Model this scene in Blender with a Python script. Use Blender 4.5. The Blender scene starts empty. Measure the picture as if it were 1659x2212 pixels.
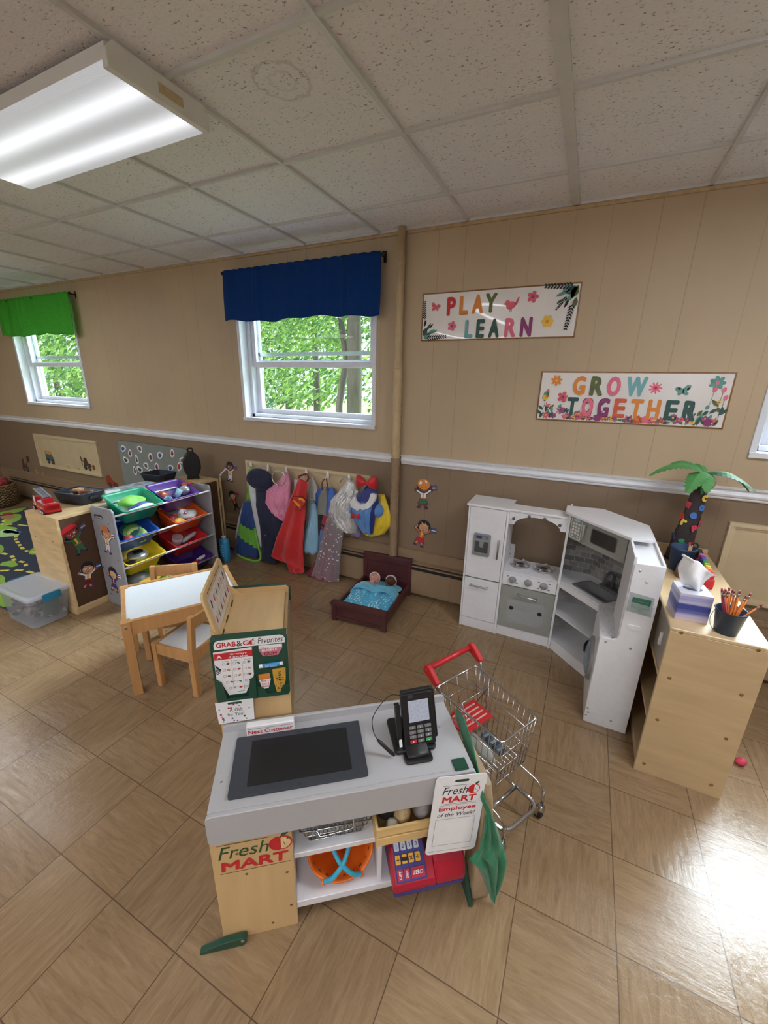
import bpy, math, random
from mathutils import Vector, Matrix
PI=math.pi; R=math.radians
S=bpy.context.scene; C=S.collection
# ---------------- camera, world, sun, exposure ----------------
cam=bpy.data.cameras.new('camera'); camo=bpy.data.objects.new('camera',cam); C.objects.link(camo); S.camera=camo
yaw,pitch,roll=-.4481,-.3084,.0197
fwd=Vector((math.sin(yaw)*math.cos(pitch),math.cos(yaw)*math.cos(pitch),math.sin(pitch)))
rt=Vector((math.cos(yaw),-math.sin(yaw),0)); up=rt.cross(fwd)
r2=math.cos(roll)*rt+math.sin(roll)*up; u2=-math.sin(roll)*rt+math.cos(roll)*up
camo.matrix_world=Matrix(((r2.x,u2.x,-fwd.x,0),(r2.y,u2.y,-fwd.y,-2.872),(r2.z,u2.z,-fwd.z,1.6753),(0,0,0,1)))
cam.sensor_fit='VERTICAL'; cam.sensor_height=36; cam.lens=36*880.73/2212; cam.clip_start=.02; cam.clip_end=200
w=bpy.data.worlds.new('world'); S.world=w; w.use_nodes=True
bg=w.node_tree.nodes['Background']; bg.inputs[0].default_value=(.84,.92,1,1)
def _wn(k,**kw):
    n=w.node_tree.nodes.new(k)
    for a,b in kw.items(): setattr(n,a,b)
    return n
# hazy pale blue sky, plus an unseen bright patch added for floor glare
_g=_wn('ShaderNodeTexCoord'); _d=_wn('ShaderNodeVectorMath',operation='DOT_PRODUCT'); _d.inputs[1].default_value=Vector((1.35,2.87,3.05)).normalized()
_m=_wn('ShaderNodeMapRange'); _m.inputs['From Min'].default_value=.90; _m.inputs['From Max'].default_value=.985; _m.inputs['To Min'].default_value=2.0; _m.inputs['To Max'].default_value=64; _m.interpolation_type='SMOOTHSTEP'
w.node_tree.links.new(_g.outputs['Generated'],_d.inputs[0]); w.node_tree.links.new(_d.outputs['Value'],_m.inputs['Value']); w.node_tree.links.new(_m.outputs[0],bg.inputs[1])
sl=bpy.data.lights.new('sun','SUN'); sl.energy=3.2; sl.angle=.02; sl.color=(1,.95,.85)
so=bpy.data.objects.new('sun',sl); C.objects.link(so); so.rotation_euler=Vector((.35,.55,-.75)).to_track_quat('-Z','Y').to_euler()
vs=S.view_settings; S.display_settings.display_device='sRGB'
vs.view_transform='Standard'; vs.look='None'; vs.exposure=-.18; vs.gamma=1; vs.use_curve_mapping=False
LAMP,LAMP_L,LAMP_R,LAMP_B=1.05,20,36,62  # visible lens kept dim; unseen fixtures boosted to fill the room
# ---------------- materials ----------------
def lin(c): return tuple((x/255/12.92 if x/255<=.04045 else ((x/255+.055)/1.055)**2.4) for x in c)+(1,)
MC={}
def nn(t,k,**kw):
    n=t.nodes.new(k)
    for a,b in kw.items(): setattr(n,a,b)
    return n
def mat(name,c,rough=.5,metal=0,noise=None,bump=None,spec=.5,alpha=1,trans=0,sheen=0,coat=0,emit=0):
    if name in MC: return MC[name]
    m=bpy.data.materials.new(name); m.use_nodes=True; t=m.node_tree; b=t.nodes['Principled BSDF']
    b.inputs['Base Color'].default_value=lin(c); b.inputs['Roughness'].default_value=rough; b.inputs['Metallic'].default_value=metal
    b.inputs['Specular IOR Level'].default_value=spec; b.inputs['Alpha'].default_value=alpha; b.inputs['Transmission Weight'].default_value=trans
    b.inputs['Sheen Weight'].default_value=sheen; b.inputs['Coat Weight'].default_value=coat
    if emit: b.inputs['Emission Color'].default_value=lin(c); b.inputs['Emission Strength'].default_value=emit
    tc=nn(t,'ShaderNodeTexCoord')
    if noise is None: noise=(40,.06)
    mp=nn(t,'ShaderNodeMapping'); t.links.new(tc.outputs['Object'],mp.inputs[0])
    sc=noise[0]; mp.inputs['Scale'].default_value=sc if isinstance(sc,tuple) else (sc,)*3
    nz=nn(t,'ShaderNodeTexNoise'); nz.inputs['Scale'].default_value=1; nz.inputs['Detail'].default_value=4; t.links.new(mp.outputs[0],nz.inputs[0])
    a=noise[1]; cr=nn(t,'ShaderNodeValToRGB'); l=lin(c)
    c2=noise[2] if len(noise)>2 else None
    lo=lin(c2)[:3] if c2 else [x*(1-2.2*a) for x in l[:3]]; hi=[min(1,x*(1+2.2*a)) for x in l[:3]]
    cr.color_ramp.elements[0].position=.3; cr.color_ramp.elements[1].position=.7
    cr.color_ramp.elements[0].color=(*lo,1); cr.color_ramp.elements[1].color=(*hi,1)
    t.links.new(nz.outputs[0],cr.inputs[0]); t.links.new(cr.outputs[0],b.inputs['Base Color'])
    if bump:
        n2=nn(t,'ShaderNodeTexNoise'); n2.inputs['Scale'].default_value=bump[0]; n2.inputs['Detail'].default_value=3; t.links.new(tc.outputs['Object'],n2.inputs[0])
        bp=nn(t,'ShaderNodeBump'); bp.inputs['Strength'].default_value=bump[1]; bp.inputs['Distance'].default_value=.01
        t.links.new(n2.outputs[0],bp.inputs['Height']); t.links.new(bp.outputs[0],b.inputs['Normal'])
    MC[name]=m; return m
def math_n(t,op,a,b=None,c=None):
    n=nn(t,'ShaderNodeMath',operation=op)
    for i,v in enumerate((a,b,c)):
        if v is None: continue
        if isinstance(v,(int,float)): n.inputs[i].default_value=v
        else: t.links.new(v,n.inputs[i])
    return n.outputs[0]
def mixc(t,f,a,b):
    n=nn(t,'ShaderNodeMix',data_type='RGBA')
    if isinstance(f,(int,float)): n.inputs[0].default_value=f
    else: t.links.new(f,n.inputs[0])
    for i,v in ((6,a),(7,b)):
        if isinstance(v,tuple): n.inputs[i].default_value=v
        else: t.links.new(v,n.inputs[i])
    return n.outputs[2]
def base(name,rough):
    m=bpy.data.materials.new(name); m.use_nodes=True; t=m.node_tree; b=t.nodes['Principled BSDF']; b.inputs['Roughness'].default_value=rough
    tc=nn(t,'ShaderNodeTexCoord'); sp=nn(t,'ShaderNodeSeparateXYZ'); t.links.new(tc.outputs['Object'],sp.inputs[0])
    return m,t,b,tc,sp
def noise_n(t,vec,scale,detail=4,dist=0,rough=.5):
    mp=nn(t,'ShaderNodeMapping'); mp.inputs['Scale'].default_value=scale; t.links.new(vec,mp.inputs[0])
    n=nn(t,'ShaderNodeTexNoise'); n.inputs['Scale'].default_value=1; n.inputs['Detail'].default_value=detail; n.inputs['Distortion'].default_value=dist; n.inputs['Roughness'].default_value=rough; t.links.new(mp.outputs[0],n.inputs[0]); return n.outputs[0]
def ramp(t,v,stops):
    r=nn(t,'ShaderNodeValToRGB'); e=r.color_ramp.elements
    while len(e)<len(stops): e.new(.5)
    for k,(p,c) in enumerate(stops): e[k].position=p; e[k].color=lin(c)
    t.links.new(v,r.inputs[0]); return r.outputs[0]
def floor_mat():
    m,t,b,tc,sp=base('vinyl_floor_tile',.2)
    s=.3048
    u=math_n(t,'DIVIDE',math_n(t,'ADD',sp.outputs[0],1.8027+s*200),s); v=math_n(t,'DIVIDE',math_n(t,'ADD',sp.outputs[1],2.4384+s*200),s)
    fu=math_n(t,'FLOOR',u); fv=math_n(t,'FLOOR',v); par=math_n(t,'MODULO',math_n(t,'ADD',math_n(t,'ADD',fu,fv),1),2)
    cb=nn(t,'ShaderNodeCombineXYZ'); t.links.new(fu,cb.inputs[0]); t.links.new(fv,cb.inputs[1])
    wn=nn(t,'ShaderNodeTexWhiteNoise',noise_dimensions='3D'); t.links.new(cb.outputs[0],wn.inputs[0])
    ad=nn(t,'ShaderNodeVectorMath',operation='ADD'); t.links.new(tc.outputs['Object'],ad.inputs[0])
    sc=nn(t,'ShaderNodeVectorMath',operation='SCALE'); t.links.new(wn.outputs['Color'],sc.inputs[0]); sc.inputs['Scale'].default_value=7; t.links.new(sc.outputs[0],ad.inputs[1])
    na=noise_n(t,ad.outputs[0],(7,52,1),8,.9,.72); nb=noise_n(t,ad.outputs[0],(52,7,1),8,.9,.72)
    mx=nn(t,'ShaderNodeMix',data_type='FLOAT'); t.links.new(par,mx.inputs[0]); t.links.new(na,mx.inputs[2]); t.links.new(nb,mx.inputs[3])
    col=ramp(t,mx.outputs[0],[(.22,(124,99,73)),(.5,(147,121,91)),(.78,(168,142,110))])
    tone=math_n(t,'ADD',math_n(t,'MULTIPLY',wn.outputs['Value'],.10),.94)
    hs=nn(t,'ShaderNodeHueSaturation'); t.links.new(tone,hs.inputs['Value']); t.links.new(col,hs.inputs['Color'])
    eu=math_n(t,'ABSOLUTE',math_n(t,'SUBTRACT',math_n(t,'FRACT',u),.5)); ev=math_n(t,'ABSOLUTE',math_n(t,'SUBTRACT',math_n(t,'FRACT',v),.5))
    ed=math_n(t,'MAXIMUM',eu,ev); seam=math_n(t,'GREATER_THAN',ed,.4945)
    c2=mixc(t,math_n(t,'MULTIPLY',seam,.8),hs.outputs[0],lin((80,60,44)))
    t.links.new(c2,b.inputs['Base Color'])
    bn=noise_n(t,tc.outputs['Object'],(40,40,40),6,.5,.62)
    hh=math_n(t,'SUBTRACT',math_n(t,'ADD',math_n(t,'MULTIPLY',bn,.7),math_n(t,'MULTIPLY',mx.outputs[0],.6)),math_n(t,'MULTIPLY',seam,.8))
    bp=nn(t,'ShaderNodeBump'); bp.inputs['Strength'].default_value=.2; bp.inputs['Distance'].default_value=.006; t.links.new(hh,bp.inputs['Height']); t.links.new(bp.outputs[0],b.inputs['Normal'])
    rr=math_n(t,'ADD',math_n(t,'MULTIPLY',bn,.16),.10); t.links.new(rr,b.inputs['Roughness'])
    return m
def ceil_mat():
    m,t,b,tc,sp=base('fissured_ceiling_tile',.9)
    n1=noise_n(t,tc.outputs['Object'],(85,125,80),3); n2=noise_n(t,tc.outputs['Object'],(6,6,6),2)
    f=math_n(t,'ADD',n1,math_n(t,'MULTIPLY',math_n(t,'SUBTRACT',n2,.5),.1))
    col=ramp(t,f,[(.28,(150,146,138)),(.335,(186,183,176)),(.36,(230,229,234)),(.8,(238,237,241))])
    # old water ring on one tile
    dx=math_n(t,'SUBTRACT',sp.outputs[0],-1.10); dy=math_n(t,'SUBTRACT',sp.outputs[1],-1.445)
    d=math_n(t,'SQRT',math_n(t,'ADD',math_n(t,'MULTIPLY',dx,dx),math_n(t,'MULTIPLY',dy,dy)))
    d=math_n(t,'ADD',d,math_n(t,'MULTIPLY',noise_n(t,tc.outputs['Object'],(25,25,25),2),.05))
    ring=math_n(t,'COMPARE',d,.118,.006); ring2=math_n(t,'COMPARE',d,.07,.005)
    rg=math_n(t,'MULTIPLY',math_n(t,'ADD',ring,math_n(t,'MULTIPLY',ring2,.6)),.24)
    col=mixc(t,rg,col,lin((140,112,78)))
    t.links.new(col,b.inputs['Base Color'])
    bp=nn(t,'ShaderNodeBump'); bp.inputs['Strength'].default_value=.5; bp.inputs['Distance'].default_value=.006; t.links.new(f,bp.inputs['Height']); t.links.new(bp.outputs[0],b.inputs['Normal'])
    return m
def wall_mat(name,c):
    m,t,b,tc,sp=base(name,.55)
    P=1.217; x=math_n(t,'MODULO',math_n(t,'ADD',sp.outputs[0],.849+P*20),P)
    g=None
    for o,wt in ((.0015,1),(.269,.45),(.396,.55),(.629,.45),(.81,.55),(1.04,.8)):
        k=math_n(t,'MULTIPLY',math_n(t,'COMPARE',x,o,.0022),wt); g=k if g is None else math_n(t,'ADD',g,k)
    n=noise_n(t,tc.outputs['Object'],(1.5,1.5,1.5),3); l=c
    col=ramp(t,n,[(.3,tuple(v*.965 for v in l)),(.7,tuple(min(255,v*1.03) for v in l))])
    col=mixc(t,math_n(t,'MULTIPLY',g,.36),col,lin(tuple(v*.55 for v in l)))
    t.links.new(col,b.inputs['Base Color'])
    bp=nn(t,'ShaderNodeBump'); bp.inputs['Strength'].default_value=.5; bp.inputs['Distance'].default_value=.004
    fine=noise_n(t,tc.outputs['Object'],(120,120,120),2)
    t.links.new(math_n(t,'SUBTRACT',math_n(t,'MULTIPLY',fine,.12),g),bp.inputs['Height']); t.links.new(bp.outputs[0],b.inputs['Normal'])
    return m
def granite(name,c):
    m,t,b,tc,sp=base(name,.45)
    n=noise_n(t,tc.outputs['Object'],(230,230,230),2)
    t.links.new(ramp(t,n,[(.3,tuple(v*.62 for v in c)),(.4,c),(1,c)]),b.inputs['Base Color']); return m
def glass_mat(name,c,rough=.0,ior=1.45,alpha=.12):
    # thin clear sheet: mostly transparent with a glossy face
    m=bpy.data.materials.new(name); m.use_nodes=True; t=m.node_tree; t.nodes.clear()
    o=nn(t,'ShaderNodeOutputMaterial'); mx=nn(t,'ShaderNodeMixShader'); tr=nn(t,'ShaderNodeBsdfTransparent'); pb=nn(t,'ShaderNodeBsdfPrincipled')
    pb.inputs['Base Color'].default_value=lin(c); pb.inputs['Roughness'].default_value=rough
    tr.inputs[0].default_value=tuple(.6+.4*v for v in lin(c)[:3])+(1,)
    mx.inputs[0].default_value=alpha
    t.links.new(tr.outputs[0],mx.inputs[1]); t.links.new(pb.outputs[0],mx.inputs[2]); t.links.new(mx.outputs[0],o.inputs[0]); return m
def lens_mat(power):
    m,t,b,tc,sp=base('ribbed_acrylic_lens',.4)
    b.inputs['Base Color'].default_value=(.35,.36,.38,1)
    y=sp.outputs[1]
    def tube(y0):
        d=math_n(t,'DIVIDE',math_n(t,'SUBTRACT',y,y0),.042); return math_n(t,'EXPONENT',math_n(t,'MULTIPLY',math_n(t,'MULTIPLY',d,d),-1))
    g=math_n(t,'ADD',tube(-.085),tube(.085))
    rib=math_n(t,'ADD',math_n(t,'MULTIPLY',math_n(t,'SINE',math_n(t,'MULTIPLY',sp.outputs[0],900)),.10),.9)
    e=math_n(t,'MULTIPLY',math_n(t,'ADD',math_n(t,'MULTIPLY',g,.80),.46),rib)
    t.links.new(math_n(t,'MULTIPLY',e,power),b.inputs['Emission Strength'])
    b.inputs['Emission Color'].default_value=(.925,.95,1,1)
    return m
# ---------------- mesh helpers ----------------
def F(o,ux,uy): ux=Vector(ux).normalized(); uy=Vector(uy).normalized(); return (Vector(o),ux,uy,ux.cross(uy))
def P(f,x,y,d=0): return f[0]+f[1]*x+f[2]*y+f[3]*d
TXT={}
def glyphs(s,bold,shear,sp):
    k=(s,bold,shear,sp)
    if k not in TXT:
        cu=bpy.data.curves.new('t','FONT'); cu.body=s; cu.size=1; cu.offset=bold; cu.shear=shear; cu.align_x='CENTER'; cu.align_y='CENTER'; cu.fill_mode='FRONT'; cu.resolution_u=3; cu.space_character=sp
        o=bpy.data.objects.new('t',cu); C.objects.link(o); bpy.context.view_layer.update()
        me=bpy.data.meshes.new_from_object(o.evaluated_get(bpy.context.evaluated_depsgraph_get()))
        v=[tuple(x.co) for x in me.vertices]; f=[tuple(p.vertices) for p in me.polygons]
        if v:
            x0=min(a[0] for a in v);x1=max(a[0] for a in v);y0=min(a[1] for a in v);y1=max(a[1] for a in v)
            W=x1-x0 or 1;H=y1-y0 or 1
            v=[((a[0]-(x0+x1)/2)/W,(a[1]-(y0+y1)/2)/H) for a in v]
        TXT[k]=(v,f,(W/H if v else 1)); bpy.data.objects.remove(o); bpy.data.meshes.remove(me)
    return TXT[k]
class M:
    def __init__(s): s.v=[];s.f=[];s.mi=[];s.sm=[]
    def add(s,vs,fs,mi=0,sm=False):
        b=len(s.v); s.v+=[Vector(v) for v in vs]
        for f in fs: s.f.append([b+i for i in f]); s.mi.append(mi); s.sm.append(sm)
        return s
    def box(s,x0,x1,y0,y1,z0,z1,mi=0):
        return s.add([(x0,y0,z0),(x1,y0,z0),(x1,y1,z0),(x0,y1,z0),(x0,y0,z1),(x1,y0,z1),(x1,y1,z1),(x0,y1,z1)],[(0,3,2,1),(4,5,6,7),(0,1,5,4),(1,2,6,5),(2,3,7,6),(3,0,4,7)],mi)
    def obox(s,c,ax,ay,az,mi=0): # centre and three half-axis vectors
        c=Vector(c);ax=Vector(ax);ay=Vector(ay);az=Vector(az)
        return s.add([c+ax*i+ay*j+az*k for k in(-1,1) for i,j in((-1,-1),(1,-1),(1,1),(-1,1))],[(0,3,2,1),(4,5,6,7),(0,1,5,4),(1,2,6,5),(2,3,7,6),(3,0,4,7)],mi)
    def prism(s,f,pts,d0,d1,mi=0,sm=False,mt=None): # polygon in frame f extruded along its normal d0..d1
        n=len(pts); vs=[P(f,x,y,d0) for x,y in pts]+[P(f,x,y,d1) for x,y in pts]
        s.add(vs,[tuple(range(n-1,-1,-1)),tuple(range(n,2*n))],mi if mt is None else mt)
        b=len(s.v)-2*n
        for i in range(n): j=(i+1)%n; s.f.append([b+i,b+j,b+n+j,b+n+i]); s.mi.append(mi); s.sm.append(sm)
        return s
    def flat(s,f,pts,d=.0006,mi=0):
        return s.add([P(f,x,y,d) for x,y in pts],[tuple(range(len(pts)))],mi)
    def oval(s,f,x,y,a,b=None,d=.0006,mi=0,n=18,rot=0):
        b=a if b is None else b; c_,s_=math.cos(rot),math.sin(rot)
        return s.flat(f,[(x+a*math.cos(t)*c_-b*math.sin(t)*s_,y+a*math.cos(t)*s_+b*math.sin(t)*c_) for t in (2*PI*i/n for i in range(n))],d,mi)
    def rect(s,f,x0,x1,y0,y1,d=.0006,mi=0): return s.flat(f,[(x0,y0),(x1,y0),(x1,y1),(x0,y1)],d,mi)
    def line(s,f,x0,y0,x1,y1,w,d=.0006,mi=0):
        a=Vector((x1-x0,y1-y0)); a.normalize(); p=Vector((-a.y,a.x))*w/2
        return s.flat(f,[(x0-p.x,y0-p.y),(x1-p.x,y1-p.y),(x1+p.x,y1+p.y),(x0+p.x,y0+p.y)],d,mi)
    def text(s,f,st,x,y,h,wd=None,mi=0,bold=0,shear=0,d=.0008,rot=0,sp=1):
        v,fc,ar=glyphs(st,0,shear,sp)
        wd=h*ar if wd is None else wd; c_,s_=math.cos(rot),math.sin(rot); e=bold*h*1.25
        for k,(ox,oy) in enumerate(((0,0),(e,0),(-e,0),(0,e),(0,-e),(e*.7,e*.7),(-e*.7,-e*.7),(e*.7,-e*.7),(-e*.7,e*.7)) if bold>=.01 else ((0,0),)):
            W2=wd-2*e if bold>=.01 else wd; H2=h-2*e if bold>=.01 else h
            s.add([P(f,x+(a*W2+ox)*c_-(b*H2+oy)*s_,y+(a*W2+ox)*s_+(b*H2+oy)*c_,d+k*.000004) for a,b in v],fc,mi)
        return s
    def tube(s,pts,r,n=8,closed=False,mi=0):
        pts=[Vector(p) for p in pts]; N=len(pts); rs=r if isinstance(r,(list,tuple)) else [r]*N
        T=[]
        for i in range(N):
            if closed: t=pts[(i+1)%N]-pts[i-1]
            else: t=pts[min(i+1,N-1)]-pts[max(i-1,0)]
            T.append(t.normalized())
        a=Vector((0,0,1)) if abs(T[0].z)<.9 else Vector((1,0,0)); nrm=(a-T[0]*a.dot(T[0])).normalized(); vs=[]
        for i in range(N):
            nrm=(nrm-T[i]*nrm.dot(T[i])).normalized(); bn=T[i].cross(nrm)
            for k in range(n): q=2*PI*k/n; vs.append(pts[i]+(nrm*math.cos(q)+bn*math.sin(q))*rs[i])
        fs=[]
        for i in range(N if closed else N-1):
            j=(i+1)%N
            for k in range(n): l=(k+1)%n; fs.append((i*n+k,i*n+l,j*n+l,j*n+k))
        s.add(vs,fs,mi,True)
        if not closed: s.add(vs[:n],[tuple(range(n-1,-1,-1))],mi); s.add(vs[-n:],[tuple(range(n))],mi)
        return s
    def cyl(s,p0,p1,r0,r1=None,n=20,mi=0): return s.tube([p0,p1],[r0,r0 if r1 is None else r1],n,False,mi)
    def lathe(s,c,prof,n=24,mi=0,ax=None,sx=1,sy=1):
        c=Vector(c); q=Matrix.Identity(3) if ax is None else Vector(ax).to_track_quat('Z','Y').to_matrix()
        vs=[c+q@Vector((r*math.cos(2*PI*k/n)*sx,r*math.sin(2*PI*k/n)*sy,z)) for r,z in prof for k in range(n)]
        fs=[(i*n+k,i*n+(k+1)%n,(i+1)*n+(k+1)%n,(i+1)*n+k) for i in range(len(prof)-1) for k in range(n)]
        return s.add(vs,fs,mi,True)
    def ball(s,c,rx,ry=None,rz=None,n=16,mi=0,rot=None):
        ry=rx if ry is None else ry; rz=rx if rz is None else rz; c=Vector(c); vs=[]
        q=rot or Matrix.Identity(3); h=n//2
        for i in range(h+1):
            t=PI*i/h
            for k in range(n): p=2*PI*k/n; vs.append(c+q@Vector((rx*math.sin(t)*math.cos(p),ry*math.sin(t)*math.sin(p),-rz*math.cos(t))))
        return s.add(vs,[(i*n+k,i*n+(k+1)%n,(i+1)*n+(k+1)%n,(i+1)*n+k) for i in range(h) for k in range(n)],mi,True)
    def grid(s,fn,nu,nv,mi=0,th=0,sm=True):
        vs=[Vector(fn(i/nu,j/nv)) for j in range(nv+1) for i in range(nu+1)]
        w=nu+1; mf=mi if callable(mi) else (lambda u,v:mi)
        for j in range(nv):
            for i in range(nu):
                pass
        b=len(s.v); s.v+=vs
        for j in range(nv):
            for i in range(nu):
                s.f.append([b+j*w+i,b+j*w+i+1,b+(j+1)*w+i+1,b+(j+1)*w+i]); s.mi.append(mf((i+.5)/nu,(j+.5)/nv)); s.sm.append(sm)
        return s
    def loft(s,rings,mi=0,cap=True,sm=True):
        n=len(rings[0]); b=len(s.v); mf=mi if callable(mi) else (lambda u,v:mi)
        for r in rings: s.v+=[Vector(p) for p in r]
        N=len(rings)
        for i in range(N-1):
            for k in range(n): s.f.append([b+i*n+k,b+i*n+(k+1)%n,b+(i+1)*n+(k+1)%n,b+(i+1)*n+k]); s.mi.append(mf(k/n,(i+.5)/(N-1))); s.sm.append(sm)
        if cap:
            s.f.append([b+k for k in range(n-1,-1,-1)]); s.mi.append(mf(0,0)); s.sm.append(False)
            s.f.append([b+(N-1)*n+k for k in range(n)]); s.mi.append(mf(0,1)); s.sm.append(False)
        return s
TR={} # world placement of each top-level thing
def build(m,name,mats,parent=None,bevel=0,seg=2,world=False,loc=None,rz=0,solid=0,sub=0,rec=True):
    if not isinstance(mats,(list,tuple)): mats=[mats]
    me=bpy.data.meshes.new(name); vs=m.v
    if parent is not None:
        top=parent
        while top.parent: top=top.parent
        X=TR[top.name]
    elif loc is not None: X=Matrix.Translation(Vector(loc))@Matrix.Rotation(rz,4,'Z')
    else: X=Matrix.Identity(4)
    if world or (parent is None and loc is not None and world is not None and world): vs=[X.inverted()@v for v in vs]
    me.from_pydata([tuple(v) for v in vs],[],m.f)
    for mm in mats: me.materials.append(mm)
    for p,i,sm in zip(me.polygons,m.mi,m.sm): p.material_index=i; p.use_smooth=sm
    me.validate(); 
    if rec:
        import bmesh
        bm=bmesh.new(); bm.from_mesh(me)
        bmesh.ops.remove_doubles(bm,verts=bm.verts,dist=1e-6) if len(bm.verts)<60000 else None
        bm.to_mesh(me); bm.free()
    o=bpy.data.objects.new(name,me); C.objects.link(o)
    if parent is not None: o.parent=parent
    else: o.matrix_world=X; TR[o.name]=X.copy()
    if solid: md=o.modifiers.new('s','SOLIDIFY'); md.thickness=solid; md.offset=0
    if bevel: md=o.modifiers.new('b','BEVEL'); md.width=bevel; md.segments=seg; md.limit_method='ANGLE'; md.angle_limit=R(40); md.harden_normals=False
    if sub: md=o.modifiers.new('u','SUBSURF'); md.levels=sub; md.render_levels=sub
    return o
def tag(o,label,cat,group=None,kind=None):
    if label: o['label']=label
    if cat: o['category']=cat
    if group: o['group']=group
    if kind: o['kind']=kind
    return o
def struct(o): o['kind']='structure'; return o
def thing(name,label,cat,loc,rz=0,group=None):
    o=bpy.data.objects.new(name,None); C.objects.link(o); o.empty_display_size=.05
    o.matrix_world=Matrix.Translation(Vector(loc))@Matrix.Rotation(rz,4,'Z'); TR[o.name]=o.matrix_world.copy()
    return tag(o,label,cat,group)
def single(m,name,mats,label,cat,loc,rz=0,group=None,bevel=0,world=False,kind=None,**kw):
    return tag(build(m,name,mats,None,bevel,world=world,loc=loc,rz=rz,**kw),label,cat,group,kind)
def dup(o,loc=None,rz=None,label=None,group=None,parent=None):
    c=o.copy(); C.objects.link(c)
    if parent is not None: c.parent=parent; c.matrix_parent_inverse=Matrix.Identity(4)
    else:
        c.matrix_world=Matrix.Translation(Vector(loc))@Matrix.Rotation(rz or 0,4,'Z'); TR[c.name]=c.matrix_world.copy()
    if label: c['label']=label
    if group: c['group']=group
    for ch in list(o.children): dup(ch,parent=c)
    return c
def rrect(x0,x1,y0,y1,r,n=4):
    p=[]
    for cx,cy,a in ((x1-r,y0+r,-90),(x1-r,y1-r,0),(x0+r,y1-r,90),(x0+r,y0+r,180)):
        for i in range(n+1): t=R(a+90*i/n); p.append((cx+r*math.cos(t),cy+r*math.sin(t)))
    return p
def pipe(pts,r,k=4):  # polyline with rounded corners
    pts=[Vector(p) for p in pts]; out=[pts[0]]
    for i in range(1,len(pts)-1):
        a,b,c=pts[i-1],pts[i],pts[i+1]; d1=(a-b);d2=(c-b); rr=min(r,d1.length*.45,d2.length*.45)
        p=b+d1.normalized()*rr;q=b+d2.normalized()*rr
        for j in range(k+1): t=j/k; out.append(p*(1-t)**2+b*2*t*(1-t)+q*t*t)
    return out+[pts[-1]]
XY=F((0,0,0),(1,0,0),(0,1,0))
def XZ(y): return F((0,y,0),(1,0,0),(0,0,1))       # faces -y
def YZ(x): return F((x,0,0),(0,1,0),(0,0,1))       # faces +x
def YZn(x): return F((x,0,0),(0,-1,0),(0,0,1))     # faces -x  (u = -y)
rnd=random.Random(5)
# shared materials
wood=mat('birch_veneer',(222,188,138),.45,noise=((30,5,5),.03),bump=(60,.03))
woodz=mat('birch_veneer_upright',(212,178,128),.45,noise=((24,24,2.5),.03))
oak=mat('oiled_pine',(192,144,92),.45,noise=((40,40,5),.045))
maple=mat('maple_plywood',(212,180,130),.42,noise=((6,30,6),.06))
white=mat('white_laminate',(232,232,236),.35,noise=(30,.01))
cream=mat('ivory_paint',(216,202,170),.5,noise=(20,.02))
vinyl=mat('white_vinyl',(226,230,240),.35,noise=(30,.015))
grey=mat('grey_laminate',(180,179,181),.42,noise=(90,.006))
black=mat('black_plastic',(24,24,26),.4,noise=(60,.05))
slate=mat('slate_plastic',(58,62,70),.42,noise=(60,.03))
chrome=mat('chrome_wire',(200,202,205),.18,1,noise=(30,.02))
steel=mat('brushed_steel',(176,178,182),.32,1,noise=(30,.03))
green=mat('forest_green_plastic',(30,72,56),.4,noise=(40,.03))
red=mat('red_plastic',(196,38,44),.35,noise=(40,.03))
ink=mat('black_ink',(28,28,30),.6,noise=(40,.02)); ired=mat('red_ink',(200,38,44),.5,noise=(40,.02)); igreen=mat('green_ink',(40,84,44),.5,noise=(40,.02))
paper=mat('white_card',(238,238,240),.45,noise=(40,.01)); igrey=mat('grey_ink',(120,120,124),.6,noise=(40,.02))
iblue=mat('blue_ink',(54,92,168),.5,noise=(40,.02)); iyel=mat('yellow_ink',(232,190,66),.5,noise=(40,.02)); ior=mat('orange_ink',(222,136,54),.5,noise=(40,.02)); ipink=mat('pink_ink',(226,110,138),.5,noise=(40,.02)); iteal=mat('teal_ink',(112,172,178),.5,noise=(40,.02)); iplum=mat('plum_ink',(136,52,110),.5,noise=(40,.02)); idk=mat('dark_teal_ink',(44,84,78),.5,noise=(40,.02)); ibrown=mat('brown_ink',(120,76,52),.6,noise=(40,.02)); itan=mat('tan_ink',(206,158,112),.6,noise=(40,.02)); ipurp=mat('violet_ink',(84,66,128),.5,noise=(40,.02))
# ================= SETTING =================
H=2.63; XL,XR,YF=-7.66,3.2,-6.4
upper=wall_mat('beige_panel_paint',(186,165,136)); lower=wall_mat('taupe_panel_paint',(137,116,94)); wfront=mat('white_wall_paint',(236,234,228),.6,noise=(4,.01))
trimw=mat('white_trim_paint',(232,234,240),.35,noise=(20,.012)); taupe=mat('taupe_trim_paint',(150,126,100),.5,noise=(12,.025))
struct(build(M().box(XL,XR,YF,0,-.12,0),'floor',floor_mat()))
struct(build(M().box(XL-.2,XR+.2,YF-.2,.2,H+.012,H+.2),'ceiling',ceil_mat()))
# suspended grid: T bars every 0.61 m, a wider one at x0
g=M(); X0=-.2289; pp=.412
for i in range(-13,6):
    x=X0+i*.6096; wdt=.021 if i==0 else .0085
    if XL<x<XR: g.box(x-wdt,x+wdt,YF,0,H-.002,H+.016)
for j in range(0,10): y=-(pp+j*.6096); g.box(XL,XR,y-.0085,y+.0085,H-.0005,H+.016)
g.box(XL,XR,-.022,0,H-.002,H+.02)
struct(build(g,'trim_1',mat('ceiling_grid_paint',(208,208,208),.5,noise=(8,.02))))
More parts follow.
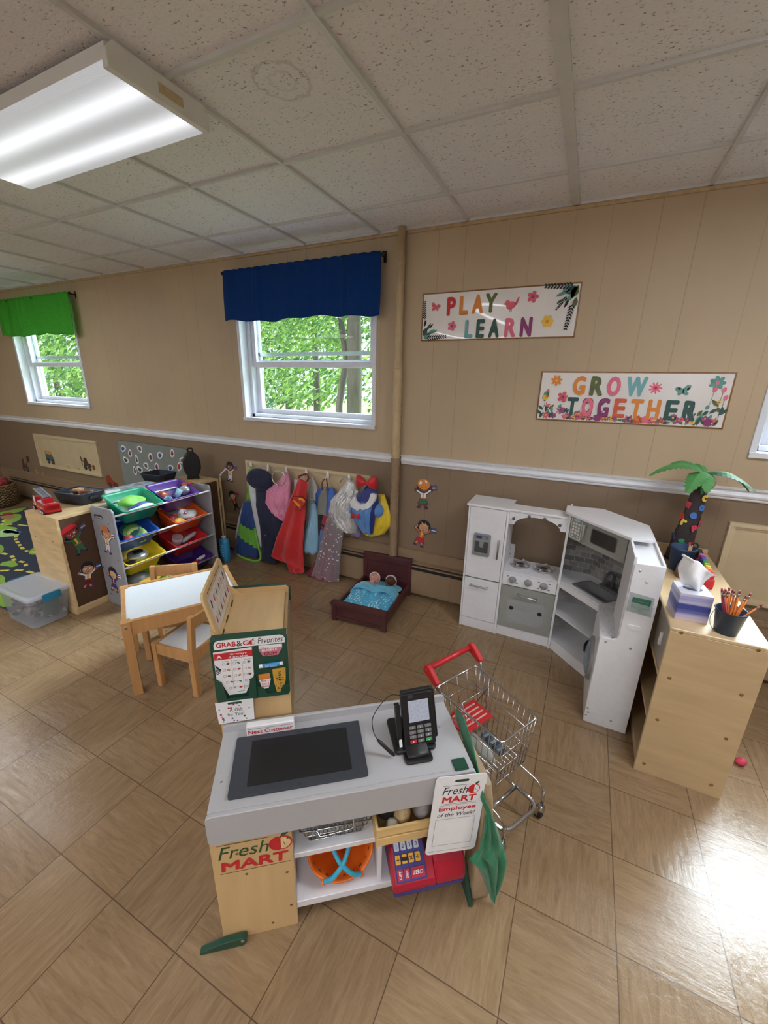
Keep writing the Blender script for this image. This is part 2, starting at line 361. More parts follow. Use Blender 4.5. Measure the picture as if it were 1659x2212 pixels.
# back wall with three window holes
WIN=[(-6.475,-5.150),(-2.803,-1.475),(.829,2.155)]; WZ0,WZ1=1.328,2.455; RZ=1.112; TW=.22
def wall_boxes(m,x0,x1,z0,z1,mi):
    m.box(x0,x1,0,TW,z0,z1,mi)
wb=M(); xs=[XL]+[v for a in WIN for v in a]+[XR]
wall_boxes(wb,XL,XR,0,RZ,1); wall_boxes(wb,XL,XR,RZ,WZ0,0); wall_boxes(wb,XL,XR,WZ1,H+.02,0)
for i in range(0,len(xs),2): wall_boxes(wb,xs[i],xs[i+1],WZ0,WZ1,0)
struct(build(wb,'wall_back',[upper,lower]))
for nm,(a,b,c,d) in dict(wall_left=(XL-.15,XL,YF,0),wall_right=(XR,XR+.15,YF,0),wall_front=(XL-.15,XR+.15,YF-.15,YF)).items():
    struct(build(M().box(a,b,c,d,0,RZ,1).box(a,b,c,d,RZ,H+.02,0),nm,[wfront,wfront] if nm=='wall_front' else [upper,lower]))
# chair rail: moulded profile
prof=[(0,1.077),(-.010,1.077),(-.014,1.084),(-.014,1.091),(-.022,1.097),(-.026,1.108),(-.022,1.119),(-.016,1.124),(-.018,1.134),(-.030,1.140),(-.032,1.147),(0,1.149)]
pipe_x=-1.27
rail=M()
for a,b in ((XL,pipe_x-.034),(pipe_x+.034,XR)):
    n=len(prof); rail.add([(x,y,z) for x in(a,b) for y,z in prof],[tuple(range(n)),tuple(range(2*n-1,n-1,-1))]+[(i,n+i,n+(i+1)%n,(i+1)%n) for i in range(n)])
struct(build(rail,'trim_2',trimw))
# low ledge moulding + skirting board behind the heater
sk=M()
for a,b in ((XL,pipe_x-.03),(pipe_x+.03,XR)):
    sk.box(a,b,-.018,0,0,.352).box(a,b,-.030,0,.352,.378).box(a,b,-.022,0,.378,.386)
struct(build(sk,'baseboard_back',taupe))
struct(build(M().box(XL,XR,-.012,0,H-.02,H-.003),'trim_3',mat('beige_cornice_strip',(186,160,122),.5)))
# framed infill panels under each window
infill=mat('ivory_infill_board',(199,180,146),.5,noise=(6,.03)); frame_p=mat('ivory_frame_paint',(206,188,154),.45,noise=(10,.02))
for i,(a,b) in enumerate(((-6.52,-5.155),(-2.83,-1.50),(.825,2.16))):
    z0,z1=(.515,.945) if i==0 else (.47,.952)
    f=M().box(a+.03,b-.03,-.006,0,z0+.03,z1-.03,0)
    for k,(t,d) in enumerate(((.034,.016),(.022,.024))):
        a+=.001*k;b-=.001*k;z0+=.001*k;z1-=.001*k
        f.box(a,b,-d,0,z1-t,z1,1).box(a,b,-d,0,z0,z0+t,1).box(a,a+t,-d,0,z0+t,z1-t,1).box(b-t,b,-d,0,z0+t,z1-t,1)
    struct(build(f,'trim_%d'%(4+i),[infill,frame_p]))
# windows
wglass=glass_mat('window_glass',(235,245,245),.0,alpha=.05)
for k,(a,b) in enumerate(WIN):
    w=M(); t=.022
    for (x0,x1,z0,z1) in ((a-t*.4,a+t,WZ0,WZ1),(b-t,b+t*.4,WZ0,WZ1),(a-t*.4,b+t*.4,WZ1-t,WZ1+t*.4)): w.box(x0,x1,-.012,TW,z0,z1)
    w.box(a-t*.4,b+t*.4,-.02,TW,WZ0-.008,WZ0+t)
    w.box(a+t,a+t+.03,.07,TW,WZ0+t,WZ1-t).box(b-t-.03,b-t,.07,TW,WZ0+t,WZ1-t).box(a+t,b-t,.07,TW,WZ0+t,WZ0+t+.03)
    wo=struct(build(w,'window_%d'%(k+1),vinyl,bevel=.003))
    ia,ib=a+t+.03,b-t-.03
    def sash(y,z0,z1,st):
        return M().box(ia,ia+st,y,y+.03,z0,z1).box(ib-st,ib,y,y+.03,z0,z1).box(ia+st,ib-st,y,y+.03,z0,z0+st*1.05).box(ia+st,ib-st,y,y+.03,z1-st,z1)
    zm=1.815
    s1=build(sash(.09,zm-.035,WZ1-.03,.042),'window_sash',vinyl,wo,bevel=.004); build(M().box(ia+.03,ib-.03,.103,.106,zm,WZ1-.06),'pane',wglass,s1)
    s2=build(sash(.125,WZ0+.05,zm+.02,.042),'window_sash',vinyl,wo,bevel=.004); build(M().box(ia+.03,ib-.03,.138,.141,WZ0+.08,zm),'pane',wglass,s2)
    build(M().box(ia,ia+.02,.165,.185,WZ0+.03,WZ1-.03).box(ib-.02,ib,.165,.185,WZ0+.03,WZ1-.03).box(ia,ib,.165,.185,1.875,1.905).box(ia,ib,.165,.185,WZ0+.03,WZ0+.06),'storm_frame',mat('grey_aluminium',(170,180,180),.4,.6),wo)
# wall pipe from ceiling to floor
pm=M(); pm.cyl((pipe_x,-.045,1.11),(pipe_x,-.045,H+.01),.026,mi=0)
def ring(z,r): return [(pipe_x+r*math.cos(2*PI*k/24),-.045+r*math.sin(2*PI*k/24),z) for k in range(24)]
pm.loft([ring(z/100,.031+.0018*math.sin(z*1.7)+.0012*math.sin(z*.61)) for z in range(111,178,2)],0)
pm.loft([ring(z/100,.034+.002*math.sin(z*1.3)+.0015*math.sin(z*.47)) for z in range(0,114,2)],1)
single(pm,'wall_pipe',[mat('beige_pipe_paint',(196,172,134),.5,noise=(14,.05),bump=(45,.5)),mat('taupe_pipe_paint',(150,126,98),.55,noise=(14,.05),bump=(45,.6))],'vertical pipe painted to match the wall, running floor to ceiling beside the blue valance','pipe',(0,0,0))
# baseboard heater
ht=thing('baseboard_heater','long taupe baseboard heater with a dark slot along the foot of the wall','heater',(-3,0,0))
hx0,hx1=XL+.3,1.9
build(M().box(hx0,hx1,-.070,-.062,.035,.235).box(hx0,hx1,-.066,-.018,.288,.296).box(hx0,hx1,-.068,-.052,.262,.270),'cover',taupe,ht,world=True)
build(M().box(hx0,hx1,-.05,-.018,.04,.285),'fin_core',mat('dark_heater_fins',(44,40,36),.7,noise=(80,.1)),ht,world=True)
for x in (-5.4,-3.2,-.78,.6): build(M().box(x-.014,x+.014,-.0725,-.061,.035,.24),'seam_cover',taupe,ht,world=True)
# ================= CEILING LIGHTS =================
def light(loc,label,src=None,power=1.0):
    if src:
        c=dup(src,loc,0,label)
        for ch in c.children:
            if ch.name.startswith('lens'): ch.data=ch.data.copy(); ch.data.materials[0]=lens_mat(power)
        return c
    t=thing('ceiling_light',label,'light',loc,0)
    enam=mat('white_enamel',(226,226,224),.4,noise=(20,.01))
    L,W=.605,.185
    b=M().prism(F((-L,0,0),(0,1,0),(0,0,1)),[(-W,-.012),(-W+.035,-.0),(W-.035,0),(W,-.012),(W,-.052),(-W,-.052)],0,2*L)
    build(b,'housing',enam,t)
    for s in (-1,1):
        e=M(); x=s*L
        e.prism(F((x-.012,0,0),(0,1,0),(0,0,1)),[(-W-.004,-.076),(W+.004,-.076),(W+.004,-.03),(W-.02,0),(-W+.02,0),(-W-.004,-.03)],0,.024)
        if s>0: e.rect(F((x+.0125,0,0),(0,1,0),(0,0,1)),-.02,.075,-.055,-.026,.0005,1)
        build(e,'end_cap',[enam,mat('masking_tape',(196,176,140),.6)],t,bevel=.002)
    l=M().prism(F((-L+.012,0,0),(0,1,0),(0,0,1)),[(-W,-.052),(W,-.052),(W,-.064),(W-.012,-.078),(-W+.012,-.078),(-W,-.064)],0,2*L-.024)
    build(l,'lens',lens_mat(power),t)
    return t
ln=light((-2.05,-1.652,H),'long fluorescent ceiling light with ribbed lens at upper left of the photo',None,LAMP)
light((-5.2,-1.6,H),'fluorescent ceiling light nearest the left wall, off the left edge of the photo',ln,LAMP_L)
light((1.1,-1.652,H),'fluorescent ceiling light nearest the right wall, above the right edge',ln,LAMP_R)
light((-5.2,-4.7,H),'fluorescent ceiling light behind the camera on the left',ln,LAMP_B)
light((-2.05,-4.7,H),'fluorescent ceiling light behind the camera in the middle',ln,LAMP_B)
light((1.1,-4.7,H),'fluorescent ceiling light behind the camera on the right',ln,LAMP_B)
# ================= VALANCES =================
def valance(x0,x1,z0,z1,m,label,seed,rodlabel,nm):
    q=random.Random(seed); folds=[(q.uniform(x0,x1),q.uniform(.015,.05),q.uniform(.008,.024)*q.choice((1,1,-.5))) for _ in range(16)]
    L=x1-x0
    def fn(u,v):
        x=x0+L*u; z=z1-(z1-z0)*v; d=-.066
        for c,wd,a in folds: d-=a*math.exp(-((x-c+.02*v)/wd)**2)*(1-.35*v)
        d-=.010*math.sin(u*19)*v+.012*v
        if v<.04: d=-.066-.006*abs(math.sin(u*40))
        z+=(.010*math.sin(u*11+1)+.006*math.sin(u*31))*v+(.006*abs(math.sin(u*57)) if v<.03 else 0)
        return (x+.012*math.sin(v*3)*(u-.5),d-.012,z)
    g=M().grid(fn,120,18)
    single(g,nm,m,label,'valance',((x0+x1)/2,-.08,z1),world=True,solid=.004)
    r=thing('curtain_rod',rodlabel,'curtain rod',((x0+x1)/2,-.07,z1-.012))
    dk=mat('bronze_metal',(58,48,40),.4,.7)
    build(M().cyl((x0-.01,-.07,z1-.012),(x1+.012,-.07,z1-.012),.007),'rod',dk,r,world=True)
    for x in (x0-.012,x1+.018): build(M().ball((x,-.07,z1-.012),.015),'finial',dk,r,world=True)
    for x in (x0+.01,x1-.004): build(M().box(x-.005,x+.005,-.07,0,z1-.02,z1-.008).box(x-.01,x+.01,-.004,0,z1-.05,z1+.02),'bracket',dk,r,world=True)
navyv=mat('navy_cotton',(6,52,118),.8,noise=((60,60,60),.05),spec=.2,bump=(400,.08)); gr=mat('kelly_green_cotton',(66,164,50),.8,noise=((60,60,60),.05),spec=.2,bump=(400,.08))
valance(-2.842,-1.405,2.127,2.508,navyv,'royal blue gathered valance over the middle window',3,'dark curtain rod carrying the royal blue valance','window_valance')
valance(-6.5,-5.035,2.108,2.505,gr,'bright green gathered valance over the left window',8,'dark curtain rod carrying the bright green valance','window_valance')
valance(.79,2.22,2.127,2.508,navyv,'unseen royal blue valance added over the right window to limit floor glare',5,'dark curtain rod carrying the added valance over the right window','window_valance')  # unseen valance, added so this window's glare on the floor is cut
# ================= OUTDOORS =================
def foliage(cx,cy,cz,rx,ry,rz,n,s,q,m):
    for _ in range(n):
        while True:
            a,b,c=(q.uniform(-1,1) for _ in range(3))
            if .25<a*a+b*b+c*c<1: break
        p=Vector((cx+a*rx,cy+b*ry,cz+c*rz)); d=Vector((q.gauss(0,1),q.gauss(0,1),q.gauss(0,1))).normalized(); e=d.orthogonal().normalized(); f2=d.cross(e); l=s*q.uniform(.6,1.3)
        m.add([p-e*l,p+f2*l*.45-e*.1*l,p+e*l,p-f2*l*.45+e*.1*l],[(0,1,2,3)],q.randrange(3))
leafm=[mat('leaf_light',(150,186,84),.5,noise=(3,.08)),mat('leaf_mid',(104,150,62),.5,noise=(3,.08)),mat('leaf_dark',(70,116,56),.5,noise=(3,.08))]
leafb=[mat('leaf_blue_light',(120,160,140),.5),mat('leaf_blue',(88,130,116),.5),mat('leaf_blue_dark',(62,100,92),.5)]
bark=mat('grey_bark',(84,78,74),.85,noise=((14,14,2),.16),bump=(30,.8))
single(M().add([(-60,.3,-.4),(30,.3,-.4),(30,40,-.4),(-60,40,-.4)],[(0,1,2,3)]),'lawn',mat('lawn_grass',(150,168,92),.9,noise=(2,.12)),'sunlit lawn outside beyond the windows','lawn',(0,0,0),kind='stuff')
def tree(label,x,y,h,crowns,seed,r=.15,mats=leafm,s=.13,fork=False):
    q=random.Random(seed); t=thing('tree',label,'tree',(x,y,-.4),0,'trees outside the windows')
    k=M(); k.tube([(x,y,-.4),(x+.05,y,h*.3),(x+.02,y,h*.65),(x+.12,y,h)],[r,r*.85,r*.7,r*.45],10)
    if fork: k.tube([(x-.35,y,-.4),(x-.33,y,1.2),(x-.2,y+.1,2.1),(x-.5,y,4.2)],[r*.5,r*.45,r*.4,r*.25],8); k.tube([(x,y,h*.6),(x-.7,y,h*.75),(x-1.5,y,h*.95)],[r*.5,r*.35,r*.15],8)
    build(k,'trunk',bark,t,world=True)
    f=M()
    for c in crowns: foliage(*c,s,q,f)
    build(f,'foliage',mats,t,world=True,rec=False)
tree('tall tree with a thick grey trunk close to the middle window',-4.35,4.6,6.2,[(-5.4,4.9,3.1,1.6,.9,.9,3000,),(-4.2,5.6,3.6,1.3,.8,1.0,1600),(-6.6,5.2,3.4,1.2,.8,.8,1500)],1,.17,s=.055,fork=True)
tree('bright leafy tree further behind the middle window',-8.0,8.5,5,[(-8,8.4,2.4,2.2,1.4,1.6,2200),(-10.6,9,2.8,1.8,1.3,1.8,1400)],2,.12,s=.1)
tree('bluish conifer low at the left of the middle window',-10.4,7.6,2.4,[(-10.2,7.4,.6,1.3,1.0,.9,1500)],3,.08,leafb,.1)
tree('light green tree seen low through the middle window',-6.0,11.4,3,[(-5.6,11.4,1.1,2.3,1.0,1.5,1700)],4,.1,s=.09)
tree('dense green tree outside the left window, nearest the house',-17.5,7.0,6,[(-17.2,7.2,2.6,2.6,1.6,2.2,2600)],5,.16,s=.13)
tree('yellowish green tree low outside the left window',-21.0,10.6,4,[(-20.8,10.6,1.2,2.4,1.3,1.8,2400)],6,.14,s=.14)
tree('tall tree far outside the left window',-27,17,8,[(-26.5,17,4,5,2,4.5,2400)],7,.2,s=.2)
tree('leafy tree outside the right window',3.2,6,6,[(3.2,6,2.6,2.6,1.4,2.4,1800)],9,.16,s=.14)
tree('round tree filling the far left window view',-26.2,10.2,5,[(-26.2,10.2,1.6,2.6,1.2,2.2,2600)],12,.16,s=.12)
tree('distant tree between the two left windows',-13.5,14,7,[(-13.5,14,3,4,2,3.4,2200)],10,.2,s=.2)
# ================= TOY KITCHEN =================
kt=thing('toy_kitchen','white wooden corner play kitchen with grey oven door and microwave','play kitchen',(0,-.2,0))
KW=dict(world=True)
mgrey=mat('sage_grey_paint',(150,152,146),.4,noise=(40,.015)); plast=mat('silver_plastic',(158,160,164),.35,.3,noise=(40,.02)); dplast=mat('dark_silver_plastic',(96,98,102),.4,.2)
gran=granite('white_granite_laminate',(226,226,230))
def kb(name,m,mt=white,par=kt,bev=.0015): return build(m,name,mt,par,bev,1,world=True)
fx0,fx1,fy,by=-.617,-.362,-.284,-.050
# fridge column
kb('side_panel',M().box(fx0,fx0+.012,fy-.006,by,0,.908)); kb('side_panel',M().box(fx1-.004,fx1+.010,fy-.008,by,0,.908))
kb('top_panel',M().box(fx0-.012,fx1+.012,fy-.012,by,.908,.923))
kb('back_panel',M().box(fx0+.012,fx1,by-.008,by,.02,.908)); kb('fridge_base',M().box(fx0+.012,fx1-.004,fy,by,0,.072))
d=kb('fridge_door',M().box(fx0+.0135,fx1-.0065,fy-.004,fy+.010,.398,.904))
dw=kb('freezer_door',M().box(fx0+.0135,fx1-.0065,fy-.004,fy+.010,.078,.388))
def bar(m,a,b,off,r): # bar handle standing off its door
    a=Vector(a);b=Vector(b);o=Vector(off); e=(b-a).normalized()*.006
    m.tube([a+o-e,b+o+e],r,8); m.tube([a,a+o],r*.9,8); m.tube([b,b+o],r*.9,8); return m
kb('door_handle',bar(M(),(-.397,fy-.004,.575),(-.397,fy-.004,.695),(0,-.022,0),.0065),steel,d)
kb('door_handle',bar(M(),(-.555,fy-.004,.342),(-.445,fy-.004,.342),(0,-.022,0),.006),steel,dw)
f=XZ(fy-.004)
wd=M().prism(f,rrect(-.565,-.452,.568,.727,.012),0,.012,0); wd.rect(f,-.553,-.464,.590,.674,.0125,1); wd.rect(f,-.551,-.466,.690,.716,.0125,2); wd.rect(f,-.545,-.512,.694,.712,.013,3)
wd.prism(F((0,fy-.004,0),(1,0,0),(0,0,1)),[(-.525,.674),(-.492,.674),(-.497,.63),(-.520,.63)],.008,.016,0); wd.box(-.553,-.464,fy-.024,fy-.008,.586,.594,0); wd.text(f,'-1',-.495,.703,.012,None,4,.01,d=.0135)
kb('water_dispenser',wd,[plast,mat('dispenser_recess',(70,72,76),.5),mat('dispenser_screen',(120,124,132),.3),mat('lcd_blue',(52,60,110),.3),paper],d,.001)
# oven column
ox0,ox1=fx1+.010,-.004
kb('side_panel',M().box(ox1-.006,ox1+.008,fy-.010,by,0,.944))
kb('oven_base',M().box(ox0,ox1-.006,fy+.006,by,0,.072)); kb('shelf_board',M().box(ox0,ox1-.006,fy-.006,-.155,.908,.922))
ar=M(); pts=[(ox0,.908),(ox0,.822),(ox0+.042,.822)]
for i in range(17):
    t=PI-PI*i/16; pts.append(((ox0+ox1-.006)/2+.137*math.cos(t),.822+.064*math.sin(t)))
pts+=[(ox1-.048,.822),(ox1-.006,.822),(ox1-.006,.908)]
ar.prism(XZ(fy+.014),pts[::-1] if False else pts,0,.012)
kb('arch_panel',ar,white,kt,0)
for x,z in ((-.322,.866),(-.232,.892),(-.140,.892),(-.050,.866)):
    hk=M().cyl((x,fy+.002,z),(x,fy-.014,z),.004); hk.ball((x,fy-.018,z),.010,.008,.010); kb('utensil_hook',hk,dplast,kt,0)
kb('counter',M().box(ox0,ox1-.006,fy-.002,by,.474,.492),gran)
kp=kb('control_panel',M().box(ox0+.002,ox1-.008,fy-.001,fy+.012,.394,.474))
f=XZ(fy-.001)
for x in (-.284,-.186,-.089):
    k=M().lathe((x,fy-.001,.438),[(.024,0),(.024,.004),(.019,.008),(.019,.018),(.0165,.021),(0,.021)],20,0,(0,-1,0)); k.obox((x,fy-.026,.438),(.0035,0,0),(0,.006,0),(0,0,.014),0); kb('knob',k,plast,kp,0)
for x,z in ((-.316,.459),(-.256,.419),(-.12,.459),(-.057,.459),(-.121,.415),(-.057,.415)): kb('burner_mark',M().oval(f,x,z,.008,.004,.0006,0,10),igrey,kp,0)
od=M().box(ox0+.002,ox1-.008,fy-.004,fy+.010,.080,.389); f=XZ(fy-.004)
od.flat(f,rrect(-.300,-.062,.125,.300,.02),.0008,1)
for x in (-.270,-.088): od.lathe((x,fy-.004,.232),[(.0,.004),(.013,.004),(.015,.0)],16,2,(0,-1,0))
for x,z in ((ox0+.014,.378),(ox1-.02,.378)): od.lathe((x,fy-.004,z),[(.0,.002),(.004,.001),(.005,0)],8,0,(0,-1,0))
od=kb('oven_door',od,[mgrey,mat('oven_window_film',(160,162,164),.22,noise=((6,6,20),.04)),black],kt,.001)
kb('door_handle',bar(M(),(-.238,fy-.004,.345),(-.122,fy-.004,.337),(0,-.022,0),.006),steel,od)
for x,y in ((-.262,-.150),(-.112,-.155)):
    b=M().lathe((x,y,.492),[(.060,0),(.064,.006),(.060,.012),(.050,.012),(.048,.004)],24,0)
    b.lathe((x,y,.492),[(.048,.004),(.0,.004)],24,1); b.lathe((x,y,.494),[(.026,0),(.022,.014),(0,.016)],16,1)
    for q in range(6):
        t=q*PI/3+.3; e=Vector((math.cos(t),math.sin(t),0)); p=Vector((-e.y,e.x,0)); c=Vector((x,y,.492))
        b.obox(c+e*.040+Vector((0,0,.014)),e*.024+Vector((0,0,.003)),p*.0045,Vector((0,0,.004)),0); b.obox(c+e*.056+Vector((0,0,.022)),e*.007,p*.0075,Vector((0,0,.004)),2)
    kb('burner',b,[plast,mat('burner_core',(70,52,34),.5),mat('burner_tip',(206,190,180),.5)],kt,0)
# sink corner (diagonal front)
A_=Vector((0.004,-.283,0));B_=Vector((.216,-.490,0)); dg=(B_-A_).normalized(); dn=Vector((dg.y,-dg.x,0))  # dn points to the room
L=(B_-A_).length
def DF(off=0): return F(A_+dn*off,dg,(0,0,1))
kb('corner_base',M().prism(DF(-.012),[(0,.0),(L,0),(L,.068),(0,.068)],0,.012))
kb('counter_apron',M().prism(DF(-.012),[(0,.452),(L,.452),(L,.484),(0,.484)],0,.012))
cpoly=[(.004,-.286),(.004,-.092),(.175,-.100),(.392,-.330),(.392,-.492),(.218,-.492)]
sk_c=Vector((.205,-.335)); 
for z0,z1,nm,mt in ((.060,.072,'shelf',white),(.262,.272,'shelf',white)):
    kb(nm,M().prism(XY,cpoly,z0,z1),mt,kt,.001)
# worktop with the sink cut out
top=M(); sx=.118; sy=.068; ax=Vector((dg.x,dg.y)); ay=Vector((-dg.y,dg.x)); ay=ay if ay.y>0 else -ay
sc=[sk_c+ax*i*sx+ay*j*sy for i,j in ((-1,-1),(1,-1),(1,1),(-1,1))]
import bmesh
bm=bmesh.new(); o_=[bm.verts.new((x,y,.500)) for x,y in cpoly]; i_=[bm.verts.new((p.x,p.y,.500)) for p in sc]
ed=[bm.edges.new((o_[k],o_[(k+1)%len(o_)])) for k in range(len(o_))]+[bm.edges.new((i_[k],i_[(k+1)%4])) for k in range(4)]
bmesh.ops.triangle_fill(bm,edges=ed,use_beauty=True); bm.verts.index_update()
top.add([v.co.copy() for v in bm.verts],[tuple(v.index for v in f_.verts) for f_ in bm.faces]); bm.free()
n=len(cpoly); top.add([(x,y,z) for z in(.484,.500) for x,y in cpoly],[(k,(k+1)%n,n+(k+1)%n,n+k) for k in range(n)])
kb('worktop',top,gran,kt,0)
sn=M(); c3=Vector((sk_c.x,sk_c.y,0)); a3=Vector((ax.x,ax.y,0)); b3=Vector((ay.x,ay.y,0))
def rr3(hx,hy,z,r=.014): return [c3+a3*x+b3*y+Vector((0,0,z)) for x,y in rrect(-hx,hx,-hy,hy,r,3)]
sn.loft([rr3(sx+.006,sy+.006,.5005),rr3(sx+.006,sy+.006,.504),rr3(sx-.008,sy-.008,.504),rr3(sx-.016,sy-.014,.448),rr3(sx-.02,sy-.018,.446)],0,False); sn.add(rr3(sx-.02,sy-.018,.4465),[tuple(range(16))],0)
kb('sink',sn,mat('grey_sink_plastic',(124,126,130),.4,noise=(40,.02)),kt,0)
fc=c3+b3*(sy+.042)+a3*.012
fa=M().obox(fc+Vector((0,0,.505)),a3*.075,b3*.022,Vector((0,0,.006)))
fa.tube([fc+Vector((0,0,.505)),fc+Vector((0,0,.575))]+[fc+Vector((0,0,.575))-b3*(.038-.038*math.cos(t))+Vector((0,0,.042*math.sin(t))) for t in (PI*i/10 for i in range(1,11))]+[fc-b3*.076+Vector((0,0,.545))],.0095,10)
fau=kb('faucet',fa,dplast,kt,.001)
for s in(-1,1): kb('tap_handle',M().lathe(fc+a3*s*.052+Vector((0,0,.505)),[(.010,0),(.008,.02),(.013,.026),(.011,.036),(0,.038)],14),plast,fau,0)
# tiled backsplash
bm_=M(); 
bpts=[Vector((.004,-.094,0)),Vector((.175,-.102,0)),Vector((.388,-.326,0))]
brick=[mat('tile_grey_dark',(112,110,110),.4),mat('tile_grey_mid',(136,133,131),.4),mat('tile_grey_light',(158,154,150),.4),mat('tile_grout',(176,174,172),.6)]
q=random.Random(4)
for s0 in (0,1):
    a,b=bpts[s0],bpts[s0+1]; e=(b-a); Ls=e.length; fr=F(a,e,(0,0,1)); bm_.prism(fr,[(0,.072),(Ls,.072),(Ls,.93),(0,.93)],-.008,0,3)
    for r_ in range(9):
        z=.505+r_*.036; x=-.03*(r_%2)
        while x<Ls:
            x0,x1=max(x,.001),min(x+.058,Ls-.001)
            if x1-x0>.004: bm_.rect(fr,x0,x1,z,z+.033,.0006,q.randrange(3))
            x+=.061
kb('backsplash',bm_,brick,kt,0)
# microwave on a 45 degree face
m0=Vector((.004,-.286,0)); md=Vector((1,-1,0)).normalized(); ML=.404; mf=F(m0,md,(0,0,1))
def MF(o): return F(m0+Vector((-1,-1,0)).normalized()*o,md,(0,0,1))
mw=kb('microwave',M().prism(MF(-.10),[(0,.795),(ML,.795),(ML,.942),(0,.942)],0,.10),mgrey,kt,.002); f=MF(0)
kb('microwave_door',M().prism(f,[(.112,.798),(ML-.002,.798),(ML-.002,.940),(.112,.940)],0,.008),mgrey,mw,.001)
w_=M(); w_.flat(f,rrect(.170,.345,.828,.916,.014),.0086,0); w_.flat(f,rrect(.176,.339,.833,.911,.012),.0092,1); kb('microwave_window',w_,[mat('window_bezel',(92,94,94),.4),mat('dark_tinted_window',(66,64,62),.15,noise=((8,8,4),.1))],mw,0)
kb('door_handle',bar(M(),tuple(P(f,.132,.826,.008)),tuple(P(f,.132,.914,.008)),tuple(f[3]*.02),.0065),mgrey,mw,0)
pad=M(); pad.flat(f,rrect(.010,.092,.805,.936,.006),.0006,0); pad.flat(f,rrect(.014,.088,.809,.932,.006),.0009,3); pad.oval(f,.052,.920,.026,.010,.0013,1)
for r_ in range(4):
    for c_ in range(3): pad.flat(f,rrect(.022+c_*.021,.038+c_*.021,.890-r_*.019,.904-r_*.019,.003),.0013,0)
pad.oval(f,.032,.821,.008,.005,.0013,0,10); pad.oval(f,.070,.821,.008,.005,.0013,0,10)
kb('keypad',pad,[mat('keypad_white',(226,228,226),.4),mat('keypad_display',(168,206,208),.3),mgrey,mgrey],mw,0)
for u,z in ((ML-.012,.806),(ML-.012,.816),(ML-.012,.932)): kb('screw_head',M().lathe(P(f,u,z,.008),[(.0,.002),(.0025,.001),(.003,0)],8,0,f[3]),steel,mw,0)
kb('top_panel',M().prism(XY,[(-.030,-.292),(-.030,-.150),(.177,-.120),(.396,-.352),(.392,-.604),(.292,-.622)],.942,.958),white,kt,.002)
# laundry column on the right
rx0,rx1,ry0,ry1=.217,.412,-.860,-.490
ep=[(rx0,0),(rx1-.004,0),(rx1+.004,.93),(rx0+.082,.912)]
kb('end_panel',M().prism(F((0,ry0+.012,0),(1,0,0),(0,0,1)),[(rx0,0),(rx1,0),(rx1,.925),(.300,.920),(.293,.912),(.293,.545),(.286,.520),(.272,.512),(.226,.512),(.218,.506)],0,.014),white,kt,.0015)
kb('upper_panel',M().box(.288,.300,ry0+.012,-.575,.50,.945)); kb('upper_shelf',M().box(.300,rx1,ry0+.012,-.50,.905,.917))
kb('back_panel',M().box(rx1-.010,rx1,ry0+.012,-.33,0,.93))
kb('worktop',M().box(rx0,rx1-.01,ry0+.012,ry1,.484,.498),gran)
fp=kb('front_panel',M().box(rx0,rx0+.012,ry0+.014,ry1,0,.484))
kb('side_panel',M().box(rx0+.012,rx1-.01,ry1-.004,ry1+.008,.07,.484))
wm=M(); wc=Vector((rx0,-.672,.262)); wm.lathe(wc,[(.118,0),(.118,.012),(.108,.018),(.098,.018),(.094,.010)],32,0,(-1,0,0))
wdr=kb('washer_door',wm,plast,fp,0)
kb('door_window',M().lathe(wc,[(.096,.010),(.080,.026),(.04,.034),(0,.036)],32,0,(-1,0,0)),glass_mat('clear_dome',(190,205,220),.05,alpha=.35),wdr,0)
kb('door_latch',M().prism(F(wc+Vector((-.014,.105,-.05)),(-1,0,0),(0,0,1)),[(0,0),(.022,.012),(.026,.05),(.016,.08),(0,.09)],-.004,.008),black,wdr,.001)
kb('door_hinge',M().cyl(wc+Vector((-.012,.092,-.14)),wc+Vector((-.012,.092,-.05)),.004,n=8),black,wdr,0)
for x,z in ((.318,.888),(.352,.838),(.244,.492),(.35,.488),(.226,.04),(.234,.06),(.228,.085),(.34,.05)):
    kb('screw_head',M().lathe((x,ry0-.002,z),[(0,.003),(.004,.002),(.0055,0)],10,0,(0,-1,0)),steel,kt,0)
# detergent pocket on the end panel
pk=M(); f=XZ(ry0-.002); pk.prism(f,[(.298,.690),(.396,.680),(.396,.768),(.298,.778)],0,.004); pk.prism(f,[(.298,.690),(.396,.680),(.396,.730),(.298,.740)],.018,.021); pk.prism(f,[(.298,.690),(.396,.680),(.396,.684),(.298,.694)],0,.021)
single(pk,'clear_pocket',glass_mat('clear_acrylic_pocket',(215,222,222),.05,alpha=.22),'clear plastic pocket fixed to the end of the white kitchen','pocket',(.347,ry0,.68),world=True)
pc=M().prism(f,rrect(.312,.386,.704,.758,.004),.0055,.0075,0); pc.prism(f,[(.338,.704),(.362,.704),(.358,.690),(.342,.690)],.0055,.0075,0)
for k in range(3): pc.line(f,.322,.742-k*.012,.376,.740-k*.012,.002,.0079,1)
single(pc,'pocket_card',[mat('bottle_green_card',(46,100,80),.5),mat('pale_green_ink',(120,160,140),.6)],'dark green card held in the clear pocket on the kitchen','card',(.347,ry0,.70),world=True)
kb('dial_plate',M().prism(XZ(ry0-.002),rrect(.318,.372,.590,.614,.011),0,.005),white,kt,.001)
single(M().prism(XY,[(.262,-.835),(.272,-.823),(.290,-.816),(.291,-.822),(.275,-.832)],.4985,.5005),'paper_leaf',mat('green_paper',(84,120,70),.7),'scrap of green paper leaf on the granite worktop by the end panel','paper scrap',(.27,-.82,.4985),world=True)
ol=thing('wall_outlet','white double wall outlet seen through the play kitchen arch','outlet',(-.36,0,.525))
build(M().box(-.396,-.326,-.006,0,.468,.582),'cover_plate',white,ol,.002,world=True)
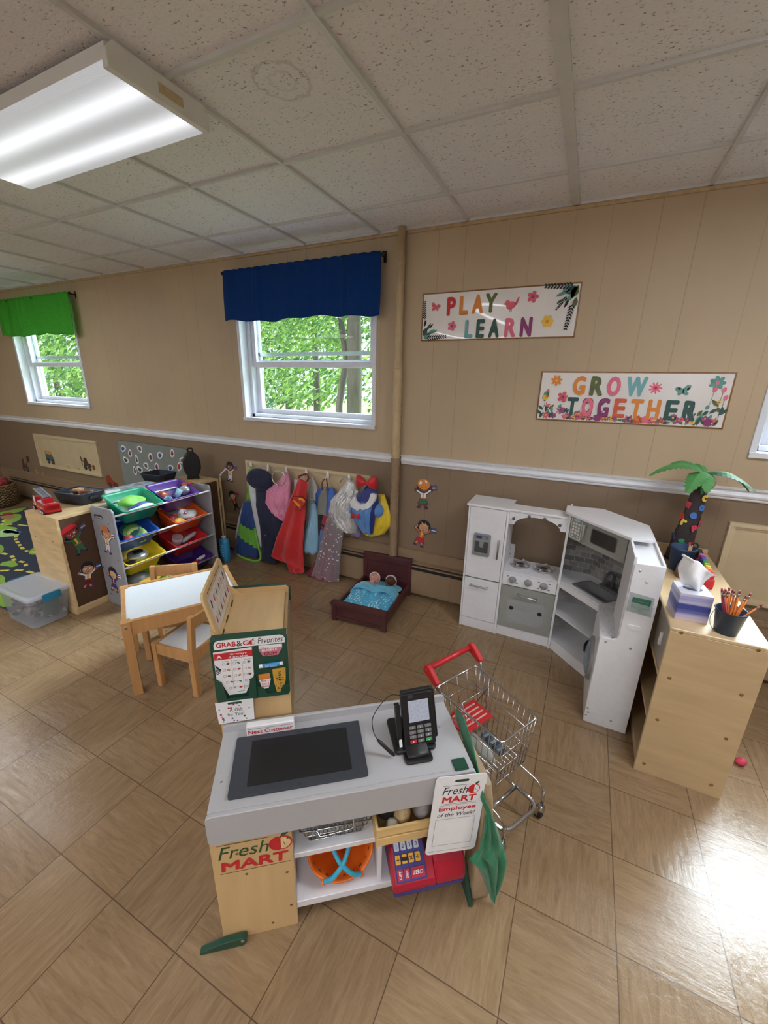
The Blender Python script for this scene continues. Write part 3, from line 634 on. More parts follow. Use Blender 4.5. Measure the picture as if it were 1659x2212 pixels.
for z in (.545,.505): 
    s_=M().flat(XZ(-.0062),rrect(-.375,-.347,z-.014,z+.014,.008),.0006,0); s_.rect(XZ(-.0062),-.368,-.365,z-.006,z+.006,.001,1).rect(XZ(-.0062),-.357,-.354,z-.006,z+.006,.001,1); build(s_,'socket',[white,black],ol,world=True)
# ================= MARKET COUNTER (L-shaped shop stand) =================
CA=R(37.6); CO=(-.775,-2.352,0)
ct=thing('market_counter','L-shaped wooden toy shop counter with grey top and shop logo on its front','shop counter',CO,CA)
def cp(name,m,mt,par=ct,bev=.0015,**k): return build(m,name,mt,par,bev,1,**k)
W_,D_=.788,.285
APPLE=[ired,paper,igreen,ink]
def apple(m,f,x,y,r,mi_red,mi_white,mi_green,mi_ink,d=.0008):
    def half(s): return [(x,y-.82*r)]+[(x+s*r*(math.sin(t)*1.05),y-r*math.cos(t)*(.95 if t<PI/2 else .88)) for t in (PI*i/14 for i in range(1,14))]+[(x,y+.72*r)]
    m.flat(f,half(-1),d,mi_red)
    h=half(1); m.flat(f,h,d,mi_red); c=[(x+(a-x)*.84+.02*r,y+(b-y)*.86) for a,b in h]; m.flat(f,c,d+.0003,mi_white)
    m.oval(f,x+.30*r,y+.0*r,.05*r,.09*r,d+.0006,mi_ink,8); m.oval(f,x+.34*r,y-.22*r,.05*r,.09*r,d+.0006,mi_ink,8)
    m.oval(f,x+.42*r,y+1.12*r,.40*r,.20*r,d+.0003,mi_green,12,.6); m.line(f,x,y+.7*r,x+.16*r,y+1.05*r,.07*r,d,mi_ink)
def freshmart(m,f,x0,x1,y0,y1,mi=(0,1,2,3),fresh=2,d=.0008,rot=0):
    w=x1-x0;h=y1-y0; r_,wt,g_,k_=mi
    m.line(f,x0+.02*w,y1,x0+.70*w,y1,.010*h+.0004,d,k_); m.line(f,x0+.02*w,y0,x0+.98*w,y0,.010*h+.0004,d,k_)
    m.text(f,'Fresh',x0+.36*w,y0+.72*h,.42*h,.68*w,fresh,.004,.28,d)
    m.text(f,'MART',x0+.50*w,y0+.24*h,.34*h,.92*w,r_,.045,.05,d)
    apple(m,f,x0+.86*w,y0+.72*h,.155*w,r_,wt,g_,k_,d)
cp('front_panel',M().box(0,.227,0,.014,0,.44),woodz); cp('side_panel',M().box(0,.014,.014,D_,0,.44),woodz); cp('inner_panel',M().box(.213,.227,.014,D_,.02,.44),white)
lg=M(); f=XZ(-.0004); freshmart(lg,f,.014,.222,.300,.415); cp('logo_print',lg,[ired,mat('apple_cream',(226,200,150),.5),igreen,ink],ct,0)
cp('side_panel',M().box(W_-.014,W_,.0,D_,.02,.44),woodz); cp('back_panel',M().box(.227,W_-.014,D_-.012,D_,.05,.44),white)
cp('shelf',M().box(.227,W_-.014,.004,D_-.012,.070,.098),white); cp('shelf',M().box(.227,W_-.014,.012,D_-.012,.283,.303),white); cp('divider',M().box(.488,.502,.012,D_-.012,.098,.283),white)
cp('fascia',M().prism(XZ(0),rrect(.002,W_,.438,.546,.016),0,.014),grey,ct,.002)
cp('counter_top',M().box(.006,W_-.004,-.012,D_,.532,.5445),grey,ct,.002) if False else cp('counter_top',M().box(.006,W_-.004,.001,D_,.532,.5445),grey,ct,.002)
cp('back_lip',M().prism(XZ(D_+.002),rrect(.004,W_-.002,.44,.572,.016),0,.012),grey,ct,.002)
for x,z,y in ((.070,.372,0),(.214,.398,0),(.090,.280,0),(.205,.252,0),(.21,.10,0),(.15,.035,0),(.135,.482,0),(.694,.528,0)):
    cp('screw_head',M().lathe((x,y-.0005,z),[(0,.0018),(.0035,.0012),(.0045,0)],10,0,(0,-1,0)),mat('brass_screw',(120,104,80),.4,.8) if z<.42 else steel,ct,0)
for x,y in ((.728,.165),(.030,.090)): cp('screw_head',M().lathe((x,y,.5445),[(.0045,0),(.0035,.0012),(0,.0018)],10),steel,ct,0)
ft=M().prism(F((0,-.022,0),(1,0,0),(0,0,1)),[(-.066,0),(.066,.008),(.072,.014),(.070,.032),(.062,.034),(-.060,.014),(-.066,.008)],-.014,0) if False else M().prism(F((0,-.004,0),(1,0,0),(0,0,1)),[(-.066,0),(.062,0),(.072,.012),(.072,.030),(.064,.034),(0,.030),(-.060,.013),(-.066,.008)],0,.018)
ft.lathe((.060,-.022,.022),[(0,.003),(.005,.002),(.006,0)],10,1,(0,-1,0)); cp('foot',ft,[green,steel])
ft=M().prism(F((W_+.0005,0,0),(0,1,0),(0,0,1)),[(-.066,0),(.05,0),(.05,.10),(.030,.11),(.015,.10),(-.06,.014),(-.066,.008)],0,.013); cp('foot',ft,green)
# scanner plate sunk in the top
sc=M(); f=F((0,0,.5445),(1,0,0),(0,1,0)); sc.prism(f,rrect(.056,.458,.028,.236,.006),0,.010,0); sc.prism(f,rrect(.106,.412,.052,.214,.003),.0101,.0106,1)
sp=cp('scanner_plate',sc,[slate,mat('scanner_belt',(22,22,24),.55,noise=(200,.06))],ct,.002)

for y in (.034,.224): cp('register_mark',M().oval(f,.255,y,.004,.002,.0109,0,8),black,sp,0)

# tall snack stand behind the left end
SY,SB=.300,.685
cp('snack_front',M().prism(XZ(SY+.012),rrect(-.004,.231,.02,.893,.016),0,.012),woodz,ct,.001); cp('snack_side',M().box(0,.012,SY+.012,SB,.02,.84),woodz); cp('snack_side',M().box(.215,.227,SY+.012,SB,.02,.84),woodz)
cp('snack_tray',M().box(.012,.215,SY+.012,SB-.012,.838,.850),wood); cp('snack_back',M().prism(XZ(SB),rrect(0,.229,.05,.872,.014),0,.012),woodz,ct,.001)
cp('edge_band',M().tube([(0+.0,SB-.006,.855),(.010,SB-.006,.873),(.219,SB-.006,.873),(.229,SB-.006,.862),(.229,SB-.006,.80)],.0065,8),green,ct,0)
cp('clear_sheet',M().box(.229,.231,SY+.01,SB,.40,.872),glass_mat('clear_side_sheet',(215,215,205),.05,alpha=.16),ct,0)
# green display board on the snack front
gb=M(); f=XZ(SY-.0005); gb.prism(f,rrect(-.006,.231,.655,.897,.016),0,.010,0); gb.box(-.004,.229,SY-.010,SY+.02,.893,.8965,0)
G=F((0,SY-.0108,0),(1,0,0),(0,0,1))
board=cp('display_board',gb,green,ct,.0015)
hd=M(); hd.flat(G,[(.006,.860),(.224,.863),(.224,.880),(.219,.890),(.208,.894),(.022,.893),(.011,.889),(.006,.878)],.0003,0)
hd.text(G,'GRAB',.043,.876,.0185,.060,1,.03,0,.0006); hd.text(G,'&',.083,.876,.020,.017,3,.0,0,.0006); hd.text(G,'G',.103,.876,.0185,.018,1,.03,0,.0006); apple(hd,G,.122,.876,.0098,1,0,2,3,.0006); hd.text(G,'Favorites',.178,.8785,.021,.078,3,.0,.25,.0006)
cp('header_print',hd,[paper,ired,igreen,ink],board,0)
pkt=M()
for x0,x1,zt,zb in ((.0,.124,.750,.664),(.128,.226,.708,.664)): pkt.prism(G,[(x0,zb),(x1,zb),(x1,zt),(x1-.018,zt-.008),(x1-.026,zb+.012),(x0+.030,zb+.012),(x0+.018,zt-.008),(x0,zt)],.006,.009,0)
pkt.rect(G,.158,.198,.6585,.6645,.0005,1); cp('card_pocket',pkt,[green,mat('brass_label',(150,120,80),.5)],board,0)
# shopping list + printed snack cards: each lifts out
def card(nm,m,mts,label,cat,x,z,group=None):
    X=TR[ct.name]; m.v=[X@v for v in m.v]; p=X@Vector((x,SY-.012,z)); return single(m,nm,mts,label,cat,p,CA,group,world=True)
c=M(); B=F((0,SY-.0112,0),(1,0,0),(0,0,1))
c.prism(B,[(.002,.868-.016),(.120,.858),(.119,.752),(.089,.685),(.036,.684),(.014,.74),(.003,.75)],.0003,.0013,0)
c.text(B,'Next Customer',.06,.8492,.003,.05,6,0,0,.0016); c.prism(B,[(.003,.846),(.121,.850),(.120,.826),(.004,.823)],.0015,.0022,1)
c.text(B,'A',.019,.8345,.014,.016,0,.03,0,.0026); c.text(B,'Grocery',.078,.8405,.0085,.052,0,.02,0,.0026); c.text(B,'Checklist',.078,.8305,.0085,.056,0,.02,0,.0026)
c.prism(B,[(.020,.823),(.120,.826),(.118,.755),(.09,.688),(.046,.686),(.024,.735)],.0014,.0019,0)
for x in (.055,.087): c.line(B,x,.823,x-.002,.70,.0006,.0022,6)
for x,t in ((.036,'Proteins'),(.071,'Grains'),(.104,'Fruits')): c.text(B,t,x,.8165,.004,.020,6,0,.2,.0022)
q=random.Random(2); food=[3,4,5,2,3,1]
for k in range(5):
    for ci,x in enumerate((.030,.062,.094)):
        x+=(.006*max(0,k-2) if ci==0 else 0); z=.806-k*.0235
        if ci==2 and k==4: x-=.004
        for (a,b,c_,d_) in ((x-.004,z-.0035,x+.004,z-.0035),(x-.004,z+.0035,x+.004,z+.0035),(x-.004,z-.0035,x-.004,z+.0035),(x+.004,z-.0035,x+.004,z+.0035)): c.line(B,a,b,c_,d_,.0007,.0022,6)
        c.oval(B,x+.013,z,.0055,q.uniform(.002,.0045),.0022,food[(k*2+ci*3)%6],10,q.uniform(-.6,.6))
for k in range(7): c.line(B,.004,.768+.006*k,.020,.776+.006*k-.0008*k*k,.0028,.0016,6)
c.line(B,.062,.694,.086,.696,.0014,.0022,6)
card('grocery_checklist',c,[paper,ired,igreen,ibrown,ior,itan,ink],'paper grocery checklist with red heading in the green display board','checklist',.06,.684)
c=M().prism(B,[(.141,.861),(.214,.860),(.214,.843),(.207,.833),(.200,.820),(.152,.820),(.146,.833),(.141,.843)],.0005,.002,0)
c.flat(B,[(.141,.849),(.214,.849),(.214,.843),(.207,.833),(.200,.820),(.152,.820),(.146,.833),(.141,.843)],.0023,1)
c.text(B,'Sugar Free',.160,.853,.004,.026,2,0,0,.0026); c.text(B,'BUBBLE',.174,.8425,.009,.048,0,.02,0,.0026); c.text(B,'GUM',.176,.8285,.0125,.040,2,.03,0,.0028)
card('bubble_gum_card',c,[paper,mat('gum_pink',(206,120,140),.5),mat('gum_maroon',(140,36,52),.5)],'pink and white bubble gum card at top right of the green board','snack card',.177,.82)
c=M().cyl(P(B,.138,.785,.005),P(B,.150,.7855,.005),.0062,None,14,1); c.cyl(P(B,.149,.7855,.005),P(B,.203,.7875,.005),.007,None,14,0); c.cyl(P(B,.202,.7875,.005),P(B,.214,.788,.005),.0062,None,14,1); c.text(B,'LIP BALM',.176,.7868,.006,.036,1,.01,0,.0124)
card('lip_balm',c,[mat('balm_blue',(66,152,212),.4),paper],'blue lip balm tube with white caps under the bubble gum','lip balm',.176,.78)
c=M().prism(B,[(.133,.750),(.170,.752),(.169,.73),(.133,.728)],.0005,.002,0); c.prism(B,[(.134,.728),(.171,.731),(.168,.716),(.162,.694),(.140,.691),(.137,.716)],.0005,.0024,1); c.line(B,.137,.741,.166,.743,.0012,.0023,3)
for t,z in (('Buy 1',.724),('Get 1',.713),('FREE',.703)): c.text(B,t,.152,z,.007,.024,2,.02,0,.0028)
card('snack_coupon',c,[ior,paper,ired,itan],'orange and white snack coupon in the lower green pocket','coupon',.152,.69)
c=M().prism(B,[(.178,.766),(.221,.768),(.219,.72),(.207,.673),(.188,.671),(.180,.72)],.0005,.003,0)
for k in range(26): c.oval(B,q.uniform(.186,.213),q.uniform(.682,.735),q.uniform(.001,.003),q.uniform(.001,.002),.0034,1,7,q.random()*3)
for k,t in enumerate('Nuts'): c.text(B,t,.2,.752-k*.010,.009,.008,1,.01,0,.0036,1.2)
card('snack_bag',c,[mat('mustard_bag',(206,160,66),.45),ink],'mustard yellow snack bag beside the orange coupon','snack bag',.2,.672)
c=M().prism(B,[(-.009,.666),(.111,.668),(.109,.583),(-.004,.580)],.0105,.0118,0); c.flat(B,rrect(.030,.074,.6555,.6635,.004),.0122,7)
for k in range(30):
    x=q.uniform(.0,.104); z=q.uniform(.586,.662)
    if (.022<x<.084 and .602<z<.640): continue
    mi=q.choice((1,2,3,4,5))
    if k%2: c.oval(B,x,z,.0034,None,.0122,mi,10)
    else: c.flat(B,[(x+(.004 if i%2==0 else .0017)*math.cos(i*PI/5),z+(.004 if i%2==0 else .0017)*math.sin(i*PI/5)) for i in range(10)],.0122,mi)
c.text(B,'A Gift',.054,.632,.013,.042,6,.004,0,.0122); c.text(B,'for You!',.052,.614,.013,.052,6,.004,0,.0122)
card('gift_card',c,[paper,iblue,ired,ior,igreen,iplum,ink,green],'white gift card with coloured dots and stars below the green board','gift card',.05,.58)
# menu board leaning open on the left of the snack stand
mb=M(); Mf=F((.010,.318,.856),(0,1,0),(-.20,0,.98)); mb.prism(Mf,rrect(.030,.345,.0,.170,.022),-.009,0,0)
men=cp('menu_board',mb,maple,ct,.0015)
pr_=M(); pr_.flat(Mf,rrect(.062,.318,.014,.138,.003),.0006,0); 
for k in range(2): pr_.flat(Mf,rrect((.075,.205)[k],(.175,.300)[k],.1495,.1525,.001),.0006,1)
for k in range(6):
    for j in range(2):
        x=.078+k*.043; z=.035+j*.060; pr_.oval(Mf,x+.006,z+.012,.0065,q.uniform(.012,.018),.001,2+(k*3+j*2)%5,12,-.2)
        for l in range(3): pr_.line(Mf,x+.018,z+.018-l*.008,x+.030,z+.018-l*.008,.003,.001,7)
cp('menu_print',pr_,[mat('menu_paper',(214,206,200),.5),ink,ired,ibrown,ink,mat('olive_ink',(110,120,60),.5),ior,mat('pale_grey_ink',(176,172,172),.5)],men,0)
cp('hinge_strip',M().box(.0,.016,.32,.665,.846,.866),maple,ct,.002)
for y in (.39,.48,.59): cp('hinge',M().box(.016,.0185,y-.02,y+.02,.850,.858),black,ct,0)
for y in (.335,.66): cp('board_stop',M().prism(F((0,y,0),(1,0,0),(0,0,1)),[(.0,.85),(.045,.85),(-.01,.905)],-.006,.006),woodz,ct,.001)
def on(nm,m,mts,label,cat,p,group=None,**k):
    X=TR[ct.name]; m.v=[X@v for v in m.v]; return single(m,nm,mts,label,cat,X@Vector(p),CA,group,world=True,**k)
def onthing(nm,label,cat,p,group=None): return thing(nm,label,cat,TR[ct.name]@Vector(p),CA,group)
def loc(m,p): m.v=[v-Vector(p) for v in m.v]; return m
# next customer bar
p=(.162,.247,.5445); t=onthing('customer_divider','white divider bar lettered Next Customer behind the scanner','divider sign',p)
cp('bar',loc(M().box(.086,.240,.238,.262,.5445,.590),p),paper,t,.003)
l=M(); f=XZ(.2376); l.line(f,.090,.579,.236,.579,.0014,.0005,1); l.text(f,'Next Customer',.163,.5665,.015,.142,0,.02,0,.0005); cp('lettering',loc(l,p),[ired,igrey],t,0)
# employee card hanging on a green clip
p=(.742,-.004,.546); t=onthing('clip_hook','dark green plastic clip hooked over the front edge of the counter','clip',p)
cp('clip_body',loc(M().box(.722,.766,-.006,.034,.5455,.551).box(.722,.766,-.007,-.001,.515,.551).box(.728,.760,-.013,-.006,.515,.523),p),green,t,.002)
p=(.72,-.015,.40); a=R(-5.5); t=onthing('employee_card','white hanging card reading Employee of the Week','notice card',p)
Ef=F(Vector((.724,-.034,.403))-Vector(p),(math.cos(a),0,math.sin(a)),(-math.sin(a)+.0,.075,math.cos(a)))
Ef=F(Ef[0],Ef[1],Ef[2]-Ef[1]*Ef[2].dot(Ef[1]))
e=M().prism(Ef,rrect(-.084,.084,-.146,.146,.014),-.0015,.0005,0); e.flat(Ef,rrect(-.022,.024,.123,.132,.0045),.0009,4)
cp('card',e,[paper,ired,igreen,ink,green],t,0)
l=M(); freshmart(l,Ef,-.060,.062,.045,.112,(0,1,2,3),3,.0012)
l.line(Ef,-.062,.040,.060,.040,.0008,.0012,3); l.text(Ef,'Employee',0,.025,.018,.122,0,.028,0,.0012); l.text(Ef,'of the Week!',-.001,.004,.015,.124,3,.0,.2,.0012)
for a_,b_,c_,d_ in ((-.066,-.012,.064,-.012),(-.066,-.112,.064,-.112),(-.066,-.012,-.066,-.112),(.064,-.012,.064,-.112),(-.05,-.134,.066,-.134)): l.line(Ef,a_,b_,c_,d_,.0008,.0012,3)
l.text(Ef,'NAME',-.066,-.134,.004,.02,3,.01,0,.0012)
cp('lettering',l,[ired,paper,igreen,ink],t,0)
# payment terminal with stylus
p=(.62,.12,.5445); t=onthing('card_terminal','black toy card payment terminal with keypad on a swivel stand','card terminal',p)
cp('base_plate',loc(M().prism(F((0,0,.5445),(1,0,0),(0,1,0)),rrect(.553,.690,.080,.222,.012),0,.016),p),black,t,.003)
cp('stand_base',loc(M().prism(F((0,0,.5445),(1,0,0),(0,1,0)),rrect(.578,.668,.040,.125,.012),0,.010),p).add([],[]),black,t,.003)
cp('stand_neck',loc(M().loft([[Vector((.622+.036*sx_,.085+dy+.03*sy_,z)) for sx_,sy_ in ((-1,-1),(1,-1),(1,1),(-1,1))] for dy,z in ((-.005,.5545),(.004,.562),(.012,.566),(.045,.572),(.06,.60))]),p),black,t,.004)
Tf=F(Vector((.637,.118,.638))-Vector(p),(.995,.02,.03),(-.08,.36,.93)); Tf=F(Tf[0],Tf[1],Tf[2]-Tf[1]*Tf[2].dot(Tf[1]))
tb=M().prism(Tf,rrect(-.052,.052,-.082,.086,.007),-.026,0,0); tb.prism(Tf,[(-.050,.07),(.054,.07),(.054,.095),(-.050,.093)],-.026,-.004,0); tb.prism(Tf,[(.050,-.07),(.062,-.066),(.062,.088),(.050,.09)],-.03,-.008,0)
body=cp('terminal_body',tb,black,t,.0025)
s=M(); s.flat(Tf,rrect(-.032,.036,-.004,.064,.002),.0008,0); cp('screen',s,mat('pale_lcd_film',(178,186,202),.35,noise=(160,.06)),body,0)
s=M(); s.prism(Tf,rrect(-.03,-.014,.073,.083,.002),0,.003,0); s.line(Tf,-.012,.080,.046,.082,.003,.0006,1); cp('card_slot',s,[slate,mat('slot_black',(8,8,8),.5)],body,0)
keys=[['1','2','3'],['4','5','6'],['7','8','9'],['x','0','✓']]
kg=mat('key_grey',(120,120,122),.4); kr=mat('key_red',(186,52,62),.4); kgn=mat('key_green',(66,150,74),.4)
for r_ in range(4):
    for c_ in range(3):
        x=-.024+c_*.026; z=-.020-r_*.0145; kk=M().prism(Tf,rrect(x-.0105,x+.0105,z-.0048,z+.0048,.002),0,.003,0)
        ch=keys[r_][c_]
        if ch=='✓': kk.line(Tf,x-.002,z-.001,x,z-.003,.0012,.0034,1); kk.line(Tf,x,z-.003,x+.004,z+.003,.0012,.0034,1)
        else: kk.text(Tf,ch,x,z,.0056,None,1,.01,0,.0034)
        cp('key',kk,[kr if (r_,c_)==(3,0) else kgn if (r_,c_)==(3,2) else kg,paper],body,0)
hl=M().prism(Tf,rrect(-.072,-.056,-.075,.055,.004),-.030,-.010,0); hl.prism(Tf,rrect(-.069,-.059,-.080,-.055,.003),-.012,-.008,1); cp('stylus_holder',hl,[black,paper],body,.001)
pa=P(Tf,-.052,.083,-.01); sty=Vector((.548,.074,.556))-Vector(p); st2=Vector((.497,.098,.606))-Vector(p)
cp('stylus',M().tube([sty,sty+(st2-sty)*.15,sty+(st2-sty)*.8,st2],[.004,.0062,.006,.003],10),black,t,0)
cd=[pa,pa+Vector((-.03,.0,.006)),pa+Vector((-.062,-.012,-.008)),Vector((.487,.125,.668))-Vector(p),Vector((.486,.11,.63))-Vector(p),st2]
def smooth(pts,n=6):
    out=[]; pts=[Vector(a) for a in pts]
    for i in range(len(pts)-1):
        p0=pts[max(i-1,0)];p1=pts[i];p2=pts[i+1];p3=pts[min(i+2,len(pts)-1)]
        for k in range(n): 
            u=k/n; out.append(.5*((2*p1)+(p2-p0)*u+(2*p0-5*p1+4*p2-p3)*u*u+(3*p1-p0-3*p2+p3)*u**3))
    return out+[pts[-1]]
cp('cord',M().tube(smooth(cd),.0014,6),black,t,0)
# --- goods on the shelves ---
p=(.357,.12,.303); t=onthing('wire_basket','small chrome wire basket on the upper shelf of the counter','wire basket',p)
b=M(); x0,x1,y0,y1,z0,z1=.246,.470,.022,.20,.306,.372
def rim(z,i,r): b.tube([(x,y,z) for x,y in rrect(x0+i,x1-i,y0+i*.7,y1-i*.7,.012,3)],r,6,True)
rim(z1,0,.0026); rim(.340,.012,.0016); rim(z0+.002,.024,.002)
for k in range(13):
    u=k/12; xt=x0+.014+(x1-x0-.028)*u; xb=x0+.034+(x1-x0-.068)*u
    b.tube([(xt,y0,z1),(xb,y0+.017,z0),(xb,y1-.017,z0),(xt,y1,z1)],.0013,5)
for k in range(7):
    u=k/6; yt=y0+.014+(y1-y0-.028)*u; yb=y0+.026+(y1-y0-.052)*u; b.tube([(x0,yt,z1),(x0+.024,yb,z0),(x1-.024,yb,z0),(x1,yt,z1)],.0013,5)
cp('basket_body',loc(b,p),chrome,t,0)
for dz,yy in ((0,.022),(0,.198)):
    cp('handle',loc(M().tube(pipe([(.256,yy,z1+.004),(.300,yy-.004,z1+.004),(.306,yy-.016,z1-.008),(.408,yy-.018,z1+.004),(.412,yy-.004,z1+.030),(.462,yy,z1+.034)] if yy<.1 else [(.26,yy,z1),(.27,yy,z1+.03),(.45,yy,z1+.03),(.46,yy,z1)],.008),.0022,6),p),chrome,t,0)
p=(.374,.13,.098); t=onthing('toy_basket','orange plastic oval basket tipped on its side on the lower shelf','basket',p)
BR=Matrix.Rotation(R(58),3,'X'); BC=Vector((.374,.062,.206))-Vector(p)
def bl_(x,y,z): return BC+BR@Vector((x,y,z))
def ov(z,a,b_,n=40): return [bl_(a*math.cos(2*PI*k/n),b_*math.sin(2*PI*k/n),z) for k in range(n)]
ora=mat('orange_plastic',(236,116,40),.35,noise=(30,.02)); b=M(); b.loft([ov(-.122,.062,.052),ov(-.116,.068,.058),ov(-.06,.086,.073),ov(-.012,.102,.088),ov(0,.108,.094),ov(.003,.106,.092),ov(0,.101,.087),ov(-.012,.096,.082),ov(-.06,.081,.068),ov(-.112,.064,.054)],0,False); b.add(ov(-.113,.064,.054),[tuple(range(40))]); b.add(ov(-.122,.062,.052),[tuple(range(39,-1,-1))])
for k in range(40):
    t0=2*PI*(k+.5)/40
    if k%2==0: b.obox(bl_(.0985*math.cos(t0),.0845*math.sin(t0),-.016),BR@Vector((-math.sin(t0),math.cos(t0),0))*.0045,BR@Vector((math.cos(t0),math.sin(t0),0))*.0045,BR@Vector((0,0,.006)),1)
cp('basket_body',b,[ora,mat('basket_slot_shadow',(150,62,20),.6)],t,0)
hb=mat('aqua_plastic',(58,172,204),.35); hp=mat('maroon_plastic',(110,36,60),.4)
for s in(-1,1):
    cp('handle',M().tube(smooth([bl_(s*.058,-.078,.004),bl_(s*.030,-.062,.022),bl_(-s*.006,-.025,.026),bl_(-s*.030,.02,.012)]),.0075,8),hb,t,0); cp('handle_end',M().tube(smooth([bl_(-s*.030,.02,.012),bl_(-s*.038,.055,.004),bl_(-s*.042,.080,-.004)]),.0072,8),hp,t,0)
    cp('handle_peg',M().ball(bl_(s*.060,-.080,.0),.010,.010,.010,10),ora,t,0)
p=(.63,.09,.303); t=onthing('wooden_crate','small pine crate on the upper shelf holding round toy food','crate',p)
pale=mat('pale_pine',(224,190,128),.5,noise=((4,40,40),.05))
for z0,z1 in ((.306,.338),(.345,.377)): cp('front_slat',loc(M().box(.476,.772,-.018,-.010,z0,z1),p),pale,t,.001)
for x in (.476,.764): cp('crate_side',loc(M().box(x,x+.008,-.010,.20,.3035,.377),p),pale,t,.001)
cp('back_slat',loc(M().box(.476,.772,.20,.208,.3035,.377),p),pale,t,.001); cp('crate_floor',loc(M().box(.484,.764,-.010,.20,.3035,.308),p),pale,t,0)
def egg(nm,x,y,z,r,c,label): 
    mm=M(); e=[(0,-1)]+[(math.sin(a)*(1-.16*-math.cos(a)) ,-math.cos(a)*1.25) for a in (PI*k/10 for k in range(1,10))]+[(0,1.25)]
    mm.lathe((x,y,z),[(max(.0001,a*r),b_*r) for a,b_ in e],16,0,(.15,-.25,1)); on(nm,mm,mat(nm+'_'+label.split()[0],c,.55,noise=(90,.1),bump=(60,.15)),label,'toy food',(x,y,z-r*1.25),'toy food in the pine crate')
egg('toy_egg',.570,.035,.358,.028,(206,178,132),'tan egg shaped toy in the pine crate, between black and grey ones')
egg('toy_egg',.637,.036,.366,.030,(158,152,150),'grey egg shaped toy nearest the employee card')
egg('toy_egg',.522,.055,.366,.030,(34,32,36),'black egg shaped toy at the left of the pine crate')
egg('toy_egg',.533,.014,.345,.019,(196,190,176),'smallest cream egg shaped toy at the front of the crate')
egg('toy_egg',.702,.036,.358,.029,(176,150,110),'brown egg shaped toy hidden behind the employee card')
egg('toy_onion',.585,.118,.372,.040,(112,44,58),'maroon round toy food at the back of the crate')
egg('toy_onion',.672,.120,.372,.040,(128,58,60),'dull red round toy food at the back right of the crate')
# cash register on the lower shelf, its front sticking out
p=(.645,.10,.098); t=onthing('toy_cash_register','red and blue plastic toy cash register on the lower shelf','cash register',p)
rb=mat('royal_blue_plastic',(58,56,136),.4); rr_=mat('register_red',(176,28,52),.35,noise=(20,.03)); 
Sx=lambda x: F((x-p[0],-p[1],-p[2]),(0,1,0),(0,0,1))
cp('base',M().prism(Sx(.532),[(-.046,.0985),(.24,.0985),(.24,.125),(-.050,.125)],0,.236),rb,t,.004)
bd=M().prism(Sx(.528),[(-.052,.123),(.235,.123),(.235,.235),(.16,.250),(.03,.212),(-.052,.150)],0,.146); bd.prism(Sx(.668),[(-.052,.123),(.235,.123),(.235,.232),(.10,.252),(.02,.236),(-.030,.200),(-.052,.150)],0,.104)
body=cp('body',bd,rr_,t,.008)
Kf=F(Vector((.535,-.048,.1545))-Vector(p),(1,0,0),(0,.80,.60)); Kf=F(Kf[0],(1,0,0),(0,.797,.604))
kp=M().prism(Kf,rrect(.006,.106,.006,.150,.004),-.001,.0035,0); kpo=cp('key_panel',kp,rb,body,.001)
kw=mat('key_white',(208,214,228),.4); ky=mat('key_yellow',(236,178,46),.4)
for r_ in range(3):
    for c_ in range(4):
        x=.017+c_*.0222; z=.132-r_*.034+.004*0; mi=ky if r_==2 else kw
        kk=M().prism(Kf,rrect(x-.0082,x+.0082,z-.012,z+.012,.003),.0035,.008,0); kk.text(Kf,(['4','5','6','C'],['1','2','3','0'],['+','-','x','÷'])[r_][c_],x,z,.010,None,1,.01,0,.0085); cp('key',kk,[mi,ink],kpo,0)
for x0,x1 in ((.010,.028),(.033,.050),(.055,.100)):
    kk=M().prism(Kf,rrect(x0,x1,.012,.040,.002),.0035,.007,0)
    if x1-x0>.03: kk.text(Kf,'ZERO',(x0+x1)/2,.026,.010,.034,1,.02,0,.0075)
    else: kk.text(Kf,'OFF' if x0<.02 else 'ON/C',(x0+x1)/2,.026,.008,.020,1,.02,0,.0075,PI/2)
    cp('key',kk,[rr_,paper],kpo,0)
cp('display_window',M().prism(F(Vector((.662,.02,.212))-Vector(p),(1,0,0),(0,.93,.36)),rrect(-.018,.006,-.02,.09,.003),0,.004),black,body,0)
# tan bag + green cloth hanging at the right end
p=(.83,.06,.0); bg_=M()
def bagring(z,x0,x1,y0,y1): return [Vector((x,y,z)) for x,y in rrect(x0,x1,y0,y1,.012,3)]
bg_.loft([bagring(.002,.806,.868,-.050,.15),bagring(.03,.805,.870,-.052,.155),bagring(.15,.806,.866,-.050,.155),bagring(.30,.808,.856,-.046,.16),bagring(.43,.810,.846,-.040,.16),bagring(.50,.812,.836,-.034,.15)],0)
on('paper_bag',bg_,mat('kraft_canvas',(168,146,116),.75,noise=(14,.07),bump=(22,.5)),'tan bag leaning against the right end of the counter','bag',p,bevel=.003)
gc=mat('emerald_cloth',(24,118,80),.7,noise=(14,.08),sheen=.3,bump=(30,.3))
GL=[((.803,.205,.575),(.806,.17,.592)),((.803,.19,.54),(.808,.12,.578)),((.803,.10,.51),(.808,.06,.55)),((.803,.03,.485),(.807,.01,.51)),((.802,-.035,.45),(.807,-.045,.46)),((.812,-.056,.420),(.822,-.058,.432)),((.806,-.060,.34),(.853,-.064,.345)),((.792,-.066,.285),(.872,-.070,.29)),((.764,-.068,.25),(.882,-.074,.25)),((.800,-.070,.205),(.886,-.076,.225)),((.823,-.070,.15),(.884,-.074,.15)),((.845,-.070,.08),(.880,-.070,.07)),((.866,-.068,.02),(.876,-.068,.012))]
def gcl(u,v):
    k=min(int(v*12),11); t=v*12-k; a=Vector(GL[k][0]).lerp(Vector(GL[k+1][0]),t); b=Vector(GL[k][1]).lerp(Vector(GL[k+1][1]),t)
    p_=a.lerp(b,u)
    if v>.45: p_.y-=.010*abs(math.sin(u*7+v*5))+.006*math.sin(u*15-v*9)
    return p_
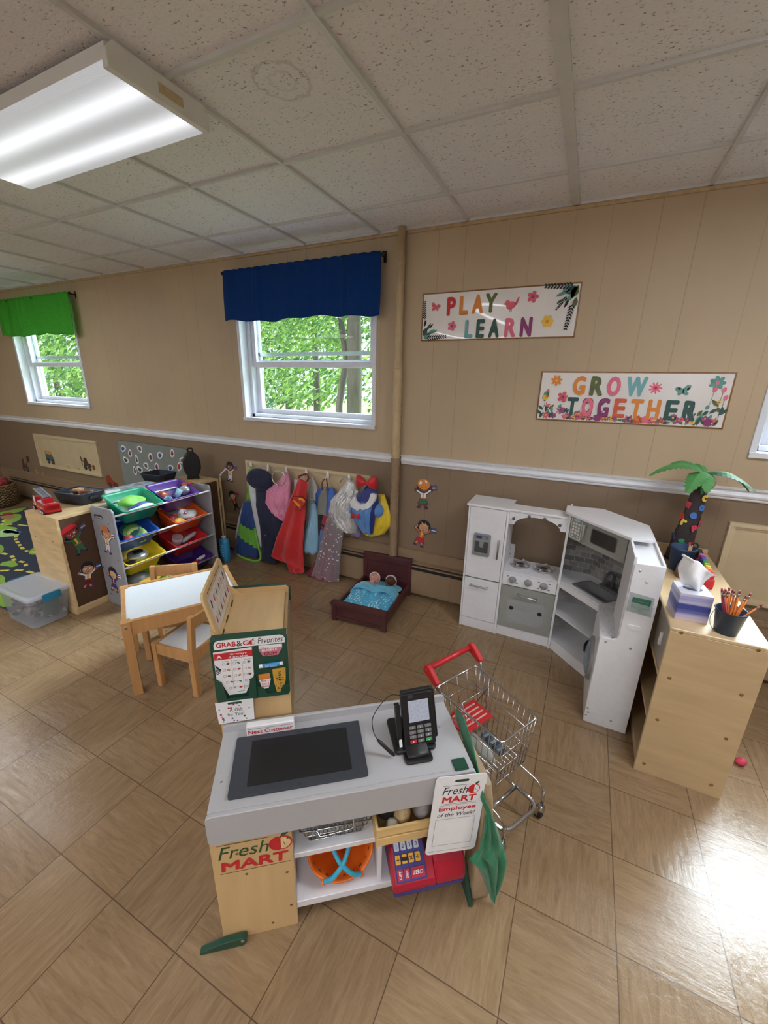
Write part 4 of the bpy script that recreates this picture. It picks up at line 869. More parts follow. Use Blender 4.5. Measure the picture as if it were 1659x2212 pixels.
on('cloth_apron',M().grid(gcl,18,48),gc,'emerald green cloth apron hanging off the right end of the counter','apron',(.86,.06,.14),solid=.004)
# ================= SHOPPING CART =================
CT=(-.18,-1.545,0); CR=R(-28)
kt2=thing('shopping_cart','small chrome toy shopping cart with red handle beside the counter','shopping cart',CT,CR)
def rk(name,m,mt=chrome,par=kt2,**k): return build(m,name,mt,par,**k)
bx,fx,zb,zr_=-.165,.150,.285,.505
def hw(x): return .120+(.098-.120)*(x-bx)/(fx-bx)
zt=lambda x: .520+(.500-.520)*(x-bx)/(fx-bx)
m=M(); m.tube(pipe([(bx,-hw(bx),zt(bx)),(fx,-hw(fx),zt(fx)),(fx,hw(fx),zt(fx)),(bx,hw(bx),zt(bx)),(bx,-hw(bx)+.001,zt(bx))],.02),.0042,8); 
rk('basket_rim',m)
w=M(); r0=.0016; bxx=-.11; s_=.86
def low(x,s,z):  # side wall point that leans in towards the floor of the basket
    k=(zt(x)-z)/(zt(x)-zb); return (x*(1-.1*k)+(.0 if x>0 else -.0),s*hw(x)*(1-.16*k),z)
for s in(-1,1):
    for i in range(13):
        x=bx+(fx-bx)*i/12; w.tube([low(x,s,zt(x)),low(x,s,zb+.004*math.sin(i))],.0022 if i in(0,12) else r0,5)
    for z in (.43,.355,zb): w.tube([low(bx,s,z),low(fx,s,z)],.0026 if z==zb else .002,5)
rk('side_wires',w)
w=M()
for i in range(9):
    u=-1+2*i/8; a=low(fx,u,zt(fx)); b_=low(fx,u,zb); w.tube([a,b_],r0,5)
    b2=low(bx,u,zb); w.tube([b_,b2],r0,5)
for z in (.43,.355,zb): w.tube([low(fx,-1,z),low(fx,1,z)],.0026 if z==zb else .002,5)
for i in range(5): x=bx+(fx-bx)*i/5; w.tube([low(x,-1,zb),low(x,1,zb)],.002,5)
rk('floor_wires',w)
w=M()
for i in range(5): u=-1+2*i/4; w.tube([low(bx,u,zt(bx)),low(bx+.02,u*.95,.40)],r0,5)
w.tube([low(bx,-1,.44),low(bx,1,.44)],.002,5); w.tube([(-.12,-.09,.375),(-.06,-.075,.50),(-.06,.075,.50),(-.12,.09,.375)],.0024,6); w.tube([(-.06,-.075,.50),(-.03,-.07,.39)],.002,5); w.tube([(-.06,.075,.50),(-.03,.07,.39)],.002,5)
rk('seat_wires',w)
st=M().box(-.135,-.025,-.085,.085,.372,.380,0)
for i in range(4): st.box(-.118+i*.022,-.111+i*.022,-.06,.07,.3795,.3815,1)
rk('child_seat',st,[red,mat('slot_pale',(206,176,160),.6)],bevel=.003)
hd=M().cyl((-.207,-.115,.585),(-.207,.115,.585),.0115,n=14); hnd=rk('handle',hd,red)
for s in(-1,1):
    e=M().prism(F((0,s*.126-.011,0),(1,0,0),(0,0,1)),[(-.226,.570),(-.221,.596),(-.205,.606),(-.188,.598),(-.140,.556),(-.150,.540),(-.160,.538)],-.022,0)
    rk('handle_end',e,red,hnd,bevel=.005); rk('screw_head',M().lathe((-.206,s*.126-.011+(.0005 if s<0 else .023)-(0 if s>0 else .0),.585),[(0,.002),(.004,.001),(.005,0)],8,0,(0,-1 if s<0 else 1,0)),steel,hnd)
for s in(-1,1):
    y=s*.112; p_=pipe([(-.150,s*.122,.548),(-.135,s*.122,.52),(-.060,y,.30),(-.175,y,.115),(.060,y*.85,.122),(.112,y*.86,.122)],.04,5)
    rk('frame_tube',M().tube(p_,.0055,8))
    rk('side_rod',M().tube(pipe([(-.03,s*.10,.280),(.02,s*.118+.01,.205),(.185,s*.120+.035,.165),(.200,s*.120+.035,.085)],.03),.0034,7)); rk('fork_tube',M().cyl((.199,s*.120+.035,.150),(.199,s*.120+.035,.070),.006,n=10))
rk('frame_tube',M().tube(pipe([(.110,-.095,.122),(.195,-.07,.098),(.205,.12,.098),(.110,.10,.122)],.045,6),.0085,10)); rk('cross_tube',M().cyl((.112,-.095,.122),(.112,.095,.122),.007,n=10)); rk('cross_tube',M().cyl((-.165,-.112,.118),(-.165,.112,.118),.006,n=10))
rub=mat('dark_rubber',(44,40,38),.7)
for x,ys,yo in ((.185,.118,.035),(-.165,.118,0)):
    for s in(-1,1):
        wl=rk('caster',M().lathe((x,s*ys+yo-.009,.026),[(.0,0),(.020,0),(.026,.004),(.026,.014),(.020,.018),(0,.018)],18,0,(0,1,0)),rub)
        rk('caster_cup',M().lathe((x+.012,s*ys+yo+.004*s,.052),[(.013,-.010),(.017,-.006),(.017,.002),(.012,.008),(.012,.016),(0,.018)],16).box(x-.004,x+.010,s*ys+yo-.011,s*ys+yo-.009,.018,.056).box(x-.004,x+.010,s*ys+yo+.009,s*ys+yo+.011,.018,.056),chrome,wl)
# clear plastic pack lying in the cart
X=TR[kt2.name]
q=random.Random(6); tp=M(); tpos=Vector((.020,.010,.310)); ax=Vector((.96,-.10,0)).normalized(); ay=Vector((.10,.96,0)).normalized()
for k in range(9): tp.obox(tpos+ax*(-.045+k*.0125)+ay*.022+Vector((0,0,.0)),ax*.0055,ay*(.014+.003*(k%2)),Vector((0,0,.012)),k%3)
tp.obox(tpos+ay*.022+Vector((0,0,-.008)),ax*.062,ay*.020,Vector((0,0,.004)),1)
tp.v=[X@v for v in tp.v]
single(tp,'toy_track',[mat('steel_blue',(86,106,128),.3,.4),mat('pale_steel',(168,180,188),.25,.5),mat('deep_blue_grey',(48,62,84),.35)],'blue-grey ribbed toy strip lying in the shopping cart','toy',X@(tpos-Vector((0,0,.012))),CR,world=True)
bt=M(); a0=tpos+ay*-.034+Vector((0,0,.004)); pr2=[(0,-.07),(.018,-.068),(.022,-.05),(.022,.03),(.016,.05),(.008,.06),(.008,.074),(0,.075)]
bt.lathe(a0,pr2,18,0,ax); bt.v=[X@v for v in bt.v]
single(bt,'clear_bottle',glass_mat('clear_bottle_plastic',(220,230,230),.05,alpha=.3),'clear plastic toy bottle lying in the shopping cart','toy bottle',X@(a0-Vector((0,0,.022))),CR,world=True)
# ================= BANNERS ON THE WALL =================
def flower(m,f,x,y,r,mi,mc,n=5,d=.001,rot=0,w=.36):
    for k in range(n): a=rot+2*PI*k/n; m.oval(f,x+r*.55*math.cos(a),y+r*.55*math.sin(a),r*.46,r*w,d+.00003*k,mi,12,a)
    m.oval(f,x,y,r*.26,None,d+.0004,mc,10)
def leaf(m,f,x,y,l,w,rot,mi,d=.0008):
    c_,s_=math.cos(rot),math.sin(rot); pts=[(0,0)]+[(l*t,w*math.sin(PI*t)) for t in (.2,.4,.6,.8)]+[(l,0)]+[(l*t,-w*math.sin(PI*t)) for t in (.8,.6,.4,.2)]
    m.flat(f,[(x+a*c_-b*s_,y+a*s_+b*c_) for a,b in pts],d,mi)
def fern(m,f,x,y,l,rot,mi,n=8,d=.0009):
    c_,s_=math.cos(rot),math.sin(rot); m.line(f,x,y,x+l*c_,y+l*s_,.0016,d,mi)
    for k in range(n):
        t=(k+1)/(n+.5); 
        for s in(-1,1): leaf(m,f,x+l*t*c_,y+l*t*s_,l*.17*(1.1-.5*t),l*.030,rot+s*.75,mi,d+.0001)
def butterfly(m,f,x,y,r,mi,mc,rot=0,d=.001):
    for s in(-1,1):
        m.oval(f,x+s*r*.55*math.cos(rot)-r*.3*math.sin(rot),y+r*.3*math.cos(rot)+s*r*.55*math.sin(rot),r*.62,r*.40,d,mi,12,rot+s*.7); m.oval(f,x+s*r*.42,y-r*.38,r*.40,r*.30,d+.0001,mi,12,rot-s*.7); m.oval(f,x+s*r*.62,y+r*.32,r*.24,r*.18,d+.0004,mc,10,rot+s*.7)
    m.oval(f,x,y,r*.10,r*.5,d+.0006,mc,10,rot-.2)
BM=[mat('gloss_banner_paper',(232,228,226),.22,noise=(6,.012),bump=(9,.10),coat=.3),mat('wood_print_border',(150,110,72),.4,noise=((30,4,30),.10)),ired,ior,mat('olive_print',(92,102,54),.5),iteal,idk,ipink,iplum,mat('rust_print',(204,92,58),.5),iyel,mat('rose_print',(216,96,112),.5),mat('leaf_print',(96,150,142),.5),mat('mauve_print',(150,84,124),.5),ink]
def banner(x0,z0,w,h,label):
    t=thing('banner',label,'banner',(x0+w/2,0,z0+h/2),0,'flowery banners on the wall'); 
    sh=M(); 
    def fn(u,v): return (-w/2+w*u,-.004-.0016*math.sin(u*9+v*3)-.0012*math.sin(v*7+u*4),-h/2+h*v)
    sh.grid(fn,118,36,lambda u,v: 1 if (u<.0085 or u>.9915 or v<.0277 or v>.9723) else 0)
    build(sh,'sheet',BM,t,solid=.0008)
    return t,F((0,-.0068,0),(1,0,0),(0,0,1))
BW,BH=.980,.297
t,f=banner(-1.119,1.951,BW,BH,'flowery wall banner lettered Play Learn')
l=M(); pos=dict(P=(-.285,.050,2),L=(-.200,.052,3),A=(-.110,.054,3),Y=(-.025,.056,4))
for ch,(x,z,mi) in pos.items(): l.text(f,ch,x,z+.010,.112,.060 if ch in 'PL' else .075,mi,.042)
for ch,x,mi in (('L',-.155,5),('E',-.080,6),('A',.008,6),('R',.110,7),('N',.205,8)): l.text(f,ch,x,-.082,.112,.055 if ch in 'LE' else .070,mi,.042)
build(l,'lettering',BM,t)
d=M(); flower(d,f,.225,.085,.034,11,8,5); flower(d,f,-.272,-.060,.032,7,8,5); flower(d,f,.325,-.055,.036,10,3,6); butterfly(d,f,-.395,.060,.030,mat('x',(230,170,150)) and 11,9,-.3)
d.oval(f,.100,.045,.030,.022,.001,11,14,.3); d.oval(f,.078,.060,.016,None,.0011,11,12); d.flat(f,[(.12,.05),(.142,.095),(.148,.085),(.135,.045)],.001,11); d.flat(f,[(.062,.060),(.050,.056),(.064,.053)],.0012,9); d.line(f,.098,.025,.095,.008,.003,.001,9); d.line(f,.106,.025,.107,.008,.003,.001,9)
for x,y,l_,r_ in ((.46,.128,.17,3.08),(.455,.045,.15,-1.72),(-.46,-.132,.15,.06),(-.468,-.02,.12,1.62),(.42,.08,.09,-2.2)): fern(d,f,x,y,l_,r_,14,9)
for x,y,l_,w,r_,mi in ((.472,.132,.075,.022,-2.0,4),(.472,.120,.07,.022,-2.75,6),(.44,.134,.06,.018,-2.6,12),(.466,.10,.08,.012,-2.35,12),(.42,.105,.07,.010,-2.75,12),(.40,.065,.045,.007,-2.5,6),(.43,.06,.05,.008,-2.0,14),(.47,.07,.06,.014,-1.7,4),(-.472,-.132,.06,.020,.5,12),(-.472,-.115,.055,.018,1.2,6),(-.45,-.11,.07,.010,.55,12),(-.455,-.085,.06,.009,.95,6),(-.42,-.10,.055,.008,.4,12),(-.47,-.06,.05,.009,1.3,14),(-.43,-.07,.04,.006,.9,14)): leaf(d,f,x,y,l_,w,r_,mi)
build(d,'flower_print',BM,t)
t,f=banner(-.299,1.462,BW,BH,'flowery wall banner lettered Grow Together')
l=M()
for ch,x,mi in (('G',-.262,3),('R',-.165,4),('O',-.075,7),('W',.040,5)): l.text(f,ch,x,.066,.112,.105 if ch=='W' else .072,mi,.042)
for k,(ch,mi) in enumerate(zip('TOGETHER',(6,7,8,9,3,3,6,6))):
    x=-.285+k*.0865; 
    for ox,oy in ((.004,0),(-.004,0),(0,.005),(0,-.005)): l.text(f,ch,x+ox,-.058+oy,.114,.068,0,.05,0,.0016)
    l.text(f,ch,x,-.058,.112,.064,mi,.040,0,.0022)
build(l,'lettering',BM,t)
d=M(); flower(d,f,-.395,.095,.034,3,10,7,rot=.2,w=.22); flower(d,f,-.345,-.003,.034,11,8,5); flower(d,f,.135,.062,.034,7,2,9,w=.15); butterfly(d,f,.270,.050,.034,12,14,.25); flower(d,f,.415,.095,.038,12,7,7,w=.26)
q=random.Random(9)
for k in range(110):
    u=q.uniform(-1,1); e=abs(u)**2.2; x=u*.47; z=-.140+q.uniform(0,.03+.16*e**1.6); leaf(d,f,x,max(-.136,z-.02),q.uniform(.03,.055)*(.6+.5*e),.009,q.uniform(.6,2.5),q.choice((6,12,4,6)),.0007+.00001*k)
for k in range(64):
    u=q.uniform(-1,1); e=abs(u)**2.2; x=u*.455; z=-.128+q.uniform(0,.012+.13*e**1.5); flower(d,f,x,max(-.118,z),q.uniform(.012,.024),q.choice((11,13,7,10,9,13,8)),q.choice((8,10,3)),q.choice((5,5,7,9)),.0010+.00002*k,q.random(),q.choice((.36,.2)))
for x,z,h_ in ((.40,.02,.05),(.44,.0,.07),(.455,-.03,.06),(-.45,-.01,.05)): d.line(f,x,z-.06,x+.01,z+h_-.02,.002,.001,4); d.oval(f,x+.012,z+h_-.012,.010,.015,.0012,7,10,-.3)
build(d,'flower_print',BM,t)
# ================= CHILD FIGURE DECALS =================
DM=[mat('decal_outline',(74,66,104),.5),mat('decal_skin_brown',(122,70,50),.5),mat('decal_skin_tan',(208,156,124),.5),ink,ior,paper,mat('decal_green',(58,112,70),.5),ired,mat('decal_orange',(206,112,60),.5),iblue,ipurp,mat('decal_skin_pale',(222,186,140),.5),mat('decal_maroon',(112,30,44),.5),mat('decal_straw',(196,140,92),.5),iyel]
def decal(o,ux,uy,h,label,skin,hair,top,bottom,hat=None,lean=0,flag=(9,5),kind='skirt',face=True,group='child figure stickers'):
    """h: height in metres of the whole sticker; figure drawn in unit square-ish space."""
    f=F(Vector((0,0,0)),ux,uy); s=h
    t=M(); A=lambda x,y:(x*s,y*s)
    c_,s_=math.cos(lean),math.sin(lean)
    def T(p): x,y=p; return ((x*c_-y*s_)*s,(x*s_+y*c_)*s)
    def ov(x,y,a,b,d,mi,n=20,rot=0): X_,Y_=T((x,y)); t.oval(f,X_,Y_,a*s,b*s,d,mi,n,rot+lean)
    def pg(pts,d,mi): t.flat(f,[T(p) for p in pts],d,mi)
    def ln(x0,y0,x1,y1,w,d,mi): a=T((x0,y0));b=T((x1,y1)); t.line(f,*a,*b,w*s,d,mi)
    g=.028
    body=[(-.09,.02),(.09,.02),(.085,-.16),(.16,-.34),(-.16,-.34),(-.085,-.16)] if kind=='skirt' else [(-.10,.02),(.10,.02),(.11,-.24),(.10,-.36),(-.10,-.36),(-.11,-.24)]
    # outline layer, prism for a real sticker edge
    t.prism(f,[(x*s,y*s) for x,y in [(.0,0)]+[(0,0)]] if False else [T((.21*math.cos(2*PI*k/24)*1.12,.225+.235*math.sin(2*PI*k/24)*1.02)) for k in range(24)],0,.0007,0)
    pg([(x*1.22,(y+.15)*1.10-.15) for x,y in body],.0007,0)
    for x0,y0,x1,y1 in ((-.07,.0,-.25,.10),(.07,.0,.26,.16)): ln(x0,y0,x1,y1,.11,.0007,0); ov(x1,y1,.065,.065,.0007,0,12)
    for x1 in (-.10,.08): ln(x1*.6,-.30,x1*1.3,-.46,.11,.0007,0); ov(x1*1.4,-.46,.07,.05,.0007,0,12)
    pg([(.24,.13),(.44,.16),(.42,.32),(.24,.28)],.0007,0)
    # figure
    ln(-.06,-.01,-.24,.09,.055,.0010,top); ov(-.25,.10,.038,.038,.0011,skin,12); ln(.06,-.01,.25,.15,.055,.0010,top); ov(.26,.16,.038,.038,.0011,skin,12)
    for x1 in (-.10,.08): ln(x1*.6,-.30,x1*1.2,-.44,.06,.0010,skin if kind=='skirt' else bottom); ov(x1*1.35,-.455,.05,.03,.0011,3 if kind!='skirt' else 12,12)
    pg(body,.0012,bottom); pg([(-.09,.02),(.09,.02),(.088,-.16),(-.088,-.16)],.0014,top); pg([(-.03,.02),(.03,.02),(.022,-.15),(-.022,-.15)],.0016,14 if top!=14 else 4); pg([(-.09,-.14),(.09,-.14),(.09,-.17),(-.09,-.17)],.0016,8)
    ov(0,.235,.205,.215,.0013,hair,28); ov(-.19,.19,.035,.045,.0012,skin,10); ov(.19,.19,.035,.045,.0012,skin,10)
    ov(.01,.185,.165,.155,.0016,skin,24)
    if face:
        for x in(-.065,.075): ov(x,.205,.033,.040,.0018,5,12); ov(x+.006,.205,.015,.020,.002,3,10); ln(x-.03,.262,x+.03,.268,.012,.0018,3)
        pg([(-.05,.12),(.07,.125),(.045,.085),(.0,.075),(-.03,.09)],.0018,12); pg([(-.04,.118),(.06,.122),(.05,.108),(-.03,.105)],.002,5); ov(.012,.155,.016,.012,.0018,8,8)
    else: pg([(-.05,.12),(.07,.125),(.045,.085),(.0,.075),(-.03,.09)],.0018,12); pg([(-.04,.118),(.06,.122),(.05,.108),(-.03,.105)],.002,5)
    if hat=='turban': ov(0,.30,.21,.17,.0020,4,24); pg([(-.12,.40),(-.05,.36),(-.09,.27),(-.16,.30)],.0023,5); pg([(.03,.45),(.10,.42),(.13,.34),(.05,.36)],.0023,5)
    elif hat=='beret': ov(-.01,.33,.235,.125,.0020,7,24,.12); pg([(-.20,.24),(.20,.28),(.19,.32),(-.20,.30)],.0023,12)
    elif hat=='straw': ov(0,.30,.30,.085,.0020,13,24,-.25); ov(-.01,.37,.14,.12,.0021,8,20,-.2)
    elif hat=='band': ln(-.14,.36,.02,.27,.018,.002,14); ln(.16,.30,.02,.27,.018,.002,14); ln(.02,.27,.03,.40,.014,.002,14)
    else: pg([(-.20,.24),(-.12,.36),(.10,.34),(.20,.22),(.08,.30),(-.10,.30)],.002,hair)
    pg([(.26,.15),(.42,.17),(.405,.30),(.26,.265)],.0012,flag[0]); pg([(.27,.19),(.41,.21),(.406,.245),(.27,.225)],.0014,flag[1]); ln(.255,.12,.25,.29,.012,.0014,3)
    n=f[3]; o=Vector(o)+n*.0004
    X=Matrix(((f[1].x,f[2].x,f[3].x,0),(f[1].y,f[2].y,f[3].y,0),(f[1].z,f[2].z,f[3].z,0),(0,0,0,1)))
    ob=build(t,'wall_sticker',DM,None,loc=o); return tag(ob,label,'sticker',group)
WX,WZ=(1,0,0),(0,0,1)
decal((-1.046,-.0005,.862),WX,WZ,.245,'child sticker with orange and white turban to the right of the wall pipe',1,3,5,6,'turban',0,(9,14))
decal((-1.040,-.0005,.540),WX,WZ,.245,'dancing child sticker in orange and red to the right of the pipe',2,3,8,7,'band',-.22,(9,5),face=False)
decal((-3.060,-.0005,.815),WX,WZ,.215,'child sticker with dark hair and white top left of the coat hooks, upper one',1,3,5,5,None,-.1,(9,7),kind='pants')
decal((-3.045,-.0005,.525),WX,WZ,.210,'child sticker in red top left of the coat hooks, lower one',11,3,7,3,None,.35,(7,12),kind='pants',face=False)
# construction vehicle stickers low on the left wall
VM=[mat('sticker_blue_grey',(66,96,110),.5),mat('sticker_brown',(84,60,46),.5),mat('sticker_tyre',(34,34,36),.6),mat('sticker_tan',(190,150,90),.5),mat('sticker_rust',(150,60,40),.5),mat('sticker_khaki',(96,90,70),.5)]
def vsticker(x,z,fn,label,nm='wall_sticker'):
    m=M(); f=F((0,0,0),(1,0,0),(0,0,1)); fn(m,f); return tag(build(m,nm,VM,None,loc=(x,-.0067 if -6.5<x<-5.17 else -.0008,z)),label,'sticker','vehicle stickers on the left wall')
def wheel(m,f,x,z,r): m.oval(f,x,z,r,None,.0012,2,18); m.oval(f,x,z,r*.55,None,.0016,5,14)
def dump(m,f):
    m.prism(f,[(-.09,.02),(.10,.02),(.10,.05),(.07,.10),(-.085,.11)],0,.0008,0); m.flat(f,[(-.10,.13),(-.06,.16),(0,.145),(.05,.155),(.09,.12),(.07,.10),(-.09,.11)],.001,3); m.flat(f,[(-.085,.055),(-.03,.055),(-.03,.09),(-.085,.09)],.0012,5); wheel(m,f,-.035,.012,.034); wheel(m,f,.062,.008,.034)
def backhoe(m,f):
    m.prism(f,[(-.05,.02),(.08,.02),(.09,.05),(.03,.06),(.02,.12),(-.04,.12),(-.05,.06)],0,.0008,1); m.line(f,-.05,.06,-.10,.13,.016,.001,5); m.line(f,-.10,.13,-.088,.02,.014,.0012,1); m.line(f,.08,.03,.13,.02,.014,.001,5); m.flat(f,[(.12,-.02),(.165,-.01),(.16,.045),(.125,.05)],.0012,4); wheel(m,f,-.03,.0,.034); wheel(m,f,.055,-.004,.034)
def loader(m,f):
    m.prism(f,[(-.08,.02),(.07,.02),(.06,.06),(0,.065),(0,.14),(-.05,.14),(-.06,.06)],0,.0008,1); m.line(f,.03,.05,.10,.13,.016,.001,1); m.oval(f,.12,.15,.04,.05,.0012,1,12); wheel(m,f,-.04,.0,.034); wheel(m,f,.05,-.004,.034)
def cone(m,f): m.prism(f,[(-.02,0),(.02,0),(.004,.055),(-.004,.055)],0,.0008,3)
def pile(m,f): m.prism(f,[(-.05,0),(.05,0),(.02,.035),(-.02,.055)],0,.0008,3); m.oval(f,0,.015,.02,.01,.0012,5,10)
def bulld(m,f): m.prism(f,[(-.10,0),(.12,0),(.12,.05),(.04,.06),(-.04,.14),(-.10,.10)],0,.0008,4); wheel(m,f,-.04,.01,.03); wheel(m,f,.06,.01,.03)
vsticker(-6.272,.585,dump,'blue grey dump truck sticker on the framed panel under the left window'); vsticker(-5.46,.60,backhoe,'backhoe sticker at the right of the framed panel under the left window'); vsticker(-5.86,.530,pile,'small rubble pile sticker between the truck and backhoe stickers'); vsticker(-5.64,.528,cone,'small cone sticker beside the backhoe sticker')
vsticker(-6.97,.42,loader,'brown loader sticker on the wall above the woven basket'); vsticker(-6.70,.395,pile,'small rubble sticker to the right of the loader sticker'); vsticker(-6.55,.385,cone,'small cone sticker low on the wall right of the loader'); vsticker(-5.02,.42,bulld,'rusty red bulldozer sticker low on the wall behind the cabinet tray')
# ================= COAT HOOKS AND COSTUMES =================
hookm=mat('white_hook_plastic',(236,236,236),.3)
hooks=[(-2.757,.931,'with the green strapped costume'),(-2.553,.933,'behind the navy cap'),(-2.345,.931,'over the pink dress'),(-2.126,.936,'over the red cape'),(-1.905,.938,'over the grey and blue costume'),(-1.694,.936,'over the silver dress'),(-1.482,.936,'behind the red bow')]
h0=None
for x,z,w_ in hooks:
    lab='white adhesive wall hook '+w_
    if h0 is None:
        h0=thing('wall_hook',lab,'hook',(x,-.024,z),0,'white adhesive hooks in a row'); 
        build(M().prism(F((0,.0,0),(1,0,0),(0,0,1)),[(-.012,-.055),(.012,-.055),(.013,-.02),(.008,.004),(0,.012),(-.008,.004),(-.013,-.02)],-.0,.007),'hook_plate',hookm,h0,.002)
        build(M().tube(smooth([(0,-.006,-.035),(0,-.016,-.052),(0,-.030,-.050),(0,-.034,-.034)]),.005,8),'hook_prong',hookm,h0)
    else: dup(h0,(x,-.024,z),0,lab)
def sat(nm,c,r=.35,sh=.3,b=22):
    m=mat(nm,c,r,noise=(9,.05),sheen=sh,bump=(b,.8)); return m
def sack(levels,n=40,mi=0,seed=0,amp=.10,freq=7,cap=True,crk=.10):
    n=max(n,64)
    """closed hanging cloth: levels = (z, x centre, half width, y centre, half depth)"""
    q=random.Random(seed); ph=[q.uniform(0,6) for _ in range(4)]; rings=[]; L=[]
    for i in range(len(levels)-1):
        for k in range(9): t=k/9; L.append([a+(b-a)*t for a,b in zip(levels[i],levels[i+1])])
    L.append(levels[-1])
    for j,(z,xc,hw_,y,hd) in enumerate(L):
        v=j/(len(L)-1); r_=[]
        for k in range(n):
            a=2*PI*k/n; rip=1+amp*(.3+.9*v)*(math.sin(freq*a+ph[0]+v*1.5)+.5*math.sin((freq*2-3)*a+ph[1]-v*2))
            rip+=crk*(math.sin(23*a+11*v+ph[2])*math.sin(9*v*PI+3*a+ph[3])+.6*math.sin(37*a-17*v+ph[1])*math.sin(13*v+ph[0]))
            yy=y+hd*math.sin(a)*rip
            r_.append((xc+hw_*math.cos(a)*(1+.03*math.sin(5*v+ph[2])),min(yy,-.012),z+.006*math.sin(freq*a+ph[3])*v))
        rings.append(r_)
    return M().loft(rings,mi,cap)
def garment(m,nm,mats,label,loc_,cat='costume',**k): return single(m,nm,mats,label,cat,loc_,world=True,group='dress-up costumes on the hooks',**k)
# 1 space-suit style costume: navy tunic with lime band, white sleeves, lime straps
c=thing('hanging_costume','navy, lime and white costume with green straps on the leftmost hook','costume',(-2.80,-.09,.5),0,'dress-up costumes on the hooks')
navy=sat('royal_navy_cloth',(24,60,128),.6); lime=sat('lime_cloth',(112,184,60),.6); wht=sat('white_cloth',(212,214,222),.6)
m=sack([(.565,-2.785,.052,-.075,.030),(.42,-2.790,.092,-.085,.034),(.30,-2.795,.118,-.09,.036),(.10,-2.825,.145,-.10,.038),(.02,-2.845,.158,-.105,.038)],44,lambda u,v:1 if .46+.07*math.cos(2*PI*u)<v<.66+.07*math.cos(2*PI*u) else 0,1,.10,6)
build(m,'tunic',[navy,lime],c,world=True)
build(sack([(.745,-2.715,.036,-.075,.018),(.60,-2.700,.034,-.09,.018),(.42,-2.665,.036,-.10,.018),(.15,-2.600,.040,-.115,.018)],20,0,2,.10,3),'sleeve',wht,c,world=True)
build(sack([(.54,-2.840,.020,-.06,.016),(.36,-2.905,.034,-.07,.016),(.16,-2.965,.024,-.08,.014)],20,0,3,.08,3),'sleeve',wht,c,world=True)
for x0,x1 in ((-2.722,-2.775),(-2.686,-2.70)): build(sack([(.905,-2.745,.010,-.052,.008),(.80,(x0-2.745)/2,.024,-.06,.010),(.57,x1,.036,-.07,.012)],16,0,4,.06,3),'strap',lime,c,world=True)
build(M().tube(smooth([(-2.97,-.115,.02),(-2.88,-.15,.008),(-2.76,-.17,.008),(-2.66,-.165,.008),(-2.62,-.14,.05),(-2.66,-.13,.20),(-2.685,-.12,.33)]),[.011]*37,8),'strap',lime,c,world=True)
# 2 navy coat and cap
nv=sat('dark_navy_wool',(27,35,64),.8,.15); 
m=sack([(.80,-2.555,.05,-.065,.03),(.74,-2.560,.10,-.075,.04),(.55,-2.545,.125,-.09,.05),(.35,-2.505,.125,-.10,.05),(.15,-2.515,.105,-.11,.045),(.02,-2.53,.085,-.12,.04)],40,0,6,.06,5)
c=thing('hanging_coat','dark navy costume coat hanging behind the red cape','costume',(-2.53,-.1,.5),0,'dress-up costumes on the hooks'); build(m,'coat_body',nv,c,world=True)
build(sack([(.70,-2.47,.03,-.10,.03),(.50,-2.41,.05,-.11,.035),(.28,-2.38,.045,-.12,.03)],20,0,7,.05,3),'sleeve',nv,c,world=True); build(M().ball((-2.52,-.165,.30),.006),'button',steel,c,world=True); build(M().box(-2.562,-2.485,-.158,-.15,.27,.325),'pocket_flap',nv,c,.003,world=True)
m=M(); f=F((-2.555,-.135,.825),Vector((1,.1,.10)),Vector((-.05,-.15,1))); 
cr=[]; 
for rr_k,dd in ((.2,.030),(.6,.030),(.95,.022),(1,.012),(.96,-.002),(.80,-.014),(.74,-.03)): cr.append([P(f,.135*rr_k*math.cos(a)*(1+.06*math.cos(2*a)),.105*rr_k*math.sin(a),dd) for a in (2*PI*k/32 for k in range(32))])
m.loft(cr); garment(m,'peaked_cap',nv,'round dark navy cap hanging on the second hook from the left',(-2.555,-.12,.82),'cap')
# 3 pink dress and silver tiara ring
pk_=sat('pink_satin',(226,140,176),.3,.4); m=sack([(.905,-2.315,.016,-.06,.012),(.83,-2.325,.055,-.075,.03),(.72,-2.385,.125,-.10,.055),(.61,-2.385,.140,-.11,.06),(.53,-2.350,.115,-.11,.055),(.47,-2.315,.050,-.11,.03)],96,0,9,.26,8,True,.22)
garment(m,'hanging_dress',pk_,'pink satin dress bunched on the third hook',(-2.36,-.09,.68))
m=M().tube([(-2.330+.074*math.cos(a),-.150+.006*math.sin(a),.862+.062*math.sin(a)) for a in (2*PI*k/28 for k in range(28))],[.0055+.0018*(k%2) for k in range(28)],7,True); garment(m,'halo_headband',mat('silver_tinsel',(206,204,196),.25,.8,noise=(200,.2)),'silver tinsel ring hanging in front of the pink dress',(-2.33,-.15,.86),'headband')
garment(sack([(.84,-2.225,.018,-.05,.012),(.72,-2.205,.032,-.06,.018),(.60,-2.215,.03,-.06,.016)],20,0,11,.15,5),'silver_sleeve',sat('silver_pink_cloth',(206,190,198),.3,.4),'silvery sleeve peeking out between the pink dress and red cape',(-2.21,-.05,.72))
